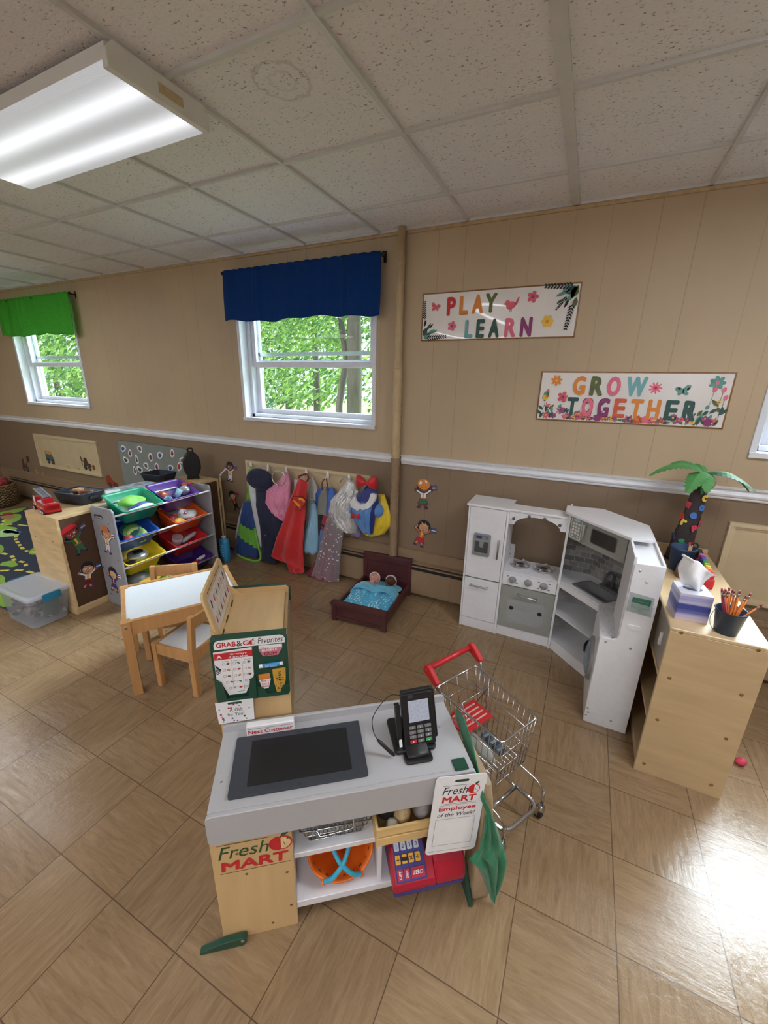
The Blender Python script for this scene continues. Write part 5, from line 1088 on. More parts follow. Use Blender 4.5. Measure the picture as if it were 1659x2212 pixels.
# 4 red cape with emblem
rc=sat('red_velour',(198,18,26),.6,.5); c=thing('hanging_cape','bright red cape with a yellow and red shield emblem','costume',(-2.2,-.12,.45),0,'dress-up costumes on the hooks')
CP=[((-2.128,.880),(-2.045,.862)),((-2.170,.79),(-2.045,.80)),((-2.215,.70),(-2.048,.70)),((-2.300,.48),(-2.072,.48)),((-2.385,.30),(-2.090,.30)),((-2.458,.105),(-2.085,.15)),((-2.400,.095),(-2.080,.09)),((-2.262,.082),(-2.070,.05)),((-2.235,.0),(-2.078,.035)),((-2.20,-.0),(-2.10,.02))]
def capef(u,v):
    k=min(int(v*9),8); t=v*9-k; a=Vector(CP[k][0]).lerp(Vector(CP[k+1][0]),t); b=Vector(CP[k][1]).lerp(Vector(CP[k+1][1]),t); p_=a.lerp(b,u)
    return (p_.x,-.130-.06*v-.020*math.sin(u*PI)*(1-.3*v)-.012*math.sin(u*13+2*v)*min(1,v*2),max(.006,p_.y+.01*math.sin(u*PI)*(v<.15)))
build(M().grid(capef,30,45),'cape',rc,c,solid=.005,world=True)
build(M().tube(smooth([(-2.126,-.13,.885),(-2.150,-.10,.89),(-2.105,-.055,.905),(-2.06,-.09,.885),(-2.045,-.13,.865)]),[.009]*25,8),'collar',sat('dark_red_velour',(132,12,22),.7),c,world=True)
e=M(); ef=F((-2.082,-.200,.688),(1,0,.06),(0,-.06,1)); ef=F(ef[0],ef[1],ef[2]-ef[1]*ef[2].dot(ef[1]))
def shield(k): return [(x*k,z*k) for x,z in ((-.084,.022),(-.050,.058),(.050,.058),(.084,.022),(0,-.072))]
e.prism(ef,shield(1),0,.002,0); e.flat(ef,shield(.90),.0024,1); e.flat(ef,[(-.066,.018),(-.040,.016),(.010,-.022),(.0,-.036),(-.030,-.026)],.0030,2); e.flat(ef,[(-.01,.044),(.040,.046),(.066,.022),(.050,.006),(.036,.024),(.006,.026)],.0030,2); e.flat(ef,[(-.008,-.048),(.010,-.046),(0,-.060)],.003,2)
build(e,'emblem',[mat('emblem_dark_red',(112,10,18),.5),rc,mat('emblem_gold',(226,168,40),.5)],c,world=True)
# 5 pale blue dress with grey gauze
m=sack([(.66,-2.035,.03,-.07,.02),(.56,-2.015,.040,-.085,.025),(.40,-2.03,.06,-.10,.035),(.22,-2.045,.078,-.115,.04)],40,0,13,.14,7); 
c=thing('hanging_dress','pale blue dress with grey gauze edge, right behind the red cape','costume',(-2.04,-.09,.45),0,'dress-up costumes on the hooks'); build(m,'skirt',sat('pale_blue_cloth',(140,184,212),.5),c,world=True)
build(sack([(.70,-2.06,.03,-.065,.015),(.5,-2.055,.055,-.08,.022),(.195,-2.06,.088,-.10,.034)],36,0,14,.12,7),'gauze_overskirt',mat('grey_gauze',(186,188,196),.7,alpha=.55),c,world=True)
build(sack([(.89,-2.065,.012,-.04,.008),(.80,-2.035,.035,-.05,.012),(.68,-2.045,.04,-.06,.016)],24,0,15,.12,5),'bodice',sat('silver_net',(178,178,176),.4),c,world=True)
# 6 grey + blue hero costume
c=thing('hanging_costume','grey, blue and red costume on the fifth hook, with brown straps','costume',(-1.9,-.08,.6),0,'dress-up costumes on the hooks'); bl=sat('bright_blue_satin',(48,98,190),.35)
build(sack([(.80,-1.955,.022,-.05,.016),(.74,-1.965,.05,-.055,.022),(.66,-1.975,.045,-.055,.02),(.60,-1.965,.03,-.055,.015)],24,0,16,.08,5),'sleeve',bl,c,world=True)
build(sack([(.82,-1.855,.020,-.06,.016),(.74,-1.835,.046,-.075,.028),(.60,-1.855,.050,-.085,.03)],28,0,17,.08,5),'bodice',bl,c,world=True)
build(sack([(.82,-1.90,.014,-.075,.012),(.72,-1.915,.048,-.09,.022),(.585,-1.915,.052,-.10,.026)],28,0,18,.06,4),'vest',sat('grey_felt',(132,132,128),.8),c,world=True)
build(sack([(.585,-1.945,.040,-.07,.022),(.40,-1.950,.042,-.08,.022),(.26,-1.96,.03,-.085,.018)],24,0,19,.06,4),'dark_panel',sat('black_cloth',(22,22,26),.7),c,world=True)
build(sack([(.60,-1.87,.045,-.088,.022),(.44,-1.895,.048,-.09,.024)],24,lambda u,v:1 if .28<v<.36 or .72<v<.80 else 0,20,.06,4),'red_panel',[sat('crimson_cloth',(170,36,62),.5),ink],c,world=True)
build(sack([(.44,-1.905,.05,-.085,.024),(.24,-1.935,.055,-.095,.024)],24,0,21,.08,5),'star_panel',sat('denim_blue_cloth',(84,112,160),.5),c,world=True)
for s in (-1,1): build(M().tube(smooth([(-1.905,-.052,.895),(-1.905+s*.024,-.075,.86),(-1.885+s*.030,-.10,.795)]),.005,6),'strap',mat('brown_strap',(110,54,44),.6),c,world=True)
# 7 silver dress with starry veil
sv=mat('silver_satin',(206,206,208),.28,.35,noise=(14,.10),bump=(16,.6),sheen=.3)
c=thing('hanging_dress','silver satin dress with long starry gauze skirt reaching the floor','costume',(-1.75,-.1,.5),0,'dress-up costumes on the hooks')
build(sack([(.90,-1.655,.035,-.06,.022),(.82,-1.665,.085,-.075,.034),(.72,-1.715,.115,-.09,.045),(.60,-1.725,.125,-.10,.05),(.52,-1.690,.115,-.10,.048),(.47,-1.655,.075,-.10,.036)],96,0,23,.20,6,True,.22),'bodice',sv,c,world=True)
def veilmat():
    m_=mat('starry_gauze',(196,188,196),.5,alpha=.5); t=m_.node_tree; b=t.nodes['Principled BSDF']; tc=nn(t,'ShaderNodeTexCoord'); v=nn(t,'ShaderNodeTexVoronoi'); v.inputs['Scale'].default_value=34; t.links.new(tc.outputs['Object'],v.inputs[0])
    k=math_n(t,'LESS_THAN',v.outputs['Distance'],.22); t.links.new(math_n(t,'ADD',math_n(t,'MULTIPLY',k,.5),.45),b.inputs['Alpha']); t.links.new(mixc(t,k,lin((176,166,176)),lin((236,234,240))),b.inputs['Base Color']); return m_
build(sack([(.62,-1.775,.075,-.105,.03),(.50,-1.790,.095,-.115,.036),(.25,-1.835,.115,-.135,.042),(.012,-1.875,.145,-.155,.046)],60,0,24,.22,9,False),'gauze_skirt',veilmat(),c,world=True)
mr=sat('maroon_satin',(122,20,44),.4)
build(sack([(.50,-1.845,.028,-.105,.014),(.25,-1.865,.060,-.125,.022),(.05,-1.90,.135,-.145,.034),(.006,-1.92,.17,-.150,.045)],40,0,25,.10,6),'underskirt',mr,c,world=True)
m=M().tube(smooth([(-1.745,-.09,.88),(-1.70,-.11,.925),(-1.645,-.115,.925),(-1.60,-.115,.87),(-1.605,-.12,.80),(-1.64,-.125,.775)]),[.004+.002*(k%2) for k in range(31)],7); garment(m,'halo_headband',MC['silver_tinsel'],'silver tinsel headband hooked over the silver dress',(-1.65,-.11,.86),'headband')
garment(sack([(.52,-1.605,.030,-.07,.02),(.44,-1.595,.05,-.08,.02)],20,0,26,.08,4),'lilac_hem',sat('lilac_cloth',(132,122,172),.5),'lilac hem showing under the silver dress',(-1.6,-.07,.48))
# 8 blue and yellow dress with red bow
yl=sat('yellow_satin',(226,196,40),.4); bl2=sat('deep_blue_velvet',(26,44,124),.5,.4); lb=sat('sky_blue_satin',(92,142,206),.35)
c=thing('hanging_dress','deep blue dress with white collar and yellow skirt on the last hook','costume',(-1.46,-.1,.7),0,'dress-up costumes on the hooks')
build(sack([(.82,-1.385,.03,-.05,.02),(.68,-1.375,.085,-.065,.03),(.58,-1.385,.098,-.07,.034),(.50,-1.43,.09,-.075,.034),(.465,-1.475,.045,-.075,.024)],40,0,30,.10,6),'skirt',yl,c,world=True)
build(sack([(.905,-1.465,.022,-.07,.018),(.84,-1.468,.070,-.085,.03),(.77,-1.490,.115,-.105,.045),(.68,-1.510,.115,-.115,.05),(.58,-1.500,.090,-.115,.045),(.50,-1.470,.045,-.115,.03)],48,lambda u,v:1 if (v>.42 and .58<u<.86) else 0,31,.08,6),'bodice',[bl2,lb],c,world=True)
for x,z in ((-1.635,.66),(-1.385,.70)): build(M().ball((x,-.10,z),.048,.034,.058,18),'puff_sleeve',lb,c,world=True)
CPs=[(-1.600,.785),(-1.648,.735),(-1.632,.69),(-1.572,.666),(-1.547,.69),(-1.52,.680),(-1.46,.71),(-1.415,.775),(-1.402,.828),(-1.452,.832),(-1.47,.775),(-1.50,.738),(-1.545,.722),(-1.585,.745)]
build(M().prism(XZ(-.166),[(x*.975,1.675+(z-1.675)*.975) for x,z in CPs],-.02,.010),'collar',sat('white_satin',(232,234,238),.35),c,.004,world=True)
def bow(cx,y,cz,s,m_):
    m=M()
    for k in(-1,1):
        rings=[]
        for i in range(9):
            t=i/8; w_=.14+.86*math.sin(min(1,t*1.15)*PI/2) ; r_=[]
            for a in (2*PI*j/16 for j in range(16)): r_.append((cx+k*s*t,y+.30*s*math.sin(a)*(.4+.6*math.sin(t*PI)),cz+.10*s*t*(1 if k>0 else .4)+.62*s*w_*math.cos(a)*(1+.06*math.sin(6*a))*(.92 if t==1 else 1)))
            rings.append(r_)
        m.loft(rings)
    m.ball((cx,y-.05*s,cz),.17*s,.2*s,.2*s,12); return m
build(bow(-1.552,-.172,.645,.040,0),'bow',rc,c,world=True)
garment(bow(-1.485,-.115,.918,.088,0),'hair_bow',sat('red_satin',(200,18,30),.35),'big red satin bow on the last hook above the blue dress',(-1.485,-.115,.92),'bow')
# ================= CABINET ON THE LEFT, RACK, TABLE =================
ply=mat('pale_plywood',(216,188,142),.45,noise=((8,8,40),.06)); hardb=mat('brown_hardboard',(84,58,40),.6,noise=(30,.05))
cx0,cx1,cy0,cy1,cz=-3.540,-3.150,-1.485,-.075,.747
cb=thing('storage_cabinet','low plywood cabinet with brown hardboard back behind the bin rack','cabinet',(-3.35,-.8,0))
def kb2(par): return lambda name,m,mt,bev=.0015,**k: build(m,name,mt,par,bev,1,world=True,**k)
b_=kb2(cb)
b_('top_panel',M().box(cx0,cx1,cy0,cy1,cz-.018,cz),ply); b_('side_panel',M().box(cx0,cx1,cy0,cy0+.018,0,cz-.018),ply); b_('side_panel',M().box(cx0,cx1,cy1-.018,cy1,0,cz-.018),ply)
b_('divider',M().box(cx0,cx1-.012,-.79,-.772,.05,cz-.018),ply); b_('shelf',M().box(cx0+.01,cx1-.012,cy0+.018,cy1-.018,.36,.376),ply); b_('plinth',M().box(cx0+.01,cx1-.004,cy0+.018,cy1-.018,0,.055),ply); b_('back_board',M().box(cx1-.010,cx1-.004,cy0+.018,cy1-.018,.055,cz-.018),hardb)
for y,z in ((-1.4855,.70),): pass
for x,z in ((-3.47,.56),(-3.25,.56),(-3.46,.20),(-3.24,.18)): b_('screw_head',M().lathe((x,cy0,z),[(0,.0015),(.004,.001),(.005,0)],8,0,(0,-1,0)),ibrown,0)
CX=cx1-.0036
decal((CX,-1.392,.565),(0,1,0),(0,0,1),.250,'child sticker with red beret on the brown cabinet back',1,3,6,6,'beret',.30,(9,14),kind='pants')
decal((CX,-1.362,.275),(0,1,0),(0,0,1),.225,'dark haired child sticker low on the brown cabinet back',2,3,5,12,None,-.15,(9,5))
cd_=thing('string_post','slim pale post with a white string at the far end of the cabinet','post',(-3.13,-.06,0)); build(M().box(-3.145,-3.130,-.072,-.058,0,.760),'post',ply,cd_,.002,world=True); build(M().tube(smooth([(-3.136,-.066,.772),(-3.12,-.05,.80),(-3.09,-.03,.835)]),.006,6).ball((-3.088,-.03,.838),.011),'string',white,cd_,world=True)
# fire truck
fr=mat('fire_red',(186,26,34),.3,noise=(30,.03)); t=thing('toy_fire_truck','red toy fire engine with white ladder on the cabinet corner','toy truck',(-3.40,-1.405,cz),R(168.5))
def ft_(name,m,mt,bev=.002): return build(m,name,mt,t,bev)
ft_('chassis',M().box(-.135,.135,-.044,.044,.014,.030),fr); ft_('cab',M().prism(F((0,-.044,0),(1,0,0),(0,0,1)),[(.07,.03),(.140,.03),(.140,.062),(.126,.094),(.07,.094)],-.088,0),fr); ft_('body',M().box(-.138,.062,-.044,.044,.030,.066),fr); ft_('rear_box',M().box(-.138,-.10,-.046,.046,.024,.072),fr)
ft_('turret',M().box(-.085,-.020,-.028,.028,.066,.105),fr); ft_('deck',M().box(-.10,.06,-.036,.036,.066,.070),mat('pale_grey_deck',(196,200,208),.4)); ft_('window',M().box(.085,.128,-.0452,.0452,.062,.086),black,0)
ld=M(); a=Vector((-.065,0,.112)); b2=Vector((.155,0,.140))
for y in(-.020,.020): ld.obox((a+b2)/2+Vector((0,y,0)),(b2-a)/2,Vector((0,.004,0)),Vector((0,0,.005)))
for k in range(9): ld.obox(a.lerp(b2,(k+.5)/9),Vector((.004,0,0)),Vector((0,.018,0)),Vector((0,0,.003)))
ft_('ladder',ld,mat('ladder_silver',(150,162,176),.35,.4),0)
sl_=M()
for z in (.040,.098): pass
for x in (.048,.070): sl_.box(x-.002,x+.002,.0465,.0495,.045,.110)
for k in range(5): sl_.box(.048,.070,.0468,.0492,.052+k*.012,.055+k*.012)
ft_('side_ladder',sl_,paper,0); ft_('stripe',M().box(-.137,.138,-.0448,.0448,.036,.040),paper,0)
for x in (-.108,-.072,.095):
    for s in(-1,1): wl=build(M().lathe((x,s*.046-.007,.0165),[(0,0),(.0165,0),(.0165,.014),(0,.014)],16,0,(0,1,0)),'wheel',black,t); build(M().lathe((x,s*.046+(.0075 if s>0 else -.0075),.0165),[(.009,-.001),(.009,.001),(0,.001)],12,0,(0,s,0)),'hubcap',paper,wl)
# navy woven trays
def weave():
    m,t_,b,tc,sp=base('navy_woven_plastic',.5); ck=nn(t_,'ShaderNodeTexBrick'); ck.inputs['Scale'].default_value=36; ck.inputs['Color1'].default_value=lin((38,48,68)); ck.inputs['Color2'].default_value=lin((48,60,82)); ck.inputs['Mortar'].default_value=lin((16,20,32)); ck.inputs['Mortar Size'].default_value=.03
    cm=nn(t_,'ShaderNodeCombineXYZ'); t_.links.new(math_n(t_,'ADD',sp.outputs[0],sp.outputs[1]),cm.inputs[0]); t_.links.new(sp.outputs[2],cm.inputs[1]); t_.links.new(cm.outputs[0],ck.inputs[0]); t_.links.new(ck.outputs[0],b.inputs['Base Color'])
    bp=nn(t_,'ShaderNodeBump'); bp.inputs['Distance'].default_value=.003; t_.links.new(ck.outputs[1],bp.inputs['Height']); bp.invert=True; t_.links.new(bp.outputs[0],b.inputs['Normal']); return m
wv=weave()
def tray(loc_,rz,hx,hy,h,label):
    t=thing('woven_tray',label,'tray',loc_,rz,'navy woven trays on the cabinet'); r=.02
    def rg(x,y,z): return [Vector((a,b,z)) for a,b in rrect(-x,x,-y,y,r,3)]
    m=M().loft([rg(hx-.02,hy-.02,.001),rg(hx-.004,hy-.004,h*.85),rg(hx,hy,h),rg(hx-.008,hy-.008,h),rg(hx-.026,hy-.026,.006)],0,False); m.add(rg(hx-.026,hy-.026,.006),[tuple(range(16))]); m.add(rg(hx-.02,hy-.02,.001),[tuple(range(15,-1,-1))]); build(m,'tray_body',wv,t)
    build(M().tube(rg(hx-.003,hy-.003,h),.0055,7,True),'rim',mat('navy_rim',(40,48,64),.5),t)
    for s in(-1,1): build(M().prism(F((s*(hx-.008),0,h*.60),(0,s,0),(-.12*s,0,1)),rrect(-.032,.032,-.010,.010,.009),-.002,.010),'handle_slot',mat('slot_dark',(20,24,34),.6),t)
    return t
tray((-3.435,-1.160,cz),R(8),.145,.105,.085,'navy woven tray beside the fire engine, full of wooden pieces')
q=random.Random(11); wt=[mat('toy_wood',(198,160,118),.5),mat('toy_wood_dark',(120,80,56),.5),mat('toy_clay',(170,110,90),.5)]
for k in range(14):
    x=-3.435+q.uniform(-.09,.09); y=-1.160+q.uniform(-.06,.06); m=M(); s=q.uniform(.012,.022); m.obox((0,0,0),Vector((s,0,0)),Vector((0,s*.7,0)),Vector((0,0,s*.6))); o=single(m,'wooden_block',wt[k%3],'small wooden piece heaped in the navy tray beside the fire engine','toy block',(x,y,cz+.03+.028*(k//5)),q.uniform(0,3),'wooden pieces in the tray',bevel=.003)
single(M().prism(XY,[(-.035,-.022),(.035,-.022),(.022,.03),(-.02,.034)],0,.018),'wooden_house',wt[0],'largest pale wooden piece on top of the navy tray heap','toy block',(-3.43,-1.165,cz+.088),.4,bevel=.003)
tray((-3.545,-.410,cz),R(4),.125,.105,.075,'empty navy woven tray standing by the grey magnet board')
# printed picture tray between them
t=thing('puzzle_tray','wooden tray puzzle with a bluish picture on the cabinet top','puzzle tray',(-3.46,-.76,cz)); pz=lambda n,m,mt,bev=.001: build(m,n,mt,t,bev,world=True)
pz('tray_base',M().box(-3.53,-3.40 if False else -3.28,-.96,-.55,cz+.0005,cz+.030),ply); 
def picm():
    m,t_,b,tc,sp=base('printed_picture',.4); n=noise_n(t_,tc.outputs['Object'],(14,14,14),3); t_.links.new(ramp(t_,n,[(.3,(70,90,120)),(.42,(150,176,204)),(.52,(206,216,226)),(.62,(150,150,160)),(.75,(90,80,80))]),b.inputs['Base Color']); return m
pz('picture',M().box(-3.52,-3.29,-.95,-.56,cz+.030,cz+.033),picm(),0)
single(M().prism(F((-3.24,-1.03,cz+.0),(.25,.97,0),(-.2,.05,1)),rrect(-.045,.055,.0,.085,.004),0,.02),'picture_card',[paper],'white card standing in front of the puzzle tray','card',(-3.24,-1.03,cz),world=True)
# black round case
t=thing('carry_case','black rounded carrying case standing on the far end of the cabinet','case',(-3.36,-.185,cz),R(52))
rg=[[(.080*s_*math.cos(a)*(1 if True else 0),d,.135+.128*s_*math.sin(a)*(1.0)) for a in (2*PI*k/32 for k in range(32))] for d,s_ in ((-.052,.86),(-.046,.97),(-.012,1),(-.008,.975),(.008,.975),(.012,1),(.046,.97),(.052,.86))]
build(M().loft(rg),'shell',black,t); build(M().tube(pipe([(-.022,0,.258),(-.020,0,.292),(.020,0,.292),(.022,0,.258)],.012),.007,8),'handle',black,t)
for x in(-.04,.04): build(M().box(x-.014,x+.014,-.045,.045,0,.03),'foot',black,t,.004)
# magnet board on the wall
t=thing('magnet_board','grey board with rounded corners dotted with white picture magnets','magnet board',(-4.18,-.02,.73))
build(M().prism(F((-4.18,-.006,.73),(1,0,0),(0,0,1)),rrect(-.575,.575,-.26,.26,.06,5),0,.010),'board',mat('grey_board_paint',(132,138,136),.45,noise=(14,.03)),t,.002,world=True)
build(M().tube([P(F((-4.18,-.012,.73),(1,0,0),(0,0,1)),a,b) for a,b in rrect(-.575,.575,-.26,.26,.06,5)],.004,6,True),'frame',mat('dark_grey_edge',(82,86,86),.5),t,world=True)
q=random.Random(21)
kz=lambda x,y:(230+x*.1507,940+y*.1507)
MG=[(-4.655,.905),(-4.545,.860),(-4.36,.925),(-4.64,.775),(-4.445,.800),(-4.20,.850),(-4.04,.885),(-3.84,.925),(-4.30,.745),(-4.42,.690),(-4.51,.665),(-4.12,.750),(-3.90,.760),(-3.76,.790),(-3.70,.86),(-4.22,.68)]
nouns=['upper left corner','second from the upper left','top edge left of middle','left edge low down','left of middle','middle of the board','upper middle right','top right','centre low','low left of middle','lowest on the left','low right of middle','right side low','right side beside the black case','upper right edge','low centre']
mc_=[iblue,ired,igrey,idk,ibrown,ipurp]
for k,(x,z) in enumerate(MG):
    m=M(); f=F((0,0,0),(1,0,0),(0,0,1)); n=26; rr_=[(.046+.006*math.sin(2*a+k)+.004*math.cos(3*a+2*k)) for a in (2*PI*i/n for i in range(n))]
    sx_,sz_=(1,.8) if k%3==0 else (.62,1.05) if k%3==1 else (.8,.9)
    out=[(r*math.cos(2*PI*i/n)*sx_,r*math.sin(2*PI*i/n)*sz_) for i,r in enumerate(rr_)]
    m.prism(f,out,0,.004,0); m.flat(f,[(a*.62,b*.6) for a,b in out],.0046,1); m.oval(f,.002,.010*sz_,.010,.008,.005,2,10); m.rect(f,-.012,.012,-.014,-.006,.005,3)
    single(m,'picture_magnet',[paper,mc_[k%6],mc_[(k+2)%6],ink],'small white picture magnet on the grey board, '+nouns[k],'magnet',(x,-.0172,z),0,'picture magnets on the grey board')
# ================= BIN RACK =================
RX0,RX1=-3.146,-2.880; LY,RY=-1.262,-.420
rkg=mat('rack_grey_board',(150,152,160),.45,noise=(30,.025)); rk_=thing('toy_bin_rack','grey storage rack with tilted coloured bins','bin rack',(-3.02,-.84,0)); b_=kb2(rk_)
def side(y,nm):
    m=M(); fr_=F((0,y,0),(1,0,0),(0,0,1)); out=[(RX0+.01,0),(RX1,0),(RX1,.10),(RX1-.004,.765),(RX1-.022,.786),(RX0+.03,.786),(RX0,.765)]
    m.prism(fr_,out,0,.016); return m
p1=b_('side_panel',side(LY+.016,''),rkg,.003); p2=b_('side_panel',side(RY+.016,''),rkg,.003)
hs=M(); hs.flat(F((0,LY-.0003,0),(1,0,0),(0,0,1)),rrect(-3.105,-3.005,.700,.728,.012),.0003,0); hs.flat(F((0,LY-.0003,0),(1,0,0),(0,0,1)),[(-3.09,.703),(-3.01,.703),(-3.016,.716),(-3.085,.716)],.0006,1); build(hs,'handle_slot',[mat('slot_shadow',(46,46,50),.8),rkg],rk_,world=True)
for x,z in ((-3.13,.67),(-2.95,.675),(-3.10,.08),(-2.92,.40),(-3.12,.30)): b_('screw_head',M().lathe((x,LY,z),[(0,.0015),(.005,.001),(.006,0)],8,0,(0,-1,0)),black,0)
lv=[.735,.53,.328,.12]
for z in lv:
    b_('rod',M().cyl((RX1-.012,LY+.014,z),(RX1-.012,RY+.002,z),.0075,n=12),white,0); b_('rod',M().cyl((RX0+.018,LY+.014,z+.088),(RX0+.018,RY+.002,z+.088),.0075,n=12) if z<.73 else M().cyl((RX0+.018,LY+.014,.768),(RX0+.018,RY+.002,.768),.0075,n=12),white,0)
decal((-3.005,LY-.0006,.545),WX,WZ,.225,'child sticker with straw hat on the grey rack side',2,3,5,5,'straw',-.1,(5,12),kind='pants')
decal((-3.02,LY-.0006,.225),WX,WZ,.225,'child sticker in purple dress low on the grey rack side',11,3,10,10,None,-.12,(5,3),face=False)
def bin_(z,yc,c,cname,label,tilt=20,xo=0,hy=.190):
    # origin on the front rod; local x towards the back, tilted up
    m_=mat('bin_'+cname,c,.35,noise=(20,.02)); hx=.15; h=.125; rz=PI/2
    t=bpy.data.objects.new('toy_bin',None); C.objects.link(t); t.empty_display_size=.05
    a=R(tilt); X=Matrix(((-math.cos(a),0,math.sin(a),RX1-.012+xo),(0,-1,0,yc),(math.sin(a),0,math.cos(a),z+.010),(0,0,0,1)))
    t.matrix_world=X; TR[t.name]=X.copy(); tag(t,label,'bin','coloured bins in the rack')
    def rg(x0,x1,y,zz,r=.025): return [Vector((p,q_,zz)) for p,q_ in rrect(x0,x1,-y,y,r,3)]
    L=.262
    m=M().loft([rg(.028,L-.045,hy-.035,-h),rg(.010,L-.018,hy-.012,-.02),rg(.004,L-.010,hy-.008,-.004),rg(-.012,L+.004,hy+.004,0),rg(-.012,L+.004,hy+.004,.005),rg(-.006,L-.002,hy-.002,.006),rg(.010,L-.016,hy-.012,-.004),rg(.034,L-.05,hy-.040,-h+.004)],0,False)
    m.add(rg(.028,L-.045,hy-.035,-h),[tuple(range(15,-1,-1))]); m.add(rg(.034,L-.05,hy-.040,-h+.004),[tuple(range(16))])
    build(m,'bin_body',m_,t)
    for s in(-1,1): build(M().box(.10,.19,s*(hy+.003)-.004,s*(hy+.003)+.004,-.006,.012),'rim_tab',m_,t,.002)
    return t
YA,YB=-1.020,-.640
bins={}
for z,yc,c,nm,lab in ((lv[0],-1.018,(22,150,112),'green','emerald green bin at the top left of the rack'),(lv[0],-.676,(84,44,140),'purple','purple bin at the top right of the rack'),(lv[1],-1.085,(36,84,176),'blue','blue bin in the second row of the rack'),(lv[1],-.622,(222,92,32),'orange','orange bin in the second row of the rack'),(lv[2],-1.060,(226,196,44),'yellow','yellow bin in the third row of the rack'),(lv[2],-.648,(196,36,44),'red','red bin in the third row of the rack'),(lv[3],-1.055,(150,200,64),'lime','lime green bin at the bottom left of the rack'),(lv[3],-.615,(70,36,120),'violet','dark violet bin at the bottom right of the rack')):
    bins[nm]=bin_(z,yc,c,nm,lab,hy=.158)
def inbin(nm,m,name,mats,label,cat,x,y,h=0,group=None,**k):
    X=TR[bins[nm].name]@Matrix.Translation(Vector((x,y,-.118+h))); m.v=[X@v for v in m.v]; o=single(m,name,mats,label,cat,X.translation,world=True,group=group,**k); return o
def lump(seed,a,b_,c_,n=20,amp=.25):
    q=random.Random(seed); ph=[q.uniform(0,6) for _ in range(6)]; m=M(); m.ball((0,0,c_),a,b_,c_,n)
    for v in m.v: v.x*=1+amp*.5*math.sin(v.y*40+ph[0]); v.y*=1+amp*.4*math.sin(v.x*34+ph[1]); v.z=max(.001,v.z*(1+amp*math.sin(v.x*38+v.y*26+ph[2])))
    return m
inbin('green',lump(1,.085,.125,.040),'folded_cloth',[sat('white_cotton',(222,224,226),.7)],'white folded cloth in the emerald bin','cloth',.12,.0,.0)
inbin('green',lump(2,.050,.115,.030),'folded_cloth',[lime],'lime green folded cloth on top in the emerald bin','cloth',.135,.0,.070); inbin('green',lump(3,.028,.090,.018),'folded_cloth',[navy],'navy strip of folded cloth in the emerald bin','cloth',.080,-.015,.066); inbin('green',lump(4,.030,.10,.016),'folded_cloth',[sat('white_cotton',(222,224,226))],'white rolled cloth at the front of the emerald bin','cloth',.050,-.02,.066)
br=mat('brown_toy_plastic',(150,72,46),.35); pbl=mat('pale_blue_plastic',(150,196,214),.4)
inbin('purple',M().lathe((0,0,0),[(0,0),(.035,.005),(.045,.04),(.040,.08),(.02,.10),(0,.102)],18,0,(0,.9,.5)),'toy_pitcher',br,'brown toy jug in the purple bin','toy jug',.13,.045,.05); inbin('purple',M().lathe((0,0,0),[(0,0),(.026,0),(.032,.055),(.028,.055),(.024,.004),(0,.004)],18,0,(-.3,.4,.9)),'toy_cup',pbl,'pale blue toy cup at the front of the purple bin','toy cup',.06,.085,.05)
inbin('purple',M().lathe((0,0,0),[(0,0),(.03,0),(.024,.03),(.026,.075),(.022,.075),(.02,.03),(0,.01)],18,0,(.1,-.5,.9)),'toy_cup',pbl,'pale blue flared toy cup in the middle of the purple bin','toy cup',.12,-.035,.04); inbin('purple',M().ball((0,0,.04),.042,.046,.042,18).ball((-.03,0,.05),.020,.024,.020,12),'toy_kettle',mat('grey_toy_plastic',(160,160,162),.3,.2),'grey round toy kettle at the right of the purple bin','toy kettle',.125,-.115,.045)
inbin('purple',M().box(-.02,.02,-.05,.05,0,.012),'toy_spatula',br,'brown flat toy handle by the grey kettle','toy',.16,-.165,.115); inbin('purple',M().obox((0,0,.01),(.02,.01,0),(-.012,.025,0),(0,0,.01)),'toy_chip',br,'small brown toy piece at the left of the purple bin','toy',.09,.125,.06)
inbin('blue',M().lathe((0,0,0),[(.034,0),(.040,.006),(.036,.012),(.040,.018),(.036,.024),(.040,.03),(.034,.036),(.028,.03),(.028,.006)],20,0,(0,1,.2)),'toy_ring',mat('mint_plastic',(110,196,150),.4),'mint ring toy at the left of the blue bin','toy',.06,.13,.06); inbin('blue',M().lathe((0,0,.0),[(0,0),(.034,.01),(.038,.04),(.026,.065),(0,.07)],18,0,(-.2,-1,.2)),'toy_drum',mat('muted_red_plastic',(170,66,70),.4),'muted red round toy in the blue bin','toy',.06,.085,.06)
for k,(c,lab) in enumerate((((190,210,110),'pale green toy plate standing in the blue bin'),((120,170,90),'green toy plate behind the pale green one'),((40,90,90),'dark teal toy plate at the back of the blue bin'))): inbin('blue',M().lathe((0,0,0),[(0,0),(.05,.002),(.072,.012),(.070,.015),(.05,.006),(0,.004)],24,0,(-.35,.2,.9)),'toy_plate',mat('plate_%d'%k,c,.4),lab,'toy plate',.085+k*.030,-.04+.01*k,.05+.010*k)
o_s=inbin('orange',lump(7,.07,.085,.026),'folded_cloth',[sat('white_cotton',(222,224,226))],'white shirt folded at the right of the orange bin','cloth',.13,-.065,.045); m_=M().oval(F((0,0,0),(1,0,0),(0,1,0)),0,0,.02,.014,.002,0,16).oval(F((0,0,0),(1,0,0),(0,1,0)),0,0,.011,.006,.003,1,14); X_=TR[bins['orange'].name]@Matrix.Translation(Vector((.125,-.04,-.022))); m_.v=[X_@v for v in m_.v]; build(m_,'print',[red,paper],o_s,world=True)
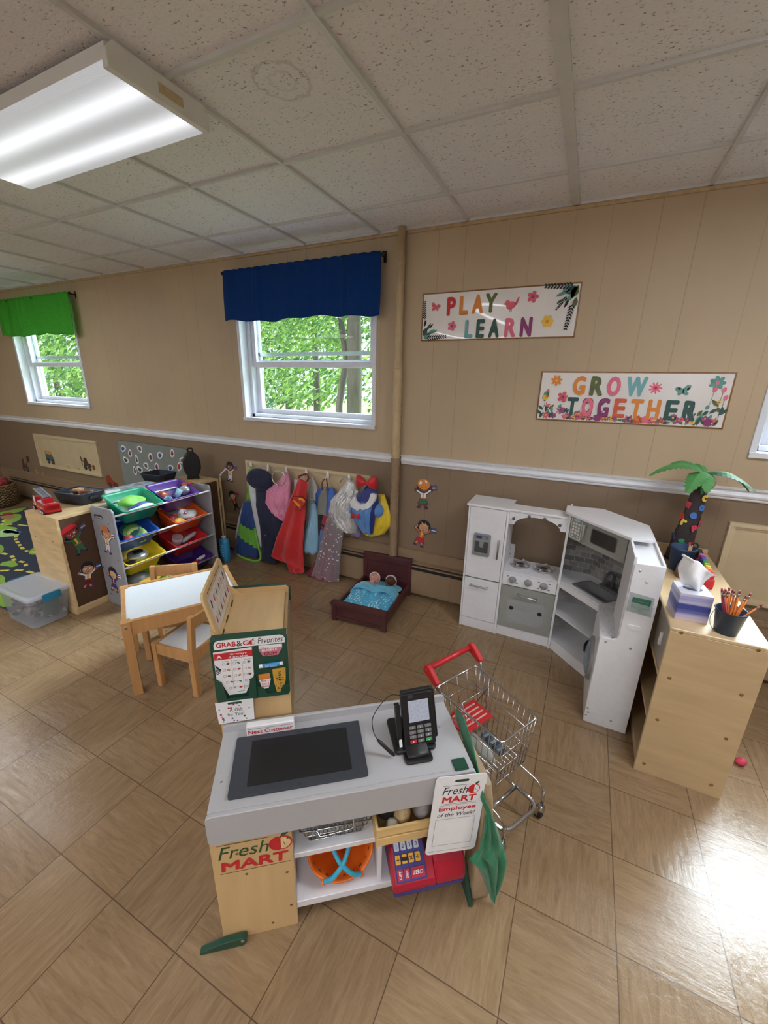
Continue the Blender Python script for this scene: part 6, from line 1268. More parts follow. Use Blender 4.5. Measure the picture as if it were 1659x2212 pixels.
inbin('orange',lump(8,.055,.055,.030),'folded_cloth',[sat('crimson_fabric',(150,24,34),.5)],'crimson cloth at the left of the orange bin','cloth',.11,.095,.045); inbin('orange',lump(9,.032,.045,.018),'folded_cloth',[sat('gold_fabric',(224,180,50),.5)],'golden cloth at the front left of the orange bin','cloth',.045,.085,.075); inbin('orange',lump(10,.04,.05,.02),'folded_cloth',[sat('teal_grey_cloth',(92,128,150),.6)],'grey blue cloth at the back of the orange bin','cloth',.20,.03,.07)
o_t=inbin('yellow',M().lathe((0,0,0),[(0,0),(.05,.005),(.062,.02),(.062,.05),(.05,.062),(.0,.064)],24,0,None,1,1.25),'toy_toaster',mat('silver_toy',(176,180,184),.2,.7),'silver toy appliance in the yellow bin','toy',.12,-.005,.04); m_=M().prism(XY,rrect(-.018,.018,-.035,.035,.01),.0,.012); X_=TR[bins['yellow'].name]@Matrix.Translation(Vector((.12,-.005,-.013))); m_.v=[X_@v for v in m_.v]; build(m_,'window',mat('toaster_black',(30,34,36),.2),o_t,world=True); inbin('yellow',M().box(-.03,.03,-.035,.035,0,.035),'toy_plug',black,'black toy piece at the left of the yellow bin','toy',.06,.09,.05,bevel=.008)
inbin('red',M().lathe((0,0,0),[(0,0),(.036,0),(.042,.11),(.039,.11),(.033,.005),(0,.004)],24,0,(-.15,.1,1)),'toy_tumbler',glass_mat('clear_tumbler',(226,214,220),.05,alpha=.3),'clear tumbler standing in the red bin','toy cup',.10,.075,.04); inbin('red',M().lathe((0,0,0),[(0,0),(.018,.002),(.022,.05),(.020,.13),(.012,.16),(0,.165)],16,0,(.1,-1,.25)),'toy_flashlight',mat('pale_grey_toy',(190,190,194),.35,.2),'pale grey toy torch lying in the red bin','toy',.10,.02,.06); inbin('red',M().box(-.04,.04,-.05,.05,0,.05),'toy_radio',black,'black toy box in the red bin under the torch','toy',.08,.035,.01,bevel=.006)
inbin('violet',M().lathe((0,0,0),[(0,0),(.014,.002),(.016,.06),(.010,.10),(0,.104)],14,0,(.1,-1,.1)),'toy_bottle',paper,'white toy bottle in the dark violet bin','toy',.07,-.05,.07); inbin('violet',M().cyl((0,-.03,.01),(0,.03,.01),.014),'toy_thimble',red,'red toy piece in the dark violet bin','toy',.055,-.03,.065); inbin('violet',M().ball((0,0,.015),.016),'toy_ball',mat('olive_toy',(140,120,60),.5),'olive toy ball at the left of the dark violet bin','toy',.05,.10,.05)
inbin('lime',M().ball((0,0,.02),.095,.10,.085,24),'toy_helmet',mat('grey_helmet',(112,112,116),.4,noise=(30,.03)),'grey toy helmet in the lowest bin','toy helmet',.12,.035,.05); inbin('lime',lump(14,.035,.10,.028,20,.1),'plush_duck',sat('duck_yellow',(228,188,40),.7),'yellow plush lying across the front of the lowest bin','plush',.035,.0,.09); inbin('lime',M().ball((0,0,.012),.012),'toy_bead',red,'red bead at the left of the lowest bin','toy',.10,.15,.10)
# blue bottle pack and dark bag next to the rack
t=thing('toy_canister','bright blue ribbed toy canister standing on the floor right of the rack','canister',(-2.925,-.285,0)); bp_=mat('azure_plastic',(58,150,206),.3,noise=(20,.02))
def rq(z,hx,hy): return [Vector((a,b,z)) for a,b in rrect(-hx,hx,-hy,hy,min(hx,hy)*.9,4)]
build(M().loft([rq(0,.03,.025),rq(.012,.046,.038),rq(.20,.048,.040),rq(.225,.042,.034),rq(.238,.024,.02)]),'canister_body',bp_,t); build(M().loft([rq(.236,.018,.016),rq(.258,.020,.018),rq(.262,.012,.01)]),'cap',white,t)
for k in range(7): build(M().tube([Vector((-.024,-.0405,.07+k*.018)),Vector((0,-.043,.07+k*.018)),Vector((.024,-.0405,.07+k*.018))],.0045,7),'rib',mat('pale_azure',(120,190,226),.3),t)
single(M().loft([[Vector((x,y,z)) for x,y in rrect(-.030,.030,-.05,.05,.02,3)] for z in (.001,.05,.15)]+[[Vector((x,y,z)) for x,y in rrect(-.018,.014,-.03,.03,.012,3)] for z in (.26,.32)]),'dark_bag',mat('black_bag_cloth',(30,30,34),.7,noise=(20,.1)),'dark bag squeezed between the grey rack and the blue canister','bag',(-2.835,-.345,0)) if False else single(M().loft([[Vector((x,y,z)) for x,y in rrect(-.030,.030,-.05,.05,.02,3)] for z in (.001,.05,.15)]+[[Vector((x,y,z)) for x,y in rrect(-.018,.014,-.03,.03,.012,3)] for z in (.26,.32)]),'dark_bag',mat('black_bag_cloth',(30,30,34),.7,noise=(20,.1)),'dark bag squeezed between the grey rack and the blue canister','bag',(-2.99,-.345,0))
# ================= TABLE AND CHAIRS =================
TA=math.atan2(.85,.53); lamin=mat('white_tabletop',(226,232,238),.22,noise=(160,.02),bump=(220,.03)); pine=oak
t=thing('kids_table','small wooden table with white top','table',(-2.01,-1.815,0),TA)
L_,D2=.63,.48 # local x along the length, y across (away from the camera)
for x in(0,L_-.045):
    for y in(0,D2-.045): build(M().box(x,x+.045,y,y+.045,0,.455),'leg',pine,t,.002)
for y in (.006,D2-.028): build(M().box(.045,L_-.045,y,y+.022,.375,.455),'apron',pine,t,.001)
for x in (.006,L_-.028): build(M().box(x,x+.022,.045,D2-.045,.375,.455),'apron',pine,t,.001)
build(M().box(.026,L_-.026,.026,D2-.026,.436,.449),'table_top',lamin,t)
for x in (.022,): build(M().lathe((x,-.0005,.425),[(0,.002),(.006,.0015),(.008,0)],12,0,(0,-1,0)),'bolt',steel,t)
def chair(loc_,rz,label,src=None):
    if src: return dup(src,loc_,rz,label)
    t=thing('kids_chair',label,'chair',loc_,rz,'small wooden chairs at the table'); W=.285;Dp=.285
    # origin at back right post; x to the left along the back, y to the front
    for x in (0,W-.030): build(M().add([(x,0,0),(x+.03,0,0),(x+.03,.034,0),(x,.034,0),(x,0,.28),(x+.03,0,.28),(x+.03,.034,.28),(x,.034,.28),(x,-.026,.505),(x+.03,-.026,.505),(x+.03,.002,.505),(x,.002,.505)],[(3,2,1,0),(8,9,10,11),(0,1,5,4),(1,2,6,5),(2,3,7,6),(3,0,4,7),(4,5,9,8),(5,6,10,9),(6,7,11,10),(7,4,8,11)]),'leg',pine,t,.002)
    for x in (0,W-.030): build(M().box(x,x+.03,Dp-.03,Dp,0,.283),'leg',pine,t,.002)
    build(M().box(.03,W-.03,.006,.022,.215,.280),'seat_rail',pine,t,.001); build(M().box(.03,W-.03,Dp-.022,Dp-.006,.215,.280),'seat_rail',pine,t,.001)
    for x in (.006,W-.022): build(M().box(x,x+.016,.034,Dp-.03,.215,.280),'seat_rail',pine,t,.001)
    build(M().box(.018,W-.018,.020,Dp-.018,.266,.275),'seat',lamin,t)
    build(M().prism(F((.028,0,0),(0,1,0),(0,0,1)),[(-.020,.432),(-.004,.432),(-.010,.502),(-.026,.502)],0,W-.056),'backrest',pine,t,.002)
    build(M().lathe((-.0005,.016,.235),[(0,.002),(.005,.0015),(.0065,0)],12,0,(-1,0,0)),'bolt',steel,t); return t
c1=chair((-1.690,-1.665,0),R(97),'small wooden chair with white seat tucked behind the menu board')
a2=math.atan2(.175,.22); chair((-2.183,-1.188,0),a2+PI,'small wooden chair on the far side of the table, facing the camera',c1)
# ================= CLEAR BIN WITH TOYS =================
t=thing('storage_tote','clear plastic tote with a frosted lid and blue latch, full of toys','storage box',(-3.40,-1.615,0))
cl=glass_mat('clear_tote_plastic',(206,212,222),.12,alpha=.30); cl2=glass_mat('frosted_lid_plastic',(212,220,232),.3,alpha=.72)
def q4(z,x0,x1,y0,y1): return [(x,y,z) for x,y in rrect(x0,x1,y0,y1,.03,4)]
build(M().loft([q4(.004,-3.545,-3.205,-1.730,-1.510),q4(.06,-3.556,-3.200,-1.731,-1.500),q4(.222,-3.60,-3.186,-1.733,-1.468)],0,False).add(q4(.004,-3.545,-3.205,-1.730,-1.510),[tuple(range(20))]),'tote_body',cl,t,world=True)
build(M().loft([q4(.212,-3.612,-3.178,-1.742,-1.460),q4(.234,-3.614,-3.176,-1.744,-1.458),q4(.240,-3.608,-3.182,-1.738,-1.464),q4(.240,-3.588,-3.202,-1.718,-1.484),q4(.231,-3.574,-3.216,-1.704,-1.498)],0,False).add(q4(.231,-3.574,-3.216,-1.704,-1.498),[tuple(range(20))]),'lid',cl2,t,world=True)
build(M().prism(F((-3.176,-1.60,.17),(0,1,0),(0,0,1)),rrect(-.055,.055,.015,.070,.006),0,.014),'latch',mat('teal_latch',(28,124,164),.35),t,.002,world=True)
build(M().prism(F((-3.614,-1.60,.17),(0,-1,0),(0,0,1)),rrect(-.055,.055,.015,.070,.006),0,.014),'latch',MC['teal_latch'],t,.002,world=True)
q=random.Random(31); tc_=[mat('tote_toy_%d'%k,c,.5) for k,c in enumerate(((120,116,112),(86,72,84),(176,168,160),(70,80,72),(190,150,130),(60,64,80),(200,196,190),(96,60,70)))]
ms=[]
for k in range(80):
    z=.012+.15*(k/80)+q.uniform(0,.02); x=-3.375+q.uniform(-.145,.145); y=-1.617+q.uniform(-.088,.088); s=q.uniform(.012,.026); m=M()
    if k%3==0: m.ball((0,0,0),s,s*.8,s*.7,10)
    elif k%3==1: m.obox((0,0,0),Vector((s,0,.3*s)),Vector((0,s*.7,0)),Vector((-.2*s,0,s*.6)))
    else: m.cyl((-s,0,0),(s,0,.4*s),s*.45,n=10)
    single(m,'small_toy',tc_[k%8],'small toy jumbled inside the clear lidded tote','small toy',(x,y,max(z,s+.008)),q.uniform(0,3),'small toys inside the clear tote')
single(M().box(-.05,.05,-.005,.005,0,.10),'toy_tile',mat('bottle_green_toy',(30,80,60),.5),'dark green toy panel inside the clear tote behind the latch','small toy',(-3.215,-1.60,.06),PI/2)
# ================= RUG =================
RM=[mat('rug_road',(52,60,78),.95,noise=(60,.06),bump=(300,.2)),mat('rug_lime',(140,182,72),.95,noise=(60,.05)),mat('rug_line',(226,214,96),.95),mat('rug_pale',(170,204,150),.95),mat('rug_blue',(62,116,178),.95),mat('rug_red',(160,50,46),.95),mat('rug_tan',(168,132,92),.95),mat('rug_white',(206,216,216),.95)]
rx=M().prism(XY,rrect(-6.53,-3.62,-1.69,-.295,.01),.0005,.008,0); f=F((0,0,.008),(1,0,0),(0,1,0))
def blob(cx,cy,a,b_,mi,seed,rot=0,d=.0004,amp=.12,n=26):
    q=random.Random(seed); p=[q.uniform(0,6),q.uniform(0,6)]; c_,s_=math.cos(rot),math.sin(rot); pts=[]
    for k in range(n):
        t=2*PI*k/n; r=1+amp*math.sin(3*t+p[0])+amp*.5*math.sin(5*t+p[1]); u=a*r*math.cos(t);v=b_*r*math.sin(t); pts.append((min(-3.63,max(-6.52,cx+u*c_-v*s_)),min(-.30,max(-1.685,cy+u*s_+v*c_))))
    rx.flat(f,pts,d,mi)
for cx,cy,a,b_,rot,sd in ((-5.85,-.95,.26,.20,.3,1),(-5.05,-1.42,.24,.16,-.3,2),(-5.25,-1.18,.30,.10,-.2,22),(-4.75,-.85,.16,.22,.5,3),(-4.35,-1.55,.24,.12,0,4),(-4.2,-1.0,.16,.24,.2,5),(-6.3,-1.35,.18,.26,0,6),(-5.6,-.45,.40,.09,0,7),(-6.45,-.5,.10,.18,0,8),(-6.1,-.62,.25,.08,-.5,9),(-3.95,-1.6,.25,.12,0,10),(-3.8,-.7,.16,.3,0,11),(-5.7,-1.55,.3,.12,0,12),(-4.6,-1.28,.10,.05,0,13),(-4.9,-.45,.3,.09,0,14)): blob(cx,cy,a,b_,1,sd,rot)
for cx,cy,a,b_,mi,sd in ((-5.55,-.9,.16,.09,3,31),(-5.6,-.85,.10,.05,7,32),(-5.5,-.83,.06,.035,4,33),(-5.32,-1.12,.10,.05,4,34),(-5.05,-1.40,.14,.07,5,35),(-4.95,-1.33,.06,.035,2,36),(-4.75,-1.60,.12,.06,6,37),(-6.2,-.62,.12,.06,6,38),(-6.35,-.55,.08,.05,5,39),(-4.72,-.85,.06,.04,6,40),(-5.75,-.50,.16,.05,7,41)): blob(cx,cy,a,b_,mi,sd,0,.0008,.1,18)
lines=[[(-5.48,-.84),(-5.36,-.90),(-5.26,-.945),(-5.12,-.985),(-4.99,-1.02),(-4.84,-1.05),(-4.73,-1.04),(-4.6,-1.0)],[(-6.25,-.60),(-6.1,-.70),(-5.95,-.78),(-5.85,-.72),(-5.6,-.66),(-5.35,-.72),(-5.15,-.70)],[(-4.95,-1.19),(-4.78,-1.18),(-4.66,-1.22),(-4.52,-1.20),(-4.40,-1.24)],[(-4.62,-1.45),(-4.48,-1.38),(-4.36,-1.30),(-4.2,-1.28),(-4.05,-1.30)],[(-6.45,-.75),(-6.2,-.95),(-6.05,-1.15),(-5.9,-1.3),(-5.6,-1.38),(-5.3,-1.45)],[(-4.6,-1.0),(-4.45,-.8),(-4.5,-.6),(-4.7,-.5)],[(-5.35,-.72),(-5.05,-.62),(-4.8,-.62)]]
for L in lines:
    pts=smooth([(a,b,0) for a,b in L],6); ds=0; on_=True
    i=0
    while i<len(pts)-4:
        a,b=pts[i],pts[i+3]; rx.line(f,a.x,a.y,b.x,b.y,.030,.0006,2); i+=5
single(rx,'play_rug',RM,'dark play rug printed with roads and green islands behind the cabinet','rug',(-5,-1,0),world=True)
# ================= WOVEN BASKET =================
def strawm():
    m,t_,b,tc,sp=base('woven_straw',.8); a=math_n(t_,'ARCTAN2',sp.outputs[1],sp.outputs[0]); z=math_n(t_,'MULTIPLY',sp.outputs[2],180); h_=math_n(t_,'SINE',math_n(t_,'ADD',z,math_n(t_,'MULTIPLY',math_n(t_,'SINE',math_n(t_,'MULTIPLY',a,26)),1.6)))
    n=noise_n(t_,tc.outputs['Object'],(30,30,60),3); t_.links.new(ramp(t_,math_n(t_,'ADD',math_n(t_,'MULTIPLY',h_,.25),n),[(.25,(96,74,46)),(.55,(160,130,86)),(.9,(188,160,114))]),b.inputs['Base Color']); bp=nn(t_,'ShaderNodeBump'); bp.inputs['Distance'].default_value=.02; t_.links.new(h_,bp.inputs['Height']); t_.links.new(bp.outputs[0],b.inputs['Normal']); return m
t=thing('woven_basket','round woven straw basket by the left wall, cut by the photo edge','basket',(-6.93,-.42,0))
build(M().lathe((0,0,0),[(0,.003),(.19,.003),(.225,.03),(.245,.16),(.235,.285),(.228,.29),(.222,.285),(.232,.16),(.21,.03),(0,.015)],40),'basket_body',strawm(),t); build(M().tube([(.232*math.cos(a),.232*math.sin(a),.288) for a in (2*PI*k/36 for k in range(36))],.009,8,True),'rim',mat('straw_rim',(150,122,80),.8),t)
for k,(c,lab) in enumerate((((176,30,40),'red soft toy heaped in the woven basket'),((40,110,66),'green soft toy in the woven basket'),((150,40,44),'dark red soft toy at the back of the woven basket'))):
    single(lump(50+k,.10,.09,.07),'soft_toy',sat('soft_toy_%d'%k,c,.8),lab,'soft toy',((-6.87,-.38,.215),(-7.02,-.50,.21),(-6.98,-.32,.22))[k])
# ================= DOLL BED =================
t=thing('doll_bed','dark brown wooden doll bed under the wall pipe','doll bed',(-1.28,-.36,0),R(4.6)); mah=mat('dark_cherry_wood',(82,42,44),.4,noise=((6,40,6),.10))
bd_=lambda n,m,bev=.002: build(m,n,mah,t,bev)
bw,bl_=.195,.288
bd_('headboard',M().box(-bw,bw,bl_-.012,bl_+.004,.03,.305)); bd_('head_cap',M().box(-bw-.016,bw+.016,bl_-.024,bl_+.016,.300,.322)); 
for x in(-1,1): bd_('post',M().box(x*bw-.018,x*bw+.018,bl_-.018,bl_+.010,0,.300))
bd_('head_rail',M().box(-bw,bw,bl_-.020,bl_-.012,.262,.300)); bd_('head_rail',M().box(-bw,bw,bl_-.020,bl_-.012,.10,.130))
bd_('footboard',M().box(-bw,bw,-bl_,-bl_+.014,.02,.135)); bd_('foot_cap',M().box(-bw-.018,bw+.018,-bl_-.020,-bl_+.026,.132,.158))
for x in(-1,1): bd_('post',M().box(x*bw-.018,x*bw+.018,-bl_-.008,-bl_+.020,0,.132))
bd_('foot_rail',M().box(-bw+.018,bw-.018,-bl_-.006,-bl_,.018,.042)); bd_('foot_rail',M().box(-bw+.018,bw-.018,-bl_-.006,-bl_,.112,.132))
for x in(-1,1): bd_('side_rail',M().box(x*bw-.009,x*bw+.009,-bl_+.014,bl_-.012,.035,.112))
bd_('slat_base',M().box(-bw+.009,bw-.009,-bl_+.014,bl_-.012,.045,.060))
BX=TR[t.name]
def inbed(m,nm,mats,label,cat,p,**k): m.v=[BX@v for v in m.v]; return single(m,nm,mats,label,cat,BX@Vector(p),R(4.6),world=True,**k)
aqua=mat('aqua_fleece',(92,182,216),.9,noise=(60,.06),sheen=.5,bump=(150,.3))
def dots():
    m,t_,b,tc,sp=base('dotted_aqua_fleece',.9); v=nn(t_,'ShaderNodeTexVoronoi'); v.feature='F1'; v.inputs['Scale'].default_value=46; v.inputs['Randomness'].default_value=.45; t_.links.new(tc.outputs['Object'],v.inputs[0]); t_.links.new(mixc(t_,math_n(t_,'LESS_THAN',v.outputs['Distance'],.30),lin((84,176,214)),lin((204,230,240))),b.inputs['Base Color']); return m
def quilt(u,v):
    x=-.182+.364*u; y=-.268+.31*v; h=.120+.036*math.sin(PI*u)*(.35+.65*v)+.012*math.sin(u*2*PI*2)**2*v+.006*math.sin(u*23+v*9); e=min(u,1-u)*9
    return (x,y,h if e>1 else h-.03*(1-e)**2)
inbed(M().grid(quilt,40,30),'doll_blanket',dots(),'aqua dotted blanket covering the dolls in the bed','doll blanket',(0,-.1,.09),solid=.006)
def fold(u,v):
    x=-.178+.356*u; a=v; y=-.050+.125*v+.012*math.sin(u*9); h=.140+.020*math.sin(PI*u)+.014*math.sin(2*PI*u)**2*(1-.5*v)+.012*math.sin(PI*v)-.012*v+.005*math.sin(u*17+v*13); e=min(u,1-u)*8
    return (x,y,h if e>1 else h-.03*(1-e)**2)
inbed(M().grid(fold,36,16),'folded_blanket',aqua,'plain aqua blanket edge folded back over the dotted one','doll blanket',(0,.03,.14),solid=.012)
inbed(M().loft([[Vector((.165*math.cos(a)*s*(1 if abs(math.cos(a))<.9 else 1.03),.195+.065*math.sin(a)*s,z)) for a in (2*PI*k/28 for k in range(28))] for s,z in ((.8,.062),(1,.075),(1,.088),(.75,.104))]),'doll_pillow',[mat('aqua_pillow',(120,190,216),.9,bump=(60,.3))],'aqua pillow under the two dolls heads','doll pillow',(0,.19,.07),sub=1)
def doll(x,skin,label,tn):
    p=Vector((x,.05,.07)); t=thing('baby_doll',label,'doll',BX@p,R(4.6)); TRi=TR[t.name]
    sk=mat('doll_skin_'+tn,skin,.5,noise=(40,.02))
    hd=Vector((x,.180,.150))-p
    m=M(); m.ball(hd,.040,.044,.042,24)
    m.ball(hd+Vector((0,-.030,.022)),.020,.016,.014,14); m.ball(hd+Vector((.017,-.022,.024)),.014,.013,.012,12); m.ball(hd+Vector((-.017,-.022,.024)),.014,.013,.012,12); m.ball(hd+Vector((0,-.014,.040)),.0065,.008,.0065,12)
    for s in(-1,1): m.ball(hd+Vector((s*.040,.0,.002)),.006,.010,.009,10)
    m.tube([hd+Vector((0,-.04,-.01)),hd+Vector((0,-.075,-.02))],[.018,.02],12)
    body=build(m,'head',sk,t)
    f2=M()
    for s in(-1,1): f2.tube([hd+Vector((s*.022,-.004,.0385)),hd+Vector((s*.014,-.008,.0425)),hd+Vector((s*.007,-.005,.0412))],.0014,6,mi=0)
    f2.tube([hd+Vector((-.009,-.030,.036)),hd+Vector((0,-.034,.0375)),hd+Vector((.009,-.030,.036))],.0022,6,mi=1)
    build(f2,'face',[mat('doll_lash',(60,34,28),.5),mat('doll_lip_'+tn,tuple(int(v*.8) for v in skin[:1])+tuple(int(v*.6) for v in skin[1:]),.5)],body)
    cap_=M(); cap_.loft([[hd+Vector((.0435*s*math.cos(a),.006+yy,.0455*s*math.sin(a))) for a in (2*PI*k/24 for k in range(24))] for yy,s in ((-.002,1.0),(.012,1.0),(.028,.82),(.038,.5),(.042,.1))]); cap_.tube([hd+Vector((.0435*math.cos(a),.004,.0455*math.sin(a))) for a in (2*PI*k/24 for k in range(24))],.005,7,True); build(cap_,'cap',mat('doll_cap_knit',(226,206,210),.9,bump=(200,.3)),t)
    tor=M(); tor.loft([[Vector((.046*s*math.cos(a),y+.03,.030+.030*s*math.sin(a))) for a in (2*PI*k/20 for k in range(20))] for y,s in ((.045,.55),(.03,.95),(-.03,1.05),(-.12,.9),(-.18,.7))])
    for s in(-1,1): tor.tube([Vector((s*.038,.055,.040)),Vector((s*.066,.025,.040)),Vector((s*.06,-.03,.038))],[.018,.016,.013],10)
    build(tor,'romper',mat('doll_romper',(232,214,214),.9,noise=(90,.10)),t)
    lg_=M()
    for s in(-1,1): lg_.tube([Vector((s*.022,-.14,.022)),Vector((s*.030,-.19,.020)),Vector((s*.028,-.24,.018))],[.022,.018,.013],10)
    build(lg_,'legs',sk,t)
doll(-.070,(222,164,150),'pale baby doll lying on the left in the doll bed','pale'); doll(.072,(86,54,42),'dark-skinned baby doll lying on the right in the doll bed','dark')
# ================= RIGHT CABINET =================
t=thing('shelf_unit','birch open shelf unit beside the play kitchen, seen from its end','shelf unit',(.59,-.55,0)); b_=kb2(t); bir=mat('birch_melamine',(194,167,127),.42,noise=((5,5,30),.035),bump=(120,.02)); birt=mat('birch_top',(204,178,138),.3,noise=((30,5,5),.035))
gx0,gx1,gy0,gy1,gz=.432,.755,-1.070,-.035,.752
b_('side_panel',M().box(gx0,gx1,gy0,gy0+.016,0,gz-.016),bir); b_('side_panel',M().box(gx0,gx1,gy1-.016,gy1,0,gz-.016),bir); b_('top_panel',M().box(gx0,gx1,gy0,gy1,gz-.016,gz),birt,.003); b_('back_panel',M().box(gx1-.010,gx1-.002,gy0+.016,gy1-.016,.0,gz-.016),bir)
for z in (.05,.28,.505): b_('shelf',M().box(gx0+.004,gx1-.010,gy0+.016,gy1-.016,z-.008,z+.008),bir)
b_('end_stop',M().box(gx0+.01,gx1,gy1-.014,gy1,gz,gz+.022),bir); b_('plinth',M().box(gx0+.01,gx0+.022,gy0+.016,gy1-.016,0,.042),bir)
for x,z in ((.470,.738),(.712,.738),(.472,.52),(.708,.53),(.470,.30),(.708,.31),(.466,.05),(.712,.06)): b_('screw_head',M().lathe((x,gy0,z),[(0,.002),(.006,.0015),(.0075,0)],12,0,(0,-1,0)),mat('brass_cam',(150,116,66),.35,.7),0)
pt=thing('drawer_tub','clear tub with a white pull on the top shelf of the birch unit','tub',(.58,-.93,.513)); build(M().box(.440,.70,-1.035,-.80,.5135,.725),'tub_body',glass_mat('milky_tub',(206,196,180),.3,alpha=.55),pt,.006,world=True); build(M().cyl((.437,-.945,.60),(.437,-.945,.655),.008).ball((.437,-.945,.60),.009),'pull',white,pt,world=True)
# tissue box
TBX=(.505,-.925,gz); tz=R(6); t=thing('tissue_box','blue and white striped tissue box on the birch unit','tissue box',TBX,tz)
def tism():
    m,t_,b,tc,sp=base('striped_tissue_print',.4); n=noise_n(t_,tc.outputs['Object'],(3,3,60),3); v=math_n(t_,'ADD',math_n(t_,'MULTIPLY',sp.outputs[2],8),math_n(t_,'MULTIPLY',math_n(t_,'SUBTRACT',n,.5),.35)); t_.links.new(ramp(t_,v,[(.0,(206,190,200)),(.22,(170,160,196)),(.34,(96,104,168)),(.46,(58,70,140)),(.6,(62,74,150)),(.68,(186,184,214)),(.8,(150,152,200)),(.95,(206,206,224))]),b.inputs['Base Color']); return m
build(M().box(-.058,.058,-.058,.058,0,.124),'box',tism(),t,.002); build(M().oval(F((0,0,.1245),(1,0,0),(0,1,0)),0,0,.036,.022,.0004,0,24),'opening',mat('tissue_slot',(70,78,92),.6),t)
def tiss(u,v):
    w=.034+.030*v-.05*max(0,v-.55); x=(u-.5)*2*w+.030*v*v-.012*v+.02*(v>.9)*(u-.5); y=.018*math.sin(u*7+v*3)*(1-.3*v)+.014*math.cos(u*13)*(.4+.6*v)
    return (x-.028*v*(1-u),y,.121+.145*v*(1-.45*u*v)+.01*math.sin(u*5))
build(M().grid(tiss,20,20),'tissue',mat('white_tissue',(244,246,250),.8,noise=(20,.02),bump=(30,.3)),t,solid=.0012)
# pencil bucket
t=thing('pencil_bucket','navy metal bucket full of pencils at the front of the birch unit','bucket',(.622,-1.005,gz)); nb=mat('navy_enamel_bucket',(30,52,78),.35,.2,noise=(20,.04))
build(M().lathe((0,0,0),[(0,0),(.036,0),(.038,.003),(.051,.096),(.054,.098),(.053,.101),(.049,.099),(.036,.006),(0,.006)],32),'bucket',nb,t); build(M().tube(smooth([(-.051,.0,.088),(-.062,-.01,.06),(-.060,-.02,.035),(-.05,-.03,.015)]),.0013,6),'bail',steel,t)
q=random.Random(41); py=mat('pencil_orange',(208,118,46),.4); pf=mat('ferrule',(176,170,160),.3,.8); er=mat('eraser_dusk',(150,66,66),.7); px_=mat('pencil_pink_wrap',(170,70,80),.5)
p0=None
dirs=[(-.30,.10),(-.26,.05),(-.22,.14),(-.15,.16),(-.05,.18),(.02,.10),(-.02,.02),(.10,.12),(.16,.05),(-.33,-.05),(.05,.22),(-.12,-.02),(.22,.10),(.62,-.06),(.40,.14),(-.20,-.06)]
for k,(dx,dy) in enumerate(dirs):
    L=.165 if k%3 else .178; d_=Vector((dx,dy,1)).normalized(); a=Vector((dx*-.02+q.uniform(-.012,.012),-.006+q.uniform(-.012,.012),.008)); 
    pn=thing('pencil','upright pencil with its eraser up in the navy bucket' if k not in (13,0) else ('pencil leaning furthest right out of the navy bucket' if k==13 else 'pencil leaning furthest left in the navy bucket'),'pencil',TR[t.name]@a,0,'pencils in the navy bucket')
    build(M().tube([Vector((0,0,0)),d_*L*.86],.0037,6),'shaft',px_ if k in (0,1,9) else py,pn); build(M().tube([d_*L*.86,d_*L*.93],.0039,10),'ferrule',pf,pn); build(M().tube([d_*L*.93,d_*L],.0036,10),'eraser',er,pn)
# palm tree
t=thing('paper_palm_tree','paper palm tree with a dark trunk of foam letters on the birch unit','craft palm tree',(.607,-.23,gz)); tk=mat('dark_paper_bark',(58,48,48),.85,noise=(30,.08),bump=(26,.6))
TP=[(0,-.032,.060),(.10,-.026,.052),(.24,-.015,.042),(.35,-.008,.037),(.40,-.006,.034),(.475,-.004,.028)]
rg=[]
for i in range(len(TP)-1):
    for s in range(6):
        u=s/6; z=TP[i][0]+(TP[i+1][0]-TP[i][0])*u; xo=TP[i][1]+(TP[i+1][1]-TP[i][1])*u; r=(TP[i][2]+(TP[i+1][2]-TP[i][2])*u)*(1+.05*(s%3==0)); rg.append([(xo+r*math.cos(a)*(1+.03*math.sin(5*a+z*30)),r*math.sin(a)*.8,z+.001) for a in (2*PI*k/22 for k in range(22))])
build(M().loft(rg),'trunk',tk,t)
lt=[('v',-.040,.408,(230,120,70)),('n',.002,.410,(58,140,92)),('c',.014,.370,(236,206,84)),('w',-.042,.322,(200,60,84)),('o',.012,.317,(70,120,196)),('e',-.015,.272,(70,120,196)),('r',-.046,.224,(236,206,84)),('p',.002,.201,(214,66,90)),('s',-.038,.118,(46,150,110)),('u',.004,.104,(206,80,90)),('a',.024,.225,(190,50,80)),('h',-.074,.14,(70,80,110)),('m',-.056,.255,(214,70,60))]
for ch,x,z,c_ in lt:
    xo=[a[1]+(b[1]-a[1])*(z-a[0])/(b[0]-a[0]) for a,b in zip(TP,TP[1:]) if a[0]<=z<=b[0]][0]; r=[a[2]+(b[2]-a[2])*(z-a[0])/(b[0]-a[0]) for a,b in zip(TP,TP[1:]) if a[0]<=z<=b[0]][0]
    u=max(-.95,min(.95,(x-xo)/r)); a=math.asin(u); y=-r*.8*math.cos(a)-.004; fr_=F((x,y,z),(math.cos(a),math.sin(a),0),(0,0,1)); m=M()
    m.text(fr_,ch,0,0,.036,.030,0,.07,0,.003,q.uniform(-.3,.3)); build(m,'foam_letter',mat('foam_%d_%d_%d'%c_,c_,.7),t,solid=.004)
lf=mat('silk_leaf_green',(84,150,84),.6,noise=(20,.08)); lf2=mat('silk_leaf_dark',(44,96,62),.6,noise=(20,.08))
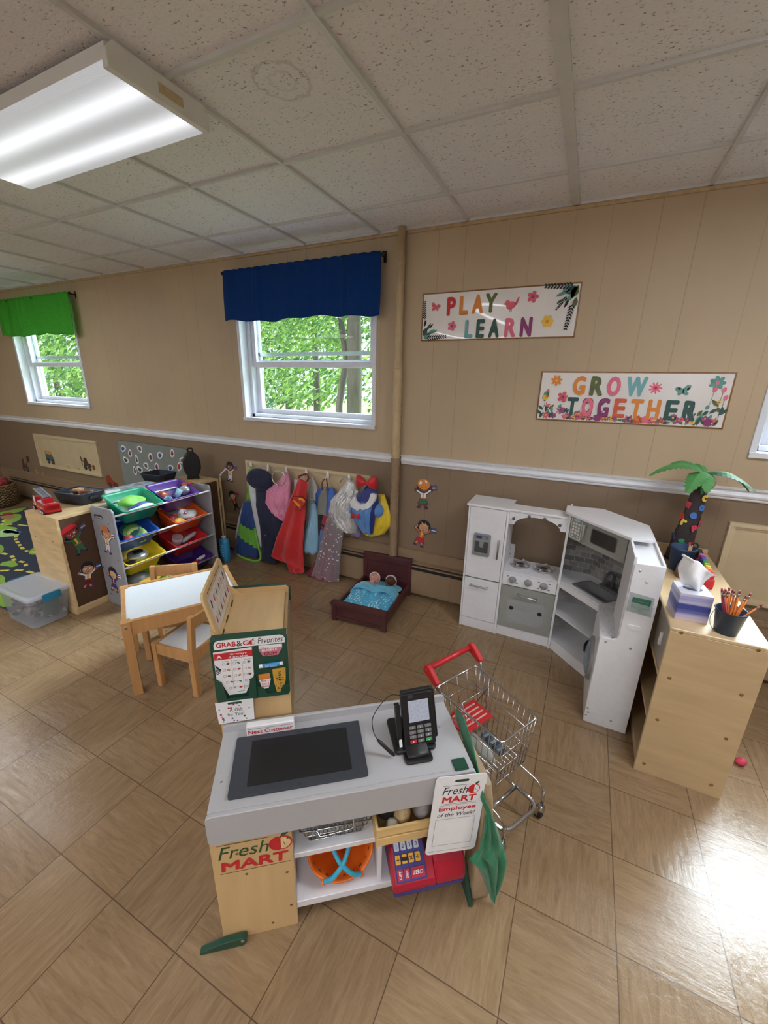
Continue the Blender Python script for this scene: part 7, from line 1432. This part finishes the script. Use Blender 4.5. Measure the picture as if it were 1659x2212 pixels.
def frond(az,L,drop,w,m_,rise=.05,tw=0):
    d_=Vector((math.cos(az),math.sin(az),0)); s_=Vector((-d_.y,d_.x,0)); o=Vector((-.004,0,.495)); vs=[];fs=[];N=22
    for i in range(N+1):
        t_=i/N; c_=o+d_*L*t_+Vector((0,0,rise*math.sin(PI*t_*.6)-drop*t_*t_)); ww=w*math.sin(PI*min(1,t_*.92+.05))**.7*(1 if i%2 else .74)
        vs+=[c_+s_*ww+Vector((0,0,-.25*ww)),c_+Vector((0,0,.004)),c_-s_*ww+Vector((0,0,-.25*ww))]
    for i in range(N): k=i*3; fs+=[(k,k+1,k+4,k+3),(k+1,k+2,k+5,k+4)]
    build(M().add(vs,fs),'leaf',m_,t,solid=.001)
for az,L,dr,w,mm,ri in ((R(186),.25,.115,.060,lf,.085),(R(232),.12,.13,.055,lf,.04),(R(160),.16,.04,.045,lf,.07),(R(-6),.22,.10,.042,lf2,.035),(R(12),.22,.13,.030,lf,.05),(R(110),.12,.03,.036,lf,.05),(R(275),.09,.10,.042,lf,.02)): frond(az,L,dr,w,mm,ri)
for x in (-.028,.024): build(M().ball((x-.006,-.036,.452),.027,.024,.028,16),'coconut',mat('paper_coconut',(168,138,102),.7),t)
t=thing('navy_pot','plain navy plastic pot standing in front of the palm tree','pot',(.560,-.385,gz)); build(M().lathe((0,0,0),[(0,0),(.048,0),(.055,.115),(.060,.118),(.060,.128),(.054,.128),(.046,.006),(0,.006)],30),'pot',mat('navy_pot_plastic',(34,60,96),.45),t)
t2=thing('wooden_stirrer','pale wooden stick standing in the navy pot','stick',(.588,-.385,gz+.008)); build(M().box(-.008,.008,-.003,.003,0,.135),'stick',mat('stick_wood',(222,170,130),.6),t2); build(M().tube(smooth([(0,0,.13),(.012,0,.148),(.028,0,.142),(.03,0,.12)]),.004,6),'clip_loop',black,t2)
cc=[((28,28,32),'black'),((30,60,50),'dark green'),((226,96,170),'pink'),((110,50,120),'purple'),((52,64,160),'blue'),((34,120,80),'green'),((110,180,60),'lime'),((240,200,50),'yellow'),((240,140,40),'orange'),((226,60,40),'red orange'),((206,30,44),'red')]
for k,(c_,nm) in enumerate(cc):
    y=-.235-k*.034; z=.045+.002*k; m=M().box(-.017,.017,-.014,.014,0,.050,0).box(-.012,.012,-.010,.010,.050,.078,0)
    single(m,'marker_pot',mat('marker_'+nm.replace(' ','_'),c_,.4),nm+' paint pot in the rainbow row on the birch unit','paint pot',(.667-.0015*k,y,gz),R(-4),'rainbow row of paint pots',bevel=.005)
single(M().loft([[(.022*s*math.cos(a),.055*s*math.sin(a),z) for a in (2*PI*k/18 for k in range(18))] for z,s in ((0,.8),(.01,1),(.05,.9),(.075,.5))]),'brown_pouch',mat('brown_leatherette',(122,88,62),.5),'brown pouch between the navy pot and tissue box','pouch',(.552,-.47,gz),R(-12))
# floor bits at the right
single(lump(71,.020,.018,.018),'toy_shoe',mat('hot_pink_plastic',(220,70,100),.4),'small pink toy on the floor right of the birch unit','toy',(.885,-.815,0))
single(M().box(-.06,.06,-.05,.05,.0,.10),'yellow_box',mat('yellow_box_card',(230,210,60),.5),'yellow box edge on the floor at the right photo edge','box',(1.36,-.10,0),bevel=.004)
